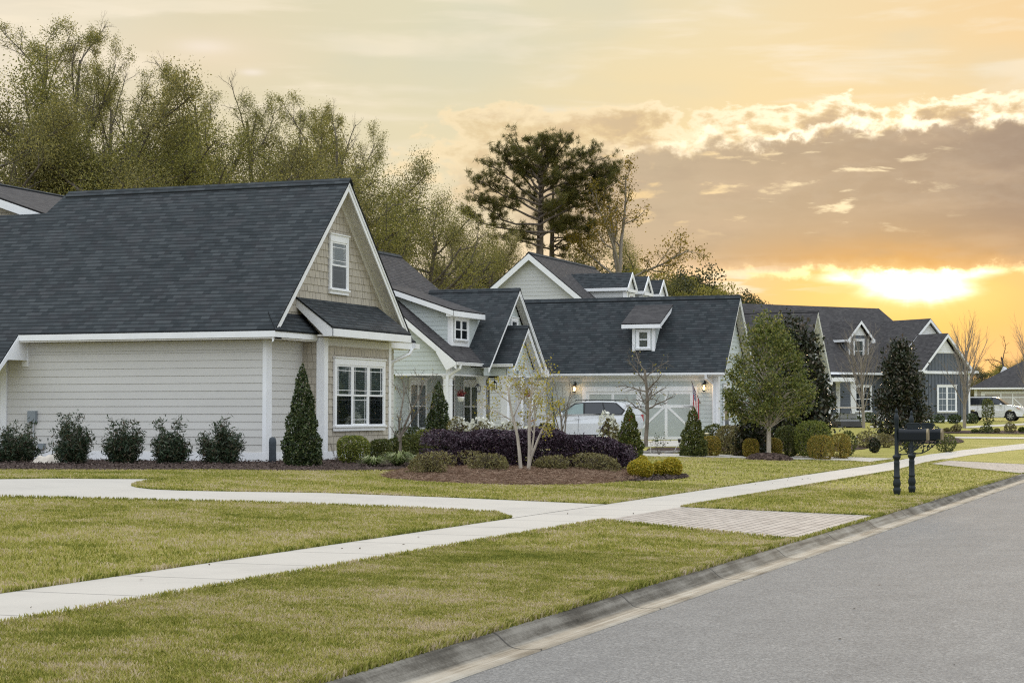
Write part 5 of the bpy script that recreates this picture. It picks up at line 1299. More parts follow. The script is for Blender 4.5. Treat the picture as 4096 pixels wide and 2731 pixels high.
# tall open-crowned trees with new leaves, 22 m
def spec_open(th): return [dict(seg=9, wan=.07, up=.03, end=.25, leaflev=2), dict(n=(9,11), t0=.25, ang=(25,52), len=(.38,.56), seg=7, wan=.16, up=.05, rr=.5, shape=lambda t: 1.15-.75*t),
    dict(n=(7,9), t0=.2, ang=(25,60), len=(.34,.55), seg=5, wan=.2, up=.05, rr=.55), dict(n=(5,7), t0=.15, ang=(25,65), len=(.36,.58), seg=4, wan=.25, up=.06, rr=.55), dict(n=(4,5), t0=.1, ang=(25,70), len=(.35,.6), seg=3, wan=.3, up=.05, rr=.6)]
HEIGHT = 22.0
OPEN, LEAFY, EVER = [], [], []
for i in range(3):
    lv, tp = grow(100+i, spec_open(0), [((0,0,-.5), (.03*i,.02,1), 20.5, .34)])
    OPEN.append(tree('tree', (0,0,0), lv, tp, B_TWIG, L_TREE, 5+i, per=7, L=.10, W=.055, spread=.17, frac=.8, patchy=-.2, label='x', group='x'))
for i in range(2):
    sp = [dict(seg=6, wan=.10, up=.02, end=.3, leaflev=2), dict(n=(11,12), t0=.18, ang=(40,80), len=(.55,.8), seg=7, wan=.2, up=.05, rr=.5, shape=lambda t: 1.1-.6*t), dict(n=(8,9), t0=.2, ang=(30,65), len=(.33,.5), seg=5, wan=.22, up=.03, rr=.5), dict(n=(6,7), t0=.15, ang=(30,70), len=(.35,.55), seg=3, wan=.3, up=.02, rr=.55)]
    lv, tp = grow(200+i, sp, [((0,0,-.5), (.02,.05*i,1), 13.0, .42)])
    LEAFY.append(tree('tree', (0,0,0), lv, tp, B_TWIG, L_OAK if i else L_TREE, 15+i, per=20, L=.115, W=.07, spread=.42, frac=1.0, patchy=-.45, label='x', group='x'))
for i in range(2):
    rg = np.random.default_rng(300+i); K = 46; C = unit(rg.normal(size=(K,3)))*rg.uniform(.35,1,(K,1))**.5; C[:,2] = C[:,2]*.95; C *= np.array([4.6,4.6,5.6]); C[:,2] += 8.2
    n = 260; P = (C[:,None]+unit(rg.normal(size=(K,n,3)))*rg.random((K,n,1))**.4*rg.uniform(1.0,2.0,(K,1,1))*np.array([1,1,.7])).reshape(-1,3)
    R = empty('tree', (0,0,0), 'x', 'tree', 'x'); V, F = leaf_quads(P, .34, .2, rg, None); raw_mesh('crown', V, F, L_EVER if i == 0 else L_YEL, R, at0=True)
    lv = {0: [([Vector((0,0,-.5)), Vector((.1,0,4)), Vector((0,.2,9)), Vector((.1,.1,13))], [.35,.28,.18,.05])], 1: [([Vector((0,0,3+k*.16)), Vector(tuple(C[k]*.55+np.array([0,0,1.5]))), Vector(tuple(C[k]))], [.12,.07,.03]) for k in range(K)]}
    V, F = skin(lv); raw_mesh('trunk', V, F, B_DARK, R, at0=True); EVER.append(R)
USED = set()
def put(src, px, top, D, hnat, label, group=None, rz=0.0, wide=1.0):
    """a tree standing on the ground under px at distance D, reaching up to image height top"""
    p = on_d(px, 1652, D); z = float(terr(p[0], p[1])); q = on_d(px, top, D); s = (q[2]-z)/hnat
    o = src if src.name not in USED else copy_tree(src); USED.add(src.name)
    o.location = (p[0], p[1], z); o.scale = (s*wide, s*wide, s); o.rotation_euler = (0, 0, rz); o['label'] = label
    if group: o['group'] = group
    elif 'group' in o: del o['group']
    return o
HO, HL, HE = 21.5, 13.8, 14.8
GO = 'tall budding trees behind the beige house'
put(OPEN[0], 40, 140, 104, HO, 'tall budding tree at the left edge, upper limbs bare against the sky', GO, .3, 1.1)
put(OPEN[1], 265, 105, 106, HO, 'tallest tree of the left wood with a narrow leafy spire', GO, 1.2, .72)
put(OPEN[2], 400, 285, 110, HO, 'budding tree with broad thin crown just right of the tall spired tree', GO, 2.2, 1.0)
put(OPEN[0], 625, 370, 114, HO, 'thin branched budding tree above the middle of the beige roof ridge', GO, 2.6, .95)
put(OPEN[1], 830, 320, 119, HO, 'tall airy tree with dark twigs rising over the middle of the beige roof', GO, 4.0, .95)
put(OPEN[2], 1055, 395, 124, HO, 'tall airy tree standing left of the beige gable peak, narrow crown', GO, 5.0, .9)
put(OPEN[0], 1200, 440, 130, HO, 'thin budding tree between two airy trees above the right of the beige ridge', GO, .9, .9)
put(OPEN[1], 1345, 440, 136, HO, 'wide airy tree right behind the beige gable peak, limbs leaning right', GO, 1.9, .85)
GL = 'olive leaved trees massed behind the beige roof'
mass = [(60, 580, 96), (190, 500, 99), (330, 440, 101), (470, 500, 104), (590, 590, 104), (250, 640, 94), (420, 660, 96), (760, 690, 110), (910, 690, 116), (1040, 700, 118), (1170, 670, 124), (1290, 700, 126), (690, 720, 104), (-60, 580, 95)]
for i, (px, tp, D) in enumerate(mass):
    put(LEAFY[i % 2], px, tp, D, HL, 'olive leaved tree in the mass behind the beige roof', GL, i*1.3, .95)
GR = 'spreading trees right of the beige gable'
for i, (px, tp, D, t, w, lab) in enumerate([(1450, 640, 140, 0, .85, 'spreading olive tree whose crown leans out right of the beige gable'), (1540, 780, 146, 1, .8, 'dense spreading tree close behind the right slope of the beige gable'), (1670, 880, 150, 0, .75, 'dense spreading tree left of the pine, over the pale green main roof'), (1765, 950, 160, 1, .6, 'lower spreading tree with thin outer twigs, left of the pine')]):
    put(LEAFY[t], px, tp, D, HL, lab, GR, 2+i*1.7, w)
GW = 'low wood behind the pale green and grey houses'
wood = [(1860, 985, 165, 'L1'), (1935, 975, 170, 'E0'), (2040, 1010, 172, 'L0'), (1990, 1040, 160, 'L1'), (2300, 1040, 185, 'L0'), (2380, 1010, 190, 'E0'), (2470, 1035, 188, 'E1'), (2560, 1030, 192, 'L0'), (2660, 1040, 196, 'E0'), (2720, 1045, 200, 'E1'), (2795, 1020, 204, 'E0'), (2870, 1100, 196, 'E1'), (2760, 1110, 190, 'E1'), (2930, 1120, 206, 'E0'), (2990, 1150, 210, 'E0'), (3045, 1188, 214, 'E0'), (2620, 1120, 185, 'E1')]
for i, (px, tp, D, t) in enumerate(wood):
    src = {'L0': LEAFY[0], 'L1': LEAFY[1], 'E0': EVER[0], 'E1': EVER[1]}[t]
    put(src, px, tp, D, HL if t[0] == 'L' else HE, {'L0': 'olive leaved tree of the low wood behind the houses', 'L1': 'olive leaved tree of the low wood behind the houses', 'E0': 'dark evergreen tree of the low wood behind the houses', 'E1': 'yellow green tree of the low wood behind the houses'}[t], GW, i*1.1, .8)
for i, (px, tp, D, t) in enumerate([(3890, 1455, 235, 'E0'), (3950, 1490, 240, 'L1'), (4010, 1440, 245, 'E1'), (4085, 1425, 250, 'L1'), (3860, 1520, 232, 'L1'), (4140, 1440, 250, 'E0')]):
    src = {'L1': LEAFY[1], 'E0': EVER[0], 'E1': EVER[1]}[t]
    put(src, px, tp, D, HL if t[0] == 'L' else HE, 'bushy tree far off behind the low house at the right edge', 'bushy trees behind the farthest house', i*1.4, 1.1)
# the pine and its smaller neighbour: limbs as they show against the sky
def pine(px, ytop, ybase, D, limbs, label, rs, r0, puffs=22):
    rg = np.random.default_rng(rs); rd = random.Random(rs); g = on_d(px, 1652, D); z0 = float(terr(g[0], g[1])); base = np.array([g[0], g[1], z0])
    R = empty('pine_tree', base, label, 'tree'); s = D/FPX
    def loc(x, y): return np.array(on_d(x, y, D))-base
    top = loc(px+8, ytop)
    lv = {0: [([Vector((0,0,-.5)), Vector((0.05,0,top[2]*.3)), Vector((-.05,.05,top[2]*.55)), Vector((.12,0,top[2]*.8)), Vector(tuple(top))], [r0, r0*.85, r0*.68, r0*.4, .05])], 1: [], 2: []}
    P = []
    full = [(a, b, c, rd.uniform(-.5, .5)) for a, b, c in limbs]
    for k in range(9):                       # limbs towards and away from the viewer
        y = rd.uniform(ytop+30, ytop+380); full.append((y+40, px+rd.uniform(-90, 90), y-rd.uniform(0, 40), rd.choice((-1, 1))*rd.uniform(2.0, 5.0)))
    for ys, ex, ey, dep in full:
        a = loc(px, ys); b = loc(ex, ey); b = b+FW*np.array([1,1,0])*dep; bend = rd.uniform(-.06, .12); L = np.linalg.norm(b-a); n = 6; pts = []
        for i in range(n+1):
            t = i/n; q = a+(b-a)*t; q[2] += -math.sin(t*math.pi)*L*bend+ (rd.uniform(-.1, .1)*L*.12 if 0 < i < n else 0); q[:2] += rg.normal(size=2)*.03*L*(0 < i < n); pts.append(Vector(tuple(q)))
        lv[1].append((pts, [r0*.24*(1-.8*i/n) for i in range(n+1)]))
        for k in range(max(3, int(L*2.3))):
            t = rd.uniform(.32, 1.0); f = t*n; i = min(int(f), n-1); q = np.array(pts[i].lerp(pts[i+1], f-i)); d = unit(np.array(pts[i+1]-pts[i])); side = unit(rg.normal(size=3)*np.array([1,1,.35])); e = q+(d*.5+side*.8+np.array([0,0,.35]))*rd.uniform(.45, 1.5)*min(1, L*.18)
            m = (q+e)/2-np.array([0,0,.08]); lv[2].append(([Vector(tuple(q)), Vector(tuple(m)), Vector(tuple(e))], [.04, .03, .015]))
            for c in range(3): P.append(e+rg.normal(size=3)*np.array([.34,.34,.16])); 
            P.append(m+rg.normal(size=3)*.15+np.array([0,0,.15]))
    V, F = skin(lv, (10, 6, 4)); raw_mesh('trunk', V, F, B_PINE, R, smooth=True, at0=True)
    P = np.array(P); N = puffs*2; C = np.repeat(P, N, 0); d = unit(rg.normal(size=(len(C), 3))+np.array([0,0,.45])); l = rg.uniform(.22, .5, (len(C), 1)); sd = unit(np.cross(d, rg.normal(size=(len(C), 3))))*.02; C = C+rg.normal(size=C.shape)*.10
    V = np.stack([C-sd, C+sd, C+d*l], 1).reshape(-1, 3); raw_mesh('crown', V, np.arange(len(V)).reshape(-1, 3), L_PINE, R, at0=True)
pine(2160, 555, 1010, 177, [(930,1845,850),(900,1900,800),(880,1880,770),(850,1905,715),(820,1960,725),(810,1945,640),(780,1990,590),(760,2010,640),(730,2060,555),(720,2040,610),(960,2040,930),(985,2030,955),(940,2090,905),
    (900,2440,790),(870,2455,740),(850,2450,700),(820,2460,665),(800,2390,640),(770,2400,690),(750,2345,610),(730,2330,640),(700,2285,555),(690,2250,540),(950,2300,880),(930,2390,850),(660,2200,545),(660,2140,545),(640,2110,560),(700,2220,600),(780,2260,700),(840,2330,770),(700,2100,640)],
    'large dark pine towering over the grey gabled house', 41, .55)
pine(2207, 640, 1020, 184, [(1010,2370,950),(990,2350,905),(970,2300,960),(1000,2120,985),(980,2280,1000),(950,2390,900),(930,2100,940),(900,2330,860),(880,2290,800),(1015,2260,1030)], 'smaller pine close behind the large pine, low limbs spread right', 43, .42, 18)
# the bare tree right of the pine
def tree_at(px, D, spec, starts, rs, bark, leaf, label, base_y=None, **k):
    if base_y: p = at(px, base_y)
    else: q = on_d(px, 1652, D); p = np.array([q[0], q[1], float(terr(q[0], q[1]))])
    lv, tp = grow(rs, spec, starts); return tree(k.pop('name', 'tree'), p, lv, tp, bark, leaf, rs, label=label, **k)
sp = [dict(seg=8, wan=.13, up=.03, end=.3, leaflev=2), dict(n=(7,8), t0=.25, ang=(28,62), len=(.32,.5), seg=7, wan=.22, up=.03, rr=.55), dict(n=(6,7), t0=.2, ang=(30,65), len=(.35,.55), seg=5, wan=.28, up=.04, rr=.5), dict(n=(4,5), t0=.2, ang=(30,70), len=(.35,.55), seg=3, wan=.35, up=.02, rr=.55)]
q = on_d(2478, 1652, 178); lv, tp = grow(57, sp, [((0,0,13.2), (-.42,.1,1), 9.2, .2), ((0,0,13.4), (.16,.2,1), 9.8, .21), ((0,0,12.4), (.95,0,.5), 7.6, .16), ((0,0,13.6), (-.1,-.4,1), 8.0, .16), ((0,0,12.8), (-.8,0,.65), 6.0, .13)])
lv[0].append(([Vector(v) for v in ((0,0,-.5), (.1,0,2), (0,.1,4), (-.1,0,6), (.05,0,8), (.1,.05,10), (.02,0,11.5), (0,0,12.8), (0,.02,13.7))], [.42,.4,.38,.36,.34,.32,.3,.27,.2]))
tree('tree', (q[0], q[1], float(terr(q[0], q[1]))), lv, tp, B_VASE, M_leaf('backlit_leaf', [(.10,.08,.015), (.2,.15,.02), (.32,.23,.03)], trans=.6), 57, per=3, L=.22, W=.13, spread=.32, frac=.55, label='half bare tree with pale forked trunk and golden leaves, right of the pine')
# vase shaped bare trees by the slate blue house
def vase(px, base, top, label, rs, D=None):
    p = at(px, base); q = on_d(px, top, np.dot(p-CAM, FW)); h = q[2]-p[2]
    sp = [dict(seg=6, wan=.03, up=.05, end=.55, leaflev=1), dict(n=(17,19), t0=.2, ang=(14,36), len=(.62,.88), seg=7, wan=.06, up=.05, rr=.36, shape=lambda t: 1.05-.45*t), dict(n=(8,10), t0=.18, ang=(12,34), len=(.38,.62), seg=5, wan=.09, up=.05, rr=.5), dict(n=(5,6), t0=.2, ang=(14,36), len=(.38,.6), seg=3, wan=.12, up=.04, rr=.55)]
    lv, tp = grow(rs, sp, [((0,0,-.2), (.01,0,1), h*.62, h*.014)])
    return tree('tree', p, lv, tp, B_VASE, None, rs, label=label)
vase(3455, 1712, 1235, 'bare vase shaped tree in front of the slate blue dormer', 61)
vase(3857, 1712, 1190, 'bare vase shaped tree in front of the slate blue batten wing', 62)
sp2 = [dict(seg=6, wan=.22, up=.02, end=.4, leaflev=1), dict(n=(5,6), t0=.45, ang=(30,70), len=(.5,.8), seg=6, wan=.35, up=.02, rr=.55), dict(n=(5,6), t0=.2, ang=(30,65), len=(.35,.55), seg=5, wan=.3, up=.03, rr=.5), dict(n=(4,5), t0=.2, ang=(25,60), len=(.35,.55), seg=3, wan=.3, up=.02, rr=.5)]
tree_at(4015, 225, sp2, [((0,0,-.3), (.02,0,1), 7.6, .24)], 71, B_DARK, None, 'small gnarled bare tree behind the farthest house')
vase(4125, 1690, 1235, 'fine twigged bare tree cut by the right edge', 72, 170)
tree_at(4390, 190, sp2, [((0,0,-.3), (-.12,0,1), 14.5, .30)], 73, B_DARK, None, 'bare tree past the right edge reaching a dark limb into the picture')
# small trees of the gardens
def round_tree(px, base, top, w, label, rs):
    p = at(px, base); D = np.dot(p-CAM, FW); h = (base-top)*D/FPX; r = w*D/FPX/2; rg = np.random.default_rng(rs); R = empty('tree', p, label, 'tree')
    K = 130; zz = rg.beta(1.05, 1.55, K); prof = np.interp(zz, [0,.08,.25,.5,.75,.9,1], [.60,.88,1.0,.80,.52,.30,.06]); a = rg.uniform(0, 6.28, K); q = np.where(rg.random(K) < .65, rg.uniform(.8, 1.05, K), rg.random(K))
    C = np.stack([np.cos(a)*prof*q*r, np.sin(a)*prof*q*r, h*(.27+.71*zz)], 1)
    m = 92; sg = rg.uniform(.10, .2, (K,1,1)); P = (C[:, None]+rg.normal(size=(K, m, 3))*sg).reshape(-1, 3); out = unit(P-np.array([0,0,h*.5])); V, F = leaf_quads(P, .115, .055, rg, out, .35); raw_mesh('crown', V, F, L_ROUND, R, at0=True)
    sh = []; lv = {0: [([Vector((0,0,-.1)), Vector((.01,0,h*.25)), Vector((-.02,.01,h*.6)), Vector((0,0,h*.97))], [.075,.066,.04,.008])], 1: []}
    for k in range(K): z0 = max(.2*h, C[k][2]-.35*r-rg.uniform(.1, .5)); lv[1].append(([Vector((0,0,z0)), Vector(tuple(C[k]*np.array([.55,.55,1])-np.array([0,0,.12]))), Vector(tuple(C[k])), Vector(tuple(C[k]+unit(C[k]*np.array([1,1,0])+np.array([0,0,1.0]))*rg.uniform(.12, .34)))], [.02,.014,.008,.003])); e = np.array(lv[1][-1][0][3]); sh.append(C[k]+(e-C[k])*rg.random((9,1))+rg.normal(size=(9,3))*.035)
    V, F = skin(lv); raw_mesh('trunk', V, F, B_MYRT, R, smooth=True, at0=True)
    V, F = leaf_quads(np.concatenate(sh), .10, .045, rg, None); raw_mesh('shoots', V, F, L_ROUND, R, at0=True)
round_tree(3075, 1832, 1245, 322, 'leafy green round crowned tree standing in a mulch ring on the lawn', 82)
MY = [dict(seg=7, wan=.10, up=.03, end=.45, leaflev=1), dict(n=(4,5), t0=.5, ang=(22,50), len=(.45,.7), seg=6, wan=.18, up=.03, rr=.5), dict(n=(5,6), t0=.2, ang=(25,60), len=(.4,.65), seg=5, wan=.22, up=.03, rr=.5), dict(n=(4,5), t0=.2, ang=(25,65), len=(.4,.65), seg=4, wan=.25, up=.03, rr=.55)]
p = at(2098, 1899); p[2] = float(zstraw(p[0], p[1]))
lv, tp = grow(91, MY, [((-.07,0,-.1), (-.20,.0,1), 2.0, .046), ((.07,.02,-.1), (.04,.05,1), 2.2, .046), ((.10,.03,.15), (.40,.0,1), 1.3, .034), ((.05,.05,-.1), (.12,.3,1), 1.7, .03)])
tree('crape_myrtle', p, lv, tp, B_MYRT, L_BUD, 92, per=2, L=.06, W=.036, spread=.06, frac=.42, label='pale multi-stemmed small tree with yellow buds in front of the purple hedge')
BR = [dict(seg=6, wan=.12, up=.04, end=.4, leaflev=1), dict(n=(5,6), t0=.3, ang=(20,45), len=(.5,.75), seg=6, wan=.12, up=.05, rr=.5), dict(n=(5,6), t0=.2, ang=(20,45), len=(.4,.6), seg=4, wan=.15, up=.05, rr=.5), dict(n=(3,4), t0=.2, ang=(20,45), len=(.4,.6), seg=3, wan=.2, up=.03, rr=.5)]
q = on_d(2250, 1652, 58); lv, tp = grow(95, BR, [((0,0,-.1), (0,0,1), 1.7, .05), ((.03,0,.4), (.3,.1,1), 1.5, .025), ((-.03,0,.4), (-.35,.1,1), 1.5, .025)])
tree('tree', (q[0], q[1], float(terr(q[0], q[1]))), lv, tp, B_GREY, None, 96, label='young bare tree tied to a stake in front of the white car')
q = at(2583, 1786); lv, tp = grow(97, [dict(seg=7, wan=.06, up=.03, end=.5, leaflev=1), dict(n=(10,12), t0=.36, ang=(45,78), len=(.42,.64), seg=6, wan=.28, up=.05, rr=.55), dict(n=(6,8), t0=.2, ang=(30,65), len=(.35,.6), seg=5, wan=.3, up=.04, rr=.55), dict(n=(5,6), t0=.2, ang=(30,65), len=(.35,.6), seg=3, wan=.3, up=.03, rr=.6)], [((0,0,-.1), (0,0,1), 2.9, .085)])
tree('tree', q, lv, tp, B_GREY, L_BUD, 98, per=1, L=.09, W=.06, spread=.03, frac=.03, label='knotty bare tree with a few yellow leaves in front of the garage door')
q = on_d(1597, 1652, 47); lv, tp = grow(99, MY, [((0,0,-.1), (.08,0,1), 1.1, .05), ((0,0,.5), (.25,.1,1), 1.6, .035), ((0,0,.6), (.75,.0,.65), 1.1, .025), ((0,0,.8), (-.1,.2,1), 1.3, .03)])
tree('crape_myrtle', (q[0], q[1], .5), lv, tp, B_GREY, L_BUD, 100, per=1, L=.05, W=.03, spread=.04, frac=.04, label='bare crooked small tree beside the downspout of the beige house')
# magnolias: big dark glossy leaves
def magnolia(px, D, top, w, label, rs, n=2600):
    n = int(n*2.6)
    q = on_d(px, 1652, D); z = float(terr(q[0], q[1])); h = on_d(px, top, D)[2]-z; rg = np.random.default_rng(rs); R = empty('magnolia_tree', (q[0], q[1], z), label, 'tree')
    K = 110; zz = rg.random(K)**1.1; rad = np.where(zz < .35, .85+.4*zz, 1.12*(1-zz)**.62+.03)*w/2*rg.uniform(.55, 1.05, K); a = rg.uniform(0, 6.28, K); C = np.stack([np.cos(a)*rad, np.sin(a)*rad, .12*h+zz*h*.86], 1)
    m = n//K; P = (C[:, None]+rg.normal(size=(K, m, 3))*np.array([.24,.24,.2])*w/2.4).reshape(-1, 3); out = unit(P-np.array([0,0,h*.4])); V, F = leaf_quads(P, .19, .085, rg, out, .4); raw_mesh('crown', V, F, L_MAG, R, at0=True)
    lv = {0: [([Vector((0,0,-.1)), Vector((.03,0,h*.4)), Vector((0,.03,h*.95))], [.08,.06,.015])], 1: [([Vector((0,0,max(.1, C[k][2]*.75))), Vector(tuple(C[k]*np.array([.5,.5,.9]))), Vector(tuple(C[k]))], [.03,.02,.008]) for k in range(K)]}
    V, F = skin(lv); raw_mesh('trunk', V, F, B_GREY, R, at0=True)
magnolia(3175, 63, 1262, 2.35, 'dark magnolia standing close behind the round crowned lawn tree', 111, 3400)
magnolia(3255, 62, 1440, 1.35, 'lower dark magnolia right of the round crowned lawn tree', 112, 1500)
magnolia(3600, 80, 1383, 2.1, 'large dark magnolia behind the mailboxes', 113, 3800)
magnolia(3005, 60, 1655, 1.0, 'low dark leaved shrub under the round crowned lawn tree', 114, 700)
# nandinas along the beige wall
def nandina(px, base, top, w, label, rs, rz):
    p = at(px, base); D = np.dot(p-CAM, FW); h = (base-top)*D/FPX; wd = w*D/FPX; rg = np.random.default_rng(rs); rd = random.Random(rs); R = empty('nandina_bush', p, label, 'shrub', 'nandina bushes along the beige wall')
    Ps, Ds = [], []; mb = MB()
    for k in range(46):
        a = rd.uniform(0, 6.28); q = rd.random()**.5*wd*.40; hh = h*rd.uniform(.35, .92)*(1-.35*(q/(wd*.5)))
        if k < 5: hh = h*rd.uniform(.92, 1.0); q *= .8
        base_ = np.array([math.cos(a)*q*.45, math.sin(a)*q*.45, 0]); tip = np.array([math.cos(a)*q*1.08, math.sin(a)*q*1.08, hh]); mb.tube([base_, (base_+tip)/2+np.array([0,0,.05]), tip], [.009,.007,.004], 4, False)
        for j in range(10):
            t = rd.uniform(.12, 1); c = base_+(tip-base_)*t; m = 14; Ps.append(c+rg.normal(size=(m,3))*np.array([.075,.075,.055])); Ds.append(unit(rg.normal(size=(m,3))*.8+np.array([math.cos(a)*.5, math.sin(a)*.5, .35])))
    P, Dd = np.concatenate(Ps), np.concatenate(Ds); P[:, 2] = np.maximum(P[:, 2], .03); V, F = leaf_quads(P, .125, .028, rg, Dd, .7); raw_mesh('foliage', V, F, L_NAND, R, at0=True); o = mb.build('stems', B_TWIG); o.parent = R
nandina(55, 1850, 1688, 235, 'dark nandina bush at the left edge beside the grey meter box', 121, 0); nandina(288, 1856, 1655, 185, 'dark nandina bush right of the crumpled cloth', 122, 0); nandina(495, 1855, 1664, 180, 'third dark nandina bush from the left, with one tall shoot', 123, 0); nandina(680, 1856, 1674, 180, 'open dark nandina bush with pale stems, second from the white corner board', 124, 0); nandina(885, 1856, 1670, 200, 'dark nandina bush nearest the white corner board', 125, 0)
def bush(name, px, base, top, w, n, leaf, mat, label, group=None, kind='round', seed=1, D=None, depth=1.0, **k):
    if D is None: p = at(px, base); D = np.dot(p-CAM, FW)
    else: q = on_d(px, 1652, D); p = np.array([q[0], q[1], float(terr(q[0], q[1]))])
    q = on_d(px, top, D); h = q[2]-p[2]; r = w*D/FPX/2
    p = p+FW*np.array([1,1,0])*r*depth*.6
    return shrub(name, p, r, r*depth, h, n, leaf, mat, label, 'shrub', group, kind, seed, rz=YAW, **k)
GC = 'clipped cone shaped hollies'
bush('conical_holly', 1203, 1866, 1452, 155, 9000, .055, L_HOLLY, 'tall clipped cone shaped holly at the corner of the beige bay', GC, 'cone', 131, amp=.1, inner=.3)
bush('conical_holly', 1752, 1800, 1517, 122, 6500, .06, L_HOLLY, 'cone shaped holly in front of the pale green porch corner', GC, 'cone', 132, D=57, inner=.3)
bush('conical_holly', 2520, 1815, 1622, 112, 4500, .06, L_BOXD, 'cone shaped evergreen at the right end of the purple hedge', GC, 'cone', 133, D=54, inner=.3)
bush('conical_holly', 2775, 1806, 1622, 112, 4500, .06, L_BOXD, 'cone shaped evergreen under the flag by the garage', GC, 'cone', 134, D=58, inner=.3)
GB = 'clipped round shrubs by the bay window'
bush('boxwood_shrub', 1412, 1854, 1744, 128, 5200, .04, L_BOX, 'round bright green clipped shrub under the bay window', GB, 'round', 141, amp=.08)
bush('boxwood_shrub', 1520, 1838, 1757, 95, 3500, .04, L_BOXD, 'dark round shrub behind the left grass clump', GB, 'round', 142, D=48, amp=.08)
bush('boxwood_shrub', 1590, 1838, 1752, 95, 3500, .04, L_BOXD, 'dark round shrub behind the middle grass clump', GB, 'round', 143, D=49, amp=.08)
bush('boxwood_shrub', 1655, 1838, 1738, 115, 4200, .04, L_BOXD, 'larger round mossy green shrub left of the purple hedge', GB, 'round', 144, D=50, amp=.08)
bush('boxwood_shrub', 1708, 1820, 1720, 100, 2800, .045, L_BOX, 'lime green shrub between the round shrubs and the porch cone', GB, 'round', 145, D=53)
bush('low_shrub', 1640, 1800, 1708, 120, 1800, .06, L_HOLLY, 'dark low shrub under the porch window', None, 'round', 146, D=58)
GF = 'white flowering shrubs in front of the porch'
for i, (px, top, w, D, lab) in enumerate([(1830, 1672, 90, 56, 'white flowering shrub right of the porch cone'), (1925, 1680, 110, 55, 'white flowering shrub behind the middle left of the purple hedge'), (2040, 1690, 120, 55, 'white flowering shrub behind the middle of the purple hedge'), (2130, 1700, 90, 55, 'white flowering shrub behind the pale multi-stemmed tree'), (2440, 1665, 80, 56, 'white flowering shrub by the rear wheel of the white car')]):
    bush('flowering_shrub', px, 1800, top, w, 1400, .06, L_SPIR, lab, GF, 'ball', 151+i, D=D, flowers=(420, .10, L_WHITE), amp=.3)
# the purple hedge: several plants grown into one clipped mass
def hedge():
    a, b = at(1765, 1880), at(2505, 1892); c = (a+b)/2; R = empty('hedge', c, 'long clipped dark purple hedge in the pine straw bed', 'hedge'); rg = np.random.default_rng(161)
    L = np.linalg.norm((b-a)[:2])/2+.25; d = unit(b-a); nn = np.array([-d[1], d[0], 0]); nn = nn if nn@FW > 0 else -nn; h = .84; c[2] += .06; R.location = tuple(c)
    n = 52000; P0 = rg.uniform(-1, 1, (n,3)); fc = rg.choice(6, n, p=[.06,.06,.17,.31,.36,.04]); ax = np.array([0,0,1,1,2,2])[fc]; sg = np.array([1,-1,1,-1,1,-1])[fc]; P0[np.arange(n), ax] = sg
    q = 5.0; P0 = P0*((np.abs(P0)**q).sum(1)**(-1/q))[:, None]*np.where(rg.random(n) < .3, rg.random(n)**.4, rg.uniform(.9, 1.03, n))[:, None]; U = P0[:, 0]*L; W = P0[:, 1]*.95; Z = P0[:, 2]*.5*h+.5*h - (P0[:, 2] > 0)*(U/L+1)*.04
    und = .05*np.sin(U*2.1+1)+.04*np.sin(U*4.7)+.03*np.sin(U*9+W*5)+.02*np.sin(W*11+Z*9); Z = Z+(und+.04*np.sin(U*.9+2))*(P0[:, 2] > 0); W = W*(1+und*1.3)
    P = (d*U[:, None]+nn*(W[:, None]+.55)+np.array([0,0,1])*np.maximum(Z, .02)[:, None]); out = unit(d*P0[:, :1]*.3+nn*P0[:, 1:2]+np.array([0,0,1])*(P0[:, 2:]+.2))
    V, F = leaf_quads(P, .062, .038, rg, out, .35); raw_mesh('foliage', V, F, L_PURP, R, at0=True)
    mb = MB()
    for k in range(26):
        u_, w_ = rg.uniform(-L*.9, L*.9), rg.uniform(-.5, .5); p0 = d*u_+nn*(.75+w_*.5); mb.tube([p0, p0+d*rg.uniform(-.15,.15)+nn*w_*.4+V3(0,0,.4), p0+d*rg.uniform(-.3,.3)+nn*w_*.7+V3(0,0,.85)], [.015,.011,.004], 4, False)
    # loose shoots above the clipped top
    sh = []
    for k in range(34):
        u_, w_ = rg.uniform(-L*.85, L*.95), rg.uniform(-.5, .7); p0 = d*u_+nn*(.75+w_)+V3(0,0,h*.92); e = p0+V3(*(rg.normal(size=3)*.04))+V3(0,0,rg.uniform(.1,.24)); mb.tube([p0, e], [.004,.002], 3, False); sh.append(p0+(e-p0)*rg.random((7,1))+rg.normal(size=(7,3))*.012)
    o = mb.build('stems', B_DARK); o.parent = R
    P = np.concatenate(sh); V, F = leaf_quads(P, .05, .03, rg); raw_mesh('shoots', V, F, L_PURP, R, at0=True)['kind'] = 'stuff'
hedge()
GS = 'brown green spirea shrubs in the pine straw'
for i, (px, base, top, w, lab) in enumerate([(1722, 1908, 1828, 165, 'brownish low shrub at the left end of the pine straw bed'), (1955, 1900, 1824, 190, 'brownish low shrub in the straw left of the pale stems'), (2205, 1896, 1838, 170, 'brownish low shrub in the straw right of the pale stems'), (2392, 1898, 1832, 165, 'brownish low shrub in the straw near the golden shrubs')]):
    p = at(px, base); p[2] = float(zstraw(p[0], p[1]))-.06; D = np.dot(p-CAM, FW); shrub('spirea_shrub', p, w*D/FPX/2*1.05, w*D/FPX/2*.85, (base-top)*D/FPX*1.2, 2300, .06, L_SPIR, lab, 'shrub', GS, 'ball', 171+i, stems=60, inner=.75, amp=.75, aspect=.3, trunk_mat=B_TWIG)
GG = 'golden dwarf conifers by the purple hedge'
bush('golden_shrub', 2564, 1916, 1836, 108, 4200, .035, L_GOLD, 'golden globe shrub carrying the orange marker flag', GG, 'ball', 181, amp=.14)
bush('golden_shrub', 2638, 1906, 1846, 66, 2600, .035, L_GOLD, 'smallest golden globe shrub, in the middle of the three', GG, 'ball', 182, amp=.12)
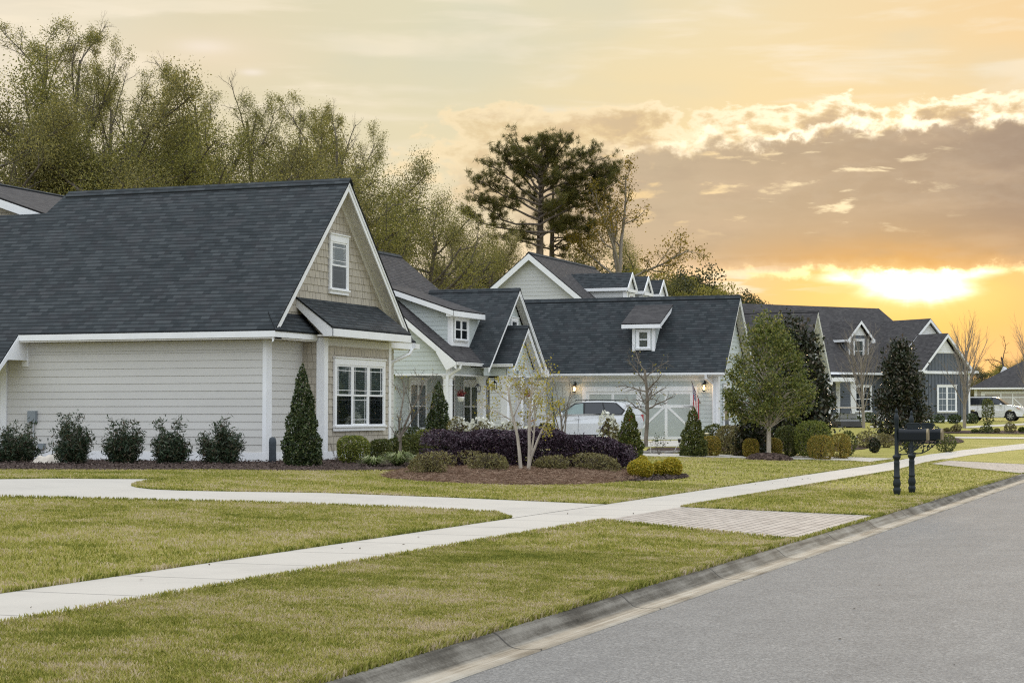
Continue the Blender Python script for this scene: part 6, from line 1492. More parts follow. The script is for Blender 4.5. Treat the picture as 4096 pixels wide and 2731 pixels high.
bush('golden_shrub', 2690, 1908, 1831, 84, 3200, .035, L_GOLD, 'rightmost golden globe shrub beside the lawn', GG, 'ball', 183, amp=.14)
bush('golden_shrub', 2570, 1890, 1822, 60, 1600, .035, L_GOLD, 'golden shrub tip rising behind the flagged globe', GG, 'ball', 184, D=42)
GX = 'rounded garden shrubs beside the pale green garage'
for i, (px, base, top, w, n, lf, mt, lab, D) in enumerate([(2850, 1800, 1700, 90, 1900, .06, L_BOXD, 'dark shrub right of the evergreen under the flag', 64), (2925, 1806, 1699, 120, 2800, .06, L_SPIR, 'tall brownish shrub below the narrow garage window', 61), (2965, 1806, 1712, 90, 1800, .06, L_SPIR, 'paler brownish shrub left of the mulch ringed tree', 60), (3152, 1806, 1704, 105, 2800, .05, L_BOXD, 'upright rounded green shrub right of the tree trunk', 60.5), (3255, 1808, 1683, 145, 4200, .05, L_BOX, 'largest rounded green shrub right of the lawn tree', 60)]):
    bush('garden_shrub', px, base, top, w, n, lf, mt, lab, GX, 'round', 191+i, D=D)
GY = 'clipped golden shrubs beside the pale green garage'
for i, (px, base, top, w, lab, D) in enumerate([(2845, 1805, 1744, 78, 'golden clipped shrub right of the evergreen under the flag', 59), (3005, 1804, 1755, 66, 'small golden clipped shrub left of the lawn tree trunk', 59), (3095, 1805, 1752, 72, 'golden clipped shrub just right of the lawn tree trunk', 60), (3287, 1806, 1741, 106, 'wide golden clipped shrub in front of the largest green shrub', 58.5), (3364, 1804, 1735, 82, 'golden green clipped shrub at the right end of the row', 60)]):
    bush('golden_hedge_shrub', px, base, top, w, 2600, .04, L_GOLDD, lab, GY, 'round', 201+i, D=D, amp=.06)
for i, (px, top, w, D, mt, lab) in enumerate([(3395, 1722, 70, 64, L_BOXD, 'low grey green mound right of the golden row'), (3470, 1725, 90, 75, L_SPIR, 'low flowering mound in front of the golf cart'), (3540, 1730, 90, 76, L_SPIR, 'low loose shrub left of the magnolia behind the mailboxes'), (3640, 1738, 60, 70, L_BOXD, 'low shrub under the magnolia behind the mailboxes'), (3790, 1735, 80, 72, L_BOXD, 'low shrub right of the mailboxes'), (3500, 1752, 46, 68, L_MAG, 'tiny dark plant on the mulch left of the mailboxes')]):
    bush('low_shrub', px, 1760, top, w, 900, .06, mt, lab, None, 'ball', 211+i, D=D, flowers=(20, .09, L_WHITE) if i == 1 else None)
for i, (px, top, w, D) in enumerate([(3480, 1650, 55, 132), (3752, 1660, 55, 131), (3820, 1658, 50, 131), (3888, 1655, 55, 132), (3365, 1655, 60, 125), (3420, 1662, 50, 126)]):
    bush('foundation_shrub', px, 1690, top, w, 500, .12, L_HOLLY if i not in (4,) else L_BOX, ['dark round shrub below the left slate window', 'dark round shrub under the left of the batten wing', 'dark round shrub under the right of the batten wing', 'dark round shrub at the corner of the batten wing', 'light green round shrub by the slate house porch', 'low round shrub behind the golf cart'][i], 'round shrubs along the slate blue house', 'round', 221+i, D=D)
bush('upright_shrub', 3958, 1684, 1585, 62, 900, .10, L_BOXD, 'upright green shrub in front of the far white car', None, 'ball', 231, D=128, amp=.35)
for i, (px, base, top, w) in enumerate([(3825, 1728, 1694, 44), (3950, 1732, 1700, 55), (4045, 1730, 1690, 50), (4090, 1730, 1708, 30), (3990, 1732, 1714, 24), (3900, 1731, 1716, 26), (3790, 1728, 1712, 30)]):
    bush('small_shrub', px, base, top, w, 350, .09, L_BOXD if i % 2 else L_SPIR, ['twiggy', 'rounded', 'spreading', 'clipped', 'tiny', 'tiny brown', 'loose'][i]+' small shrub in the far bed along the street, '+['below the batten wing', 'in the middle of the bed', 'with a bare foot', 'at the right edge', 'between two larger ones', 'left of the rounded one', 'leftmost of the bed'][i], 'small shrubs in the far bed', 'ball', 241+i, amp=.3)
# strap leaved grass clumps
def clump(px, base, w, label, rs):
    p = at(px, base); D = np.dot(p-CAM, FW); r = w*D/FPX/2; rg = np.random.default_rng(rs); n = 420; R = empty('liriope_clump', p, label, 'plant', 'grass clumps in front of the round shrubs')
    a = rg.uniform(0, 6.28, n); L = rg.uniform(.6, 1.1, n)*r*1.35; up = rg.uniform(.5, 1.5, n); V = []
    dirv = np.stack([np.cos(a), np.sin(a), np.zeros(n)], 1); sd = np.stack([-np.sin(a), np.cos(a), np.zeros(n)], 1)*.009
    b = dirv*rg.uniform(0, .06, (n,1)); m = b+dirv*(L*.45)[:, None]; m[:, 2] = L*.62*up*.75; e = b+dirv*L[:, None]; e[:, 2] = L*.35*up
    V = np.stack([b-sd, b+sd, m+sd, m-sd, m-sd, m+sd, e+sd*.2, e-sd*.2], 1).reshape(-1, 3); raw_mesh('leaves', V, np.arange(len(V)).reshape(-1, 4), L_LIRI, R, at0=True)
clump(1492, 1866, 92, 'arching striped grass clump left of the row', 251); clump(1592, 1864, 130, 'largest arching striped grass clump, middle of the row', 252); clump(1668, 1862, 90, 'arching striped grass clump beside the purple hedge', 253)
def twiggy(px, base, top, label, rs, D=None, leaf=None):
    p = at(px, base) if D is None else on_d(px, 1652, D); p[2] = float(terr(p[0], p[1])); D = np.dot(p-CAM, FW); h = (base-top)*D/FPX
    st = [((0,0,-.05), (math.cos(k*2.4)*.4, math.sin(k*2.4)*.4, 1), h*.7, .008) for k in range(7)]
    lv, tp = grow(rs, [dict(seg=5, wan=.15, up=.05, end=.3, leaflev=1, rs=.4), dict(n=(2,3), t0=.35, ang=(20,50), len=(.4,.7), seg=4, wan=.2, up=.05, rr=.6)], st)
    tree('bare_shrub', p, lv, tp, B_TWIG, leaf, rs, per=2, L=.08, W=.04, spread=.05, frac=.5, label=label, cat='shrub', crown='leaves')
twiggy(1345, 1848, 1720, 'thin bare shrub at the foot of the bay corner', 261); twiggy(2635, 1800, 1690, 'half leafless shrub in front of the garage door', 262, 59, L_HOLLY)
twiggy(1440, 1866, 1810, 'small dry stalks in front of the bright round shrub', 263)
# loose straw and bark on the beds
def litter(name, poly, n, L, W, mat, zf, up, label):
    P = np.array([p[:2] for p in poly]); rg = np.random.default_rng(271); X = rg.uniform(P[:,0].min(), P[:,0].max(), n); Y = rg.uniform(P[:,1].min(), P[:,1].max(), n); k = inpoly(X, Y, P); X, Y = X[k], Y[k]
    C = np.stack([X, Y, zf(X, Y)], 1); C[:, 2] += rg.uniform(0, up, len(X)); V, F = leaf_quads(C, L, W, rg, None, 0, .75); tag(raw_mesh(name, V, F, mat), label, 'ground cover', None, 'stuff')
c_ = np.mean([np.asarray(p)[:2] for p in STRAW_OUT], 0); SO = np.array([np.asarray(p)[:2] for p in STRAW_OUT])
def zs(X, Y):
    best = np.full(len(X), 9e9)
    ang = np.arctan2(Y-c_[1], X-c_[0]); oa = np.arctan2(SO[:,1]-c_[1], SO[:,0]-c_[0]); orr = np.hypot(SO[:,0]-c_[0], SO[:,1]-c_[1]); o = np.argsort(oa)
    R_ = np.interp(ang, oa[o], orr[o], period=2*math.pi); t = np.clip(1-np.hypot(X-c_[0], Y-c_[1])/R_, 0, 1); return terr(X, Y)+.09*(1-(1-t)**3)+.015
litter('pine_straw', STRAW_OUT, 30000, .19, .009, L_STRAW, zs, .05, 'rust brown pine straw spread over the hedge bed')
litter('bark_mulch', BED1, 26000, .06, .025, L_BARK, lambda X, Y: terr(X, Y)+.02, .05, 'dark bark mulch along the beige house')
litter('bark_mulch', BEDM, 4000, .06, .025, L_BARK, lambda X, Y: terr(X, Y)+.02, .05, 'dark bark mulch round the golden shrubs')
q = at(3075, 1838); ring = [np.array([q[0]+.75*math.cos(t)*(1+.08*math.sin(3*t)), q[1]+.75*math.sin(t)*(1+.1*math.cos(2*t))]) for t in np.linspace(0, 6.28, 25)[:-1]]
mound('mulch_ring', ring, .17, M_MULCH, noisy=.05, kind='structure')
# ------------------------------------------------------------------ vehicles
M_SILVER = plain('silver_white_paint', (.60,.62,.64), .25, .02, 2, spec=.5, coat=.6); M_WHITE = plain('white_car_paint', (.76,.77,.78), .28, .02, 2, spec=.5, coat=.6)
M_CARGLASS = plain('car_glass', (.018,.022,.026), .06, .05, 2, spec=.7)
M_CARGLASS2 = plain('painted_reflection_glass', (.20,.27,.26), .10, .15, 3, spec=.6)  # bright reflection on the front side window painted into its colour
M_TYRE = plain('tyre_rubber', (.016,.016,.017), .85, .1, 8)
M_RIM = plain('alloy_rim', (.5,.51,.52), .3, .05, 4, metal=.8)
M_PLAS = plain('dark_plastic', (.022,.023,.025), .6, .1, 6)
M_LAMP = plain('clear_lamp', (.55,.56,.58), .15, .05, 6, spec=.7)
M_AMBER = plain('amber_lens', (.75,.22,.04), .2, .05, 6)
M_REDL = plain('red_lens', (.35,.02,.02), .2, .05, 6)
def lbuild(mb, name, mat, par, **k):
    o = mb.build(name, mat, None, **k); o.parent = par; return o
def wheel(R, x, y, r, w, side):
    mb = MB(); mb.lathe([(r*.62, -w/2), (r*.93, -w/2), (r, -w/2+.03), (r, w/2-.03), (r*.93, w/2), (r*.62, w/2)], (x, y, r), 28, 1); wh = lbuild(mb, 'wheel', M_TYRE, R, smooth=False)
    mb = MB(); o = y+side*(w/2-.02)
    mb.lathe([(.0, -.02), (r*.64, -.02), (r*.64, .012), (r*.57, .014), (r*.55, -.01), (.0, -.01)], (x, o, r), 28, 1)
    for k in range(7):
        a = k*2*math.pi/7; u = V3(math.cos(a), 0, math.sin(a)); t = V3(-math.sin(a), 0, math.cos(a))
        mb.obox(V3(x, o-.005, r)+u*.04-t*.028, u*(r*.55), t*.056, V3(0, side*.022, 0))
    mb.lathe([(.0, 0), (.06, 0), (.05, side*.03), (0, side*.03)], (x, o, r), 12, 1)
    lbuild(mb, 'rim', M_RIM, wh)
def car(name, loc, rz, label, tall=1.0, big=False):
    M_PAINT = M_WHITE if big else M_SILVER
    R = empty(name, loc, label, 'car', None, rz); s = tall
    xf, xr_, rw, ra = 1.40, -1.42, .37*(1.05 if big else 1), .44
    def arch(xc): return [(xc+ra*math.cos(t), .36+ra*math.sin(t)) for t in np.linspace(-.12, math.pi+.12, 13)]
    top = [(2.37,.52),(2.38,.70),(2.31,.84),(2.12,.97),(1.75,1.06),(1.05,1.14),(.2,1.15),(-1.0,1.17),(-2.22,1.17),(-2.33,1.02),(-2.36,.80),(-2.34,.55),(-2.28,.40)]
    bot = [(-1.93,.36)] + arch(xr_)[::-1][1:-1] + [(-.92,.30),(.9,.30)] + arch(xf)[::-1][1:-1] + [(1.92,.36),(2.25,.36)]
    out = [(x, z*s if z > .5 else z) for x, z in top+bot]
    mb = MB(); n = len(out)
    # plan outline narrows to nose and tail, sides bulge at the hips
    def hw(x, z): return (.93-.17*max(0, (abs(x)-1.75)/.65)**2) - .035*abs(z-.75)**1.3*2
    Lf = [V3(x, -hw(x, z), z) for x, z in out]; Rt = [V3(x, hw(x, z), z) for x, z in out]
    for side in (Lf, Rt):
        bmv = [p.tolist() for p in side]; mb.quaduv(bmv if side is Rt else bmv[::-1])
    for i in range(n):
        j = (i+1) % n
        a, b = Lf[i], Lf[j]; c, d = Rt[j], Rt[i]
        mb.quaduv([a, b, c, d])
    body = lbuild(mb, 'body', M_PAINT, R)
    for f in body.data.polygons: pass
    mdf = body.modifiers.new('bevel', 'BEVEL'); mdf.width = .035; mdf.segments = 3; mdf.limit_method = 'ANGLE'; mdf.angle_limit = math.radians(40)
    zt = (1.70 if not big else 1.70)*s; zb = 1.12*s
    g = [(.95, zb-.02), (.12, zt-.10), (-.3, zt-.02), (-.8, zt), (-1.6, zt-.03), (-2.02, zt-.12), (-2.28, zb)] if not big else [(1.0, zb-.02), (.38, zt-.08), (.0, zt-.01), (-.9, zt), (-1.9, zt-.02), (-2.1, zt-.1), (-2.28, zb)]
    gy_ = lambda z: .865-(z-zb)/(zt-zb)*.17
    mb = MB(); Lf = [V3(x, -gy_(z), z) for x, z in g]; Rt = [V3(x, gy_(z), z) for x, z in g]; mb.quaduv(Lf); mb.quaduv(Rt[::-1])
    for i in range(len(g)):
        j = (i+1) % len(g); mb.quaduv([Lf[j], Lf[i], Rt[i], Rt[j]])
    cab = lbuild(mb, 'cabin', M_PAINT, R, bevel=.04)
    def pane(pts, sd, mat):
        m = MB(); m.prism([V3(x, sd*(gy_(z)+.001), z) for x, z in pts], (0, sd*.014, 0)); lbuild(m, 'side_window', mat, R)
    z0, z1 = zb+.03, zt-.13
    for sd in (-1, 1):
        m = MB(); m.prism([V3(x, sd*(gy_(z)-.004), z) for x, z in ([(.90, z0-.03), (.18, z1+.03), (-.2, z1+.065), (-1.05, z1+.075), (-1.65, z1+.05), (-2.06, z0+.15), (-1.94, z0-.03)] if not big else [(1.0, z0-.03), (.42, z1+.03), (.0, z1+.07), (-1.95, z1+.05), (-2.1, z0-.03)])], (0, sd*.010, 0)); lbuild(m, 'window_surround', M_PLAS, R)
    for sd in (-1, 1):
        if not big:
            pane([(.80, z0), (.14, z1-.02), (-.20, z1+.03), (-.24, z0)], sd, M_CARGLASS2); pane([(-.32, z0), (-.29, z1+.035), (-1.02, z1+.04), (-1.18, z0)], sd, M_CARGLASS); pane([(-1.26, z0), (-1.08, z1+.04), (-1.60, z1+.02), (-1.98, z0+.14), (-1.88, z0)], sd, M_CARGLASS)
        else:
            pane([(.90, z0), (.40, z1), (.08, z1+.04), (.04, z0)], sd, M_CARGLASS); pane([(-.05, z0), (-.02, z1+.04), (-.80, z1+.04), (-.82, z0)], sd, M_CARGLASS); pane([(-.92, z0), (-.90, z1+.04), (-1.90, z1+.02), (-2.02, z0)], sd, M_CARGLASS)
        mb = MB(); mb.tube([(.2, sd*.66, zt+.0), (.1, sd*.68, zt+.045), (-1.5, sd*.66, zt+.04), (-1.62, sd*.64, zt-.01)], .018, 6); lbuild(mb, 'roof_rail', M_PLAS, R)
        for x in (.12, -.92):
            mb = MB(); mb.tube([(x, sd*.925, .98*s), (x-.03, sd*.955, .985*s), (x-.19, sd*.955, .985*s), (x-.22, sd*.925, .98*s)], .016, 6); lbuild(mb, 'door_handle', M_PAINT, R)
        mb = MB()
        for x in (1.0, -.04, -1.02): mb.obox(V3(x, sd*.9255, .42), V3(.012,0,0), V3(0, sd*.004, 0), V3(-.02,0,.68*s))
        lbuild(mb, 'door_seams', M_PLAS, R)
        mb = MB(); mb.lathe([(0,0),(.05,.01),(.085,.05),(.085,.12),(.04,.17),(0,.18)], (.70, sd*1.0-(.09), 1.15*s), 10, 1); lbuild(mb, 'mirror', M_PAINT, R, smooth=True)
        mb = MB(); mb.prism([V3(2.20, sd*.80, .80*s), V3(2.02, sd*.86, .88*s), V3(1.78, sd*.905, .98*s), V3(2.0, sd*.85, .99*s), V3(2.24, sd*.74, .90*s)], (.03, sd*.035, 0)); lbuild(mb, 'headlight', M_LAMP, R)
        mb = MB(); mb.prism([V3(2.10, sd*.845, .82*s), V3(1.97, sd*.875, .87*s), V3(1.84, sd*.90, .94*s), V3(1.98, sd*.865, .90*s)], (.03, sd*.04, 0)); lbuild(mb, 'turn_signal', M_AMBER, R)
        mb = MB(); mb.obox(V3(-2.34, sd*.72, .85*s), V3(.12,0,0), V3(0, sd*.17, 0), V3(0,0,.28)); lbuild(mb, 'tail_light', M_REDL, R)
        for x in (xf, xr_): wheel(R, x, sd*.80, rw, .23, sd)
    mb = MB(); mb.prism([V3(.90 if not big else 1.06, -.76, zb+.02), V3(.90 if not big else 1.06, .76, zb+.02), V3(.19 if not big else .42, .66, zt-.13), V3(.19 if not big else .42, -.66, zt-.13)], (.012, 0, .012)); lbuild(mb, 'windscreen', M_CARGLASS, R)
    mb = MB(); mb.box((-2.26, -.80, .26), (2.2, .80, .42)); mb.box((2.30, -.55, .52), (2.39, .55, .74*s)); lbuild(mb, 'bumper', M_PLAS, R)
    mb = MB(); mb.box((-2.1, -.78, .30), (2.0, .78, .62)); lbuild(mb, 'underbody', M_PLAS, R)
    return R
car('parked_car', (-25.3, 75.6, .512), math.pi, 'silvery white family car with dark roof rails parked before the pale green garage')
p = at(3975, 1684); car('parked_car', (p[0]-.1, p[1]+1, p[2]), math.radians(-4), 'tall white car beside the slate blue house, near the right edge', 1.10, True)
# golf cart
def cart():
    q = on_d(3382, 1652, 112); z = float(terr(q[0], q[1]))-.15; R = empty('golf_cart', (q[0], q[1], z), 'golf cart with pale roof and grey seats by the slate blue house', 'golf cart', None, math.radians(28))
    MP = plain('pale_cart_roof', (.66,.60,.54), .5); MS = plain('grey_vinyl', (.30,.31,.31), .5); MBk = plain('dark_cart_body', (.04,.038,.036), .4)
    mb = MB(); mb.box((-.66, -1.0, 1.62), (.66, .95, 1.70)); lbuild(mb, 'roof', MP, R, bevel=.05)
    for x in (-.56, .56):
        for y, y2 in ((-.75, -.9), (.35, .85)):
            mb = MB(); mb.tube([(x, y, .7), (x, y2, 1.64)], .022, 6); lbuild(mb, 'post', M_BLACK, R)
    mb = MB(); mb.prism([V3(-.6,-1.15,.25), V3(-.6,1.2,.25), V3(-.6,1.25,.62), V3(-.6,.95,.85), V3(-.6,.55,.36), V3(-.6,.35,.36), V3(-.6,.3,.66), V3(-.6,-1.1,.66)], (1.2,0,0)); lbuild(mb, 'body', MBk, R, bevel=.03)
    for y in (-.15, -.62):
        mb = MB(); mb.box((-.56, y-.22, .66), (.56, y+.22, .80)); lbuild(mb, 'seat', MS, R, bevel=.04)
    for x0, x1 in ((-.55, -.03), (.03, .55)):
        mb = MB(); mb.box((x0, -.42, .88), (x1, -.32, 1.22)); lbuild(mb, 'backrest', MS, R, bevel=.04)
    for x in (-.52, .52):
        for y in (-.75, .85): wheel(R, x, y, .23, .17, 1 if x > 0 else -1)
    R.scale = (1.05, 1.0, .80)
    mb = MB(); mb.tube([(-.25, .62, .62), (-.25, .45, .98)], .018, 6); mb.lathe([(.13, 0), (.16, .01), (.16, .03), (.13, .04)], (-.25, .43, .98), 16, 2); lbuild(mb, 'steering_wheel', M_BLACK, R)
cart()
# ------------------------------------------------------------------ mailboxes
M_IRON = plain('dark_iron', (.011,.017,.020), .5, .15, 9, spec=.3); M_BOXP = plain('black_enamel', (.006,.009,.012), .4, .1, 6, spec=.25); M_BRASS = plain('worn_brass', (.22,.18,.11), .4, .2, 9, metal=.6)
def mailbox(loc, label, dz):
    R = empty('mailbox', loc, label, 'mailbox', 'street mailboxes on iron posts')
    mb = MB(); mb.lathe([(.062,-.05),(.062,.04),(.068,.06),(.074,.09),(.072,.125),(.058,.145),(.06,.165),(.076,.20),(.073,.26),(.058,.31),(.055,.33),(.068,.345),(.066,.365),(.056,.375),(.055,.60),(.058,.63),(.05,.65),(.052,.68),(.066,.70),(.082,.735),(.076,.755),(.05,.77),(.04,.79),(.04,1.38+dz),(.046,1.40+dz),(.046,1.43+dz),(.05,1.45+dz),(.05,1.51+dz),(.038,1.535+dz),(.028,1.55+dz),(.024,1.58+dz)], (0,0,0), 20); lbuild(mb, 'post', M_IRON, R, smooth=True)
    mb = MB(); mb.lathe([(.0,1.575+dz),(.022,1.58+dz),(.03,1.60+dz),(.028,1.625+dz),(.014,1.655+dz),(.0,1.67+dz)], (0,0,0), 14); lbuild(mb, 'finial', M_IRON, R, smooth=True)
    # box: flat bottom, arched top, pointing to the street
    w, h, x0, x1, zb = .088, .13, .05, .60, 1.06
    prof = [(-w, 0), (-w, h)]+[(-w*math.cos(t), h+w*math.sin(t)) for t in np.linspace(0.15, math.pi-.15, 12)]+[(w, h), (w, 0)]
    mb = MB(); mb.prism([V3(x0, y, zb+z) for y, z in prof], (x1-x0, 0, 0)); lbuild(mb, 'mail_compartment', M_BOXP, R, bevel=.004)
    mb = MB(); mb.prism([V3(x1-.025, y*1.05, zb-.005+z*1.03) for y, z in prof], (.035, 0, 0)); lbuild(mb, 'door', M_BRASS, R)
    mb = MB(); mb.obox(V3(x0-.06, -.02, zb-.03), V3(x1-x0-.05, 0, 0), V3(0,.04,0), V3(0,0,.03)); lbuild(mb, 'mounting_plate', M_IRON, R)
    # name plate frame with scrolls on top
    mb = MB(); a, b = x0+.13, x0+.40; zt = zb+h+w
    mb.tube([(a-.09,0,zt-.005),(a-.06,0,zt+.03),(a-.02,0,zt+.02),(a,0,zt+.06),(a+.03,0,zt+.10),(b-.03,0,zt+.10),(b,0,zt+.06),(b+.02,0,zt+.02),(b+.06,0,zt+.03),(b+.09,0,zt-.005)], .012, 6)
    mb.prism([V3(a+.02,-.004,zt), V3(b-.02,-.004,zt), V3(b-.01,-.004,zt+.06), V3(b-.04,-.004,zt+.092), V3(a+.04,-.004,zt+.092), V3(a+.01,-.004,zt+.06)], (0,.008,0)); lbuild(mb, 'name_plate', M_IRON, R)
    # scroll bracket with leaves
    mb = MB(); mb.tube([(.04,0,.80),(.10,0,.78),(.20,0,.79),(.32,0,.85),(.42,0,.94),(.50,0,1.0),(.53,0,1.04)], .013, 6); mb.tube([(.05,0,.84),(.12,0,.88),(.16,0,.94),(.15,0,1.0),(.10,0,1.03)], .011, 6); mb.tube([(.20,0,.80),(.24,0,.88),(.22,0,.96),(.27,0,1.03)], .011, 6); mb.tube([(.31,0,.85),(.30,0,.92),(.35,0,.97),(.34,0,1.03)], .011, 6)
    rg = random.Random(7)
    for x, z in ((.08,.90),(.12,.96),(.19,.90),(.16,1.01),(.25,.93),(.28,.99),(.33,.92),(.37,1.0),(.43,1.0),(.49,1.02),(.07,.775),(.22,.84),(.09,1.02),(.40,.93)):
        t = rg.uniform(0, 6.28); r = rg.uniform(.028, .044); mb.prism([V3(x+r*math.cos(t), -.006, z+r*math.sin(t)), V3(x+r*.55*math.cos(t+1.4), -.006, z+r*.55*math.sin(t+1.4)), V3(x-r*math.cos(t), -.006, z-r*math.sin(t)), V3(x+r*.55*math.cos(t-1.4), -.006, z+r*.55*math.sin(t-1.4))], (0,.012,0))
    lbuild(mb, 'scroll_bracket', M_IRON, R)
a = at(3588, 1980); b = at(3648, 1972)
mailbox(a, 'nearer of the two black mailboxes on fluted iron posts, its post at the left', 0.0)
mailbox(b, 'farther black mailbox on an iron post, half hidden behind the nearer one', -.04)
# ------------------------------------------------------------------ on and by the beige house
mb = MB(); R = empty('meter_box', (-28.73, 41.06, 1.62), 'grey utility meter box on the beige wall with a conduit below', 'meter box')
M_METER = plain('grey_metal', (.22,.25,.27), .5, .06)
MB().box((-28.85, 41.03, 1.46), (-28.61, 41.14, 1.76)).build('box_body', M_METER, R, bevel=.012)
MB().tube([(-28.70, 41.09, 1.47), (-28.70, 41.09, .62)], .018, 8).build('conduit', plain('pale_conduit', (.45,.47,.48), .5), R)
MB().tube([(-28.74, 41.08, 1.46), (-28.73, 41.07, 1.0), (-28.68, 41.06, .74), (-28.58, 41.05, .66), (-28.45, 41.05, .69), (-28.35, 41.08, .80)], .008, 6).build('cable', M_BLACK, R)
MB().box((-28.55, 41.06, .78), (-28.36, 41.14, .92)).build('outlet_cover', M_METER, R, bevel=.01)
p = at(215, 1853)
def cloth():
    rg = np.random.default_rng(5); n = 26; V = []; F = []
    for i in range(n):
        for j in range(n):
            u, v = i/(n-1)*2-1, j/(n-1)*2-1; r = max(abs(u), abs(v)); z = (.21*max(0, 1-r**1.7))*(1+.35*math.sin(5*u+3*v)*math.cos(4*v-2*u)) + .025*abs(math.sin(9*u-6*v))*(1-r*.5)+rg.normal()*.008
            V.append((u*.52+.05*math.sin(4*v), v*.26+.04*math.sin(5*u), max(.0, z)))
    for i in range(n-1):
        for j in range(n-1): F.append((i*n+j, (i+1)*n+j, (i+1)*n+j+1, i*n+j+1))
    o = raw_mesh('cloth_bundle', V, F, plain('canvas_cloth', (.52,.47,.40), .9, .1, 5)); o.location = tuple(p); return tag(o, 'crumpled pale canvas cloth lying between two nandina bushes', 'cloth')
cloth()
q = at(1090, 1852); MB().lathe([(.0,0),(.085,.0),(.09,.1),(.087,.3),(.09,.5),(.075,.60),(.03,.63),(0,.63)], q, 14).build('covered_post', plain('dark_quilted_cover', (.045,.055,.065), .8, .2, 14), None, smooth=True); tag(bpy.data.objects['covered_post'], 'dark quilted cover over a short pipe at the white corner board', 'pipe cover')
# ------------------------------------------------------------------ around the pale green house
def lantern(px, py):
    Y = 79.6; c = on_y(px, py, Y-.2); R = empty('wall_lantern', c, 'lit', 'lamp', 'lit wall lanterns of the garage'); x, y, z = c
    mb = MB(); mb.tube([(x, Y-.02, z+.20), (x, Y-.10, z+.30), (x, y, z+.28), (x, y, z+.17)], .014, 8); mb.lathe([(.0,0),(.05,.0),(.05,.02),(.0,.02)], (x, Y-.03, z+.2), 12, 1); mb.build('bracket', M_BLACK, R)
    mb = MB(); mb.lathe([(.13,.10),(.10,.13),(.05,.17),(.02,.19)], c, 12); mb.lathe([(.0,-.20),(.03,-.19),(.075,-.16),(.08,-.14)], c, 12)
    for k in range(6):
        t = k*math.pi/3; mb.tube([(x+.10*math.cos(t), y+.10*math.sin(t), z+.11), (x+.075*math.cos(t), y+.075*math.sin(t), z-.15)], .006, 4)
    mb.build('cage', M_BLACK, R)
    m, nt, pr, out = new_mat('lit_bulb'); setp(nt, pr, 'Base Color', (1,.8,.5)); setp(nt, pr, 'Emission Color', (1.0,.62,.25)); pr.inputs['Emission Strength'].default_value = 14
    MB().lathe([(.0,-.12),(.035,-.10),(.045,-.04),(.035,.03),(.012,.08)], c, 12).build('bulb', m, R, smooth=True)
    ld = bpy.data.lights.new('lantern_light', 'POINT'); ld.energy = 3.5; ld.color = (1.0,.62,.3); ld.shadow_soft_size = .05; lo = bpy.data.objects.new('lantern_light', ld); COL.objects.link(lo); lo.location = (x, y-.16, z-.02)
    return R
tag(lantern(2298, 1553), 'lit black wall lantern left of the garage door'); tag(lantern(2816, 1548), 'lit black wall lantern right of the garage door')
def flag():
    A = on_y(2800, 1610, 79.5); B = on_y(2767, 1527, 78.8); R = empty('flag', A, 'striped national flag hanging from an angled pole by the garage', 'flag')
    MB().tube([A, B], .014, 8).lathe([(0,0),(.022,.01),(.022,.03),(0,.045)], B, 8).build('pole', plain('pole_bronze', (.10,.06,.03), .5), R)
    MB().lathe([(.0,0),(.045,.0),(.04,.05),(.0,.06)], A-V3(0,.02,.03), 10).build('bracket', M_BRASS, R)
    m, nt, pr, out = new_mat('flag_cloth'); uv = texco(nt, 'UV'); u, v, _ = sepv(nt, uv)
    st = (v*6.5).mod(1.0)._m('LESS_THAN', .5); canton = u._m('LESS_THAN', .4)*v._m('GREATER_THAN', .462)
    star = voro(nt, comb(nt, u*14.0, v*14.0, 0.0), 1.0, 'Distance', 'F1', .15)._m('LESS_THAN', .28)
    col = mixc(nt, st, (.72,.70,.68), (.42,.03,.045)); cc = mixc(nt, star, (.025,.035,.12), (.65,.65,.66)); col = mixc(nt, canton, col, cc); setp(nt, pr, 'Base Color', col); setp(nt, pr, 'Roughness', .8)
    # the hoist runs along the pole, the cloth falls in folds
    mb = MB(); n, k = 14, 22; P = {}
    for i in range(n+1):
        t = i/n; top = B+(A-B)*(.04+.78*t)
        for j in range(k+1):
            s = j/k; fold = .075*math.sin(t*13+s*1.5)*(.3+.7*s**.6); gather = (1-.18*s**.8)
            xx = top[0]*gather+(B[0]+(A[0]-B[0])*.30)*(1-gather); yy = top[1]*gather+(B[1]+.2)*(1-gather)
            P[i, j] = V3(xx+fold*.6, yy+fold, top[2]-1.25*s*(1-.18*t))
    for i in range(n):
        for j in range(k):
            uvq = [(j/k, 1-i/n), ((j+1)/k, 1-i/n), ((j+1)/k, 1-(i+1)/n), (j/k, 1-(i+1)/n)]
            mb.quaduv([P[i, j], P[i, j+1], P[i+1, j+1], P[i+1, j]], uvq)
    mb.build('cloth', m, R, smooth=True)
flag()
def basket(px, py, Y, label):
    c = on_y(px, py, Y); R = empty('hanging_basket', c, label, 'plant pot', 'hanging baskets of the porch'); rg = np.random.default_rng(9)
    MB().lathe([(.10,-.16),(.145,.0),(.155,.02),(.15,.04),(.12,.03)], c, 18).build('pot', M_TRIM, R, smooth=True)
    mb = MB()
    for k in range(3): t = k*2.1; mb.tube([c+V3(.15*math.cos(t), .15*math.sin(t), .02), c+V3(0,0,.62)], .004, 4)
    mb.tube([c+V3(0,0,.62), (c[0], c[1], 3.3)], .005, 4); mb.build('wires', M_BLACK, R)
    P = c+np.abs(rg.normal(size=(260,3)))*np.array([0,0,.12])+rg.normal(size=(260,3))*np.array([.075,.075,.02])+V3(0,0,.05); V, F = leaf_quads(P, .09, .03, rg, np.array([[0,0,1.0]]), .6); raw_mesh('plant', V, F, L_RED, R)
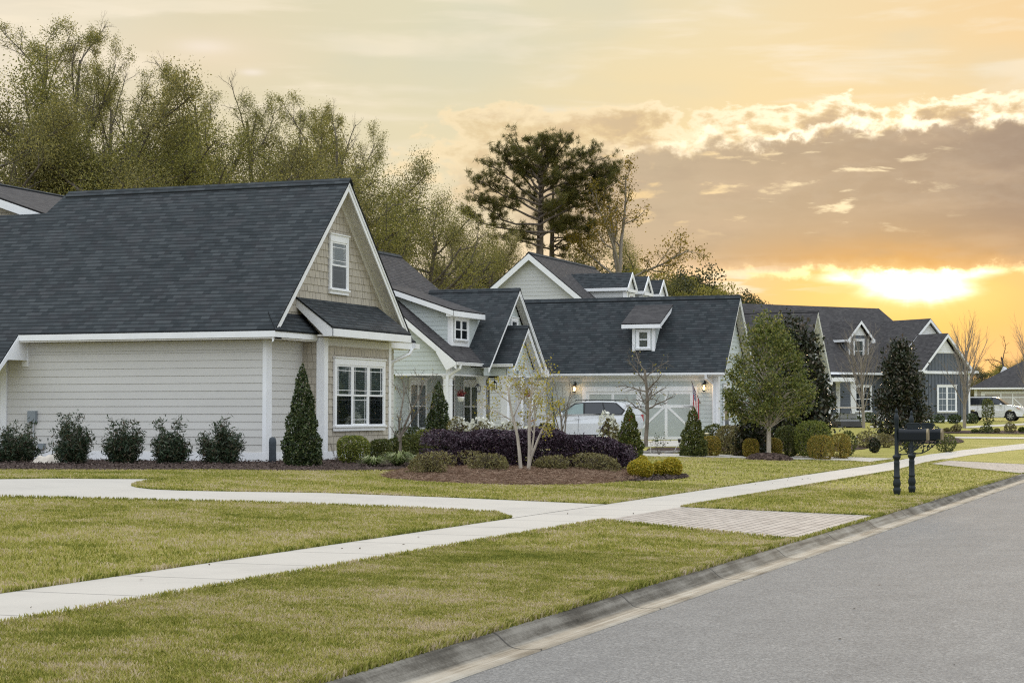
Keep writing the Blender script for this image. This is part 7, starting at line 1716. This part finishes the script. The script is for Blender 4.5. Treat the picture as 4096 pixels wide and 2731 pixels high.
basket(1843, 1590, 70.6, 'white hanging pot with red plant beside the porch corner column'); basket(2112, 1592, 73.6, 'white hanging pot inside the portico, behind the pale stems')
def pendant(px, py, Y, label):
    c = on_y(px, py, Y); R = empty('pendant_lantern', c, label, 'lamp', 'black lanterns hanging in the porch')
    mb = MB(); mb.tube([c+V3(0,0,.18), (c[0], c[1], 3.4)], .008, 5); mb.build('rod', M_BLACK, R)
    mb = MB(); mb.lathe([(.10,-.16),(.11,-.14),(.10,-.12)], c, 8); mb.lathe([(.12,.08),(.06,.15),(.02,.19)], c, 8)
    for k in range(6): t = k*1.047; mb.tube([c+V3(.10*math.cos(t), .10*math.sin(t), -.14), c+V3(.11*math.cos(t), .11*math.sin(t), .09)], .008, 4)
    mb.build('lamp_cage', M_BLACK, R); MB().lathe([(.0,-.10),(.03,-.09),(.03,.02),(.0,.04)], c, 8).build('candle', M_TRIM, R)
pendant(1912, 1552, 71.5, 'black lantern hanging behind the inner porch column'); pendant(1978, 1540, 73.5, 'black lantern hanging beside the portico column')
# house number over the portico
fc = bpy.data.curves.new('house_number', 'FONT'); fc.body = '212'; fc.size = .17; fc.extrude = .006; fo = bpy.data.objects.new('house_number', fc); COL.objects.link(fo)
me = bpy.data.meshes.new_from_object(fo); bpy.data.objects.remove(fo); fo = bpy.data.objects.new('house_number', me); COL.objects.link(fo); me.materials.clear(); me.materials.append(M_BLACK)
fo.location = (-27.66, 73.75, 3.36); fo.rotation_euler = (math.pi/2, 0, math.pi/2); tag(fo, 'small black house number on the pale green portico beam', 'house number')
# lights on stakes, stones, marker flag
GP = 'slim path lights on pale stakes'
def path_light(px, base, top, label):
    p = at(px, base); D = np.dot(p-CAM, FW); h = (base-top)*D/FPX; R = empty('path_light', p, label, 'path light', GP)
    MB().tube([p, p+V3(0,0,h-.02)], .010, 8).build('stake', plain('pale_stake', (.6,.58,.52), .4), R)
    MB().lathe([(.0,0),(.03,-.02),(.085,.0),(.088,.018),(.04,.035),(0,.04)], p+V3(0,0,h-.03), 14).build('lamp_head', plain('cream_lamp_head', (.70,.62,.45), .4), R, smooth=True)
path_light(2603, 1815, 1762, 'short path light left of the stone edging'); path_light(2795, 1806, 1731, 'path light in front of the evergreen under the flag, left of a pair'); path_light(2828, 1808, 1731, 'path light at the right end of the stone edging')
p = at(2697, 1806); R = empty('garden_spotlight', p, 'black spotlight on a leaning pale stick before the garage door', 'garden light'); top = p+V3(.17,.02,.36)
MB().tube([p, top], .009, 6).build('stake', M_TRIM, R); MB().lathe([(.0,0),(.035,.01),(.055,.10),(.05,.13),(0,.13)], top-V3(0,0,.06), 10).build('lamp_head', M_BLACK, R, smooth=True)
M_STONE = plain('edging_stone', (.22,.205,.185), .9, .3, 9)
xs_ = np.linspace(2560, 2812, 12); rd = random.Random(3)
for i, px in enumerate(xs_):
    p = at(px, 1813+(i % 2)); mb = MB(); L, h, d = .155+rd.uniform(-.02,.02), .085+rd.uniform(-.015,.02), .10
    rg = np.random.default_rng(30+i)
    if i == 11: L, h = .13, .13
    Vv = []
    for a in np.linspace(0, 2*math.pi, 13)[:-1]:
        Vv.append((np.sign(math.cos(a))*abs(math.cos(a))**.5*L, np.sign(math.sin(a))*abs(math.sin(a))**.5*d))
    rings = [(1.0, -.03), (1.03, h*.4), (.96, h*.8), (.75, h)]
    VV = []; FF = []
    for s_, z in rings:
        for x, y in Vv: VV.append((x*s_+rg.normal()*.006, y*s_+rg.normal()*.006, z+rg.normal()*.004))
    for k in range(3):
        for j in range(12): FF.append((k*12+j, k*12+(j+1) % 12, (k+1)*12+(j+1) % 12, (k+1)*12+j))
    n0 = len(VV); VV.append((0, 0, h)); 
    for j in range(0, 12, 1): FF.append((36+j, 36+(j+1) % 12, n0, n0))
    VV = np.array(VV); me = bpy.data.meshes.new('edging_stone'); me.from_pydata(VV.tolist(), [], [tuple(dict.fromkeys(f)) for f in FF]); me.materials.append(M_STONE); o = bpy.data.objects.new('edging_stone', me); COL.objects.link(o)
    o.location = tuple(p); o.rotation_euler = (0, 0, YAW+rd.uniform(-.1, .1)); tag(o, 'round end stone of the garden edging, beside a path light' if i == 11 else 'grey edging stone of the low row before the pale green garage', 'stone', 'edging stones before the garage')
p = at(2546, 1912); p[2] += .0; D = np.dot(p-CAM, FW); R = empty('marker_flag', p-FW*V3(1,1,0)*.02, 'small orange marker flag in the golden globe shrub', 'marker flag'); h = 28*D/FPX+.05
o_ = ORG[R.name]; MB().tube([o_, o_+V3(.02,0,h)], .003, 5).build('wire', M_METER, R); mb = MB(); t = o_+V3(.02,0,h); mb.prism([t, t+V3(.02,0,-.15), t+V3(.14,-.02,-.19), t+V3(.10,-.01,-.05)], (0,.004,0)); mb.build('pennant', plain('orange_plastic', (.85,.22,.05), .5), R)
q = on_d(2228, 1652, 57.8); z = float(terr(q[0], q[1])); o = MB().tube([(q[0], q[1], z-.1), (q[0]-.16, q[1], z+1.75)], .022, 8).build('tree_stake', plain('green_stake', (.03,.055,.05), .6)); tag(o, 'dark green stake leaning by the young bare tree', 'stake')
p = at(3045, 1800); c = p+FW*V3(1,1,0)*1.2; R = empty('utility_pedestal', c, 'grey green utility pedestal behind the lawn tree trunk', 'utility box'); m_ = plain('grey_green_metal', (.10,.125,.12), .6); MB().box(c-V3(.12,.12,.0), c+V3(.12,.12,.42)).build('cabinet', m_, R, bevel=.015); MB().box(c+V3(-.14,-.14,.42), c+V3(.14,.14,.47)).build('lid', m_, R, bevel=.01)
# leaves blown on the road and pavement
rg = np.random.default_rng(12); n = 60; X = np.where(rg.random(n) < .7, rg.uniform(-4.4, 1.5, n), rg.uniform(-9.4, -8.2, n)); Y = rg.uniform(12, 46, n); Z = np.where(X > -4.6, .034, .215); C = np.stack([X, Y, Z+.004], 1)
V, F = leaf_quads(C, .035, .022, rg, None, 0, .93); tag(raw_mesh('fallen_leaves', V, F, M_leaf('dead_leaf', [(.05,.03,.02), (.12,.08,.05), (.2,.14,.08)], trans=.1)), 'a few dry brown leaves blown over the street', 'leaves', None, 'stuff')
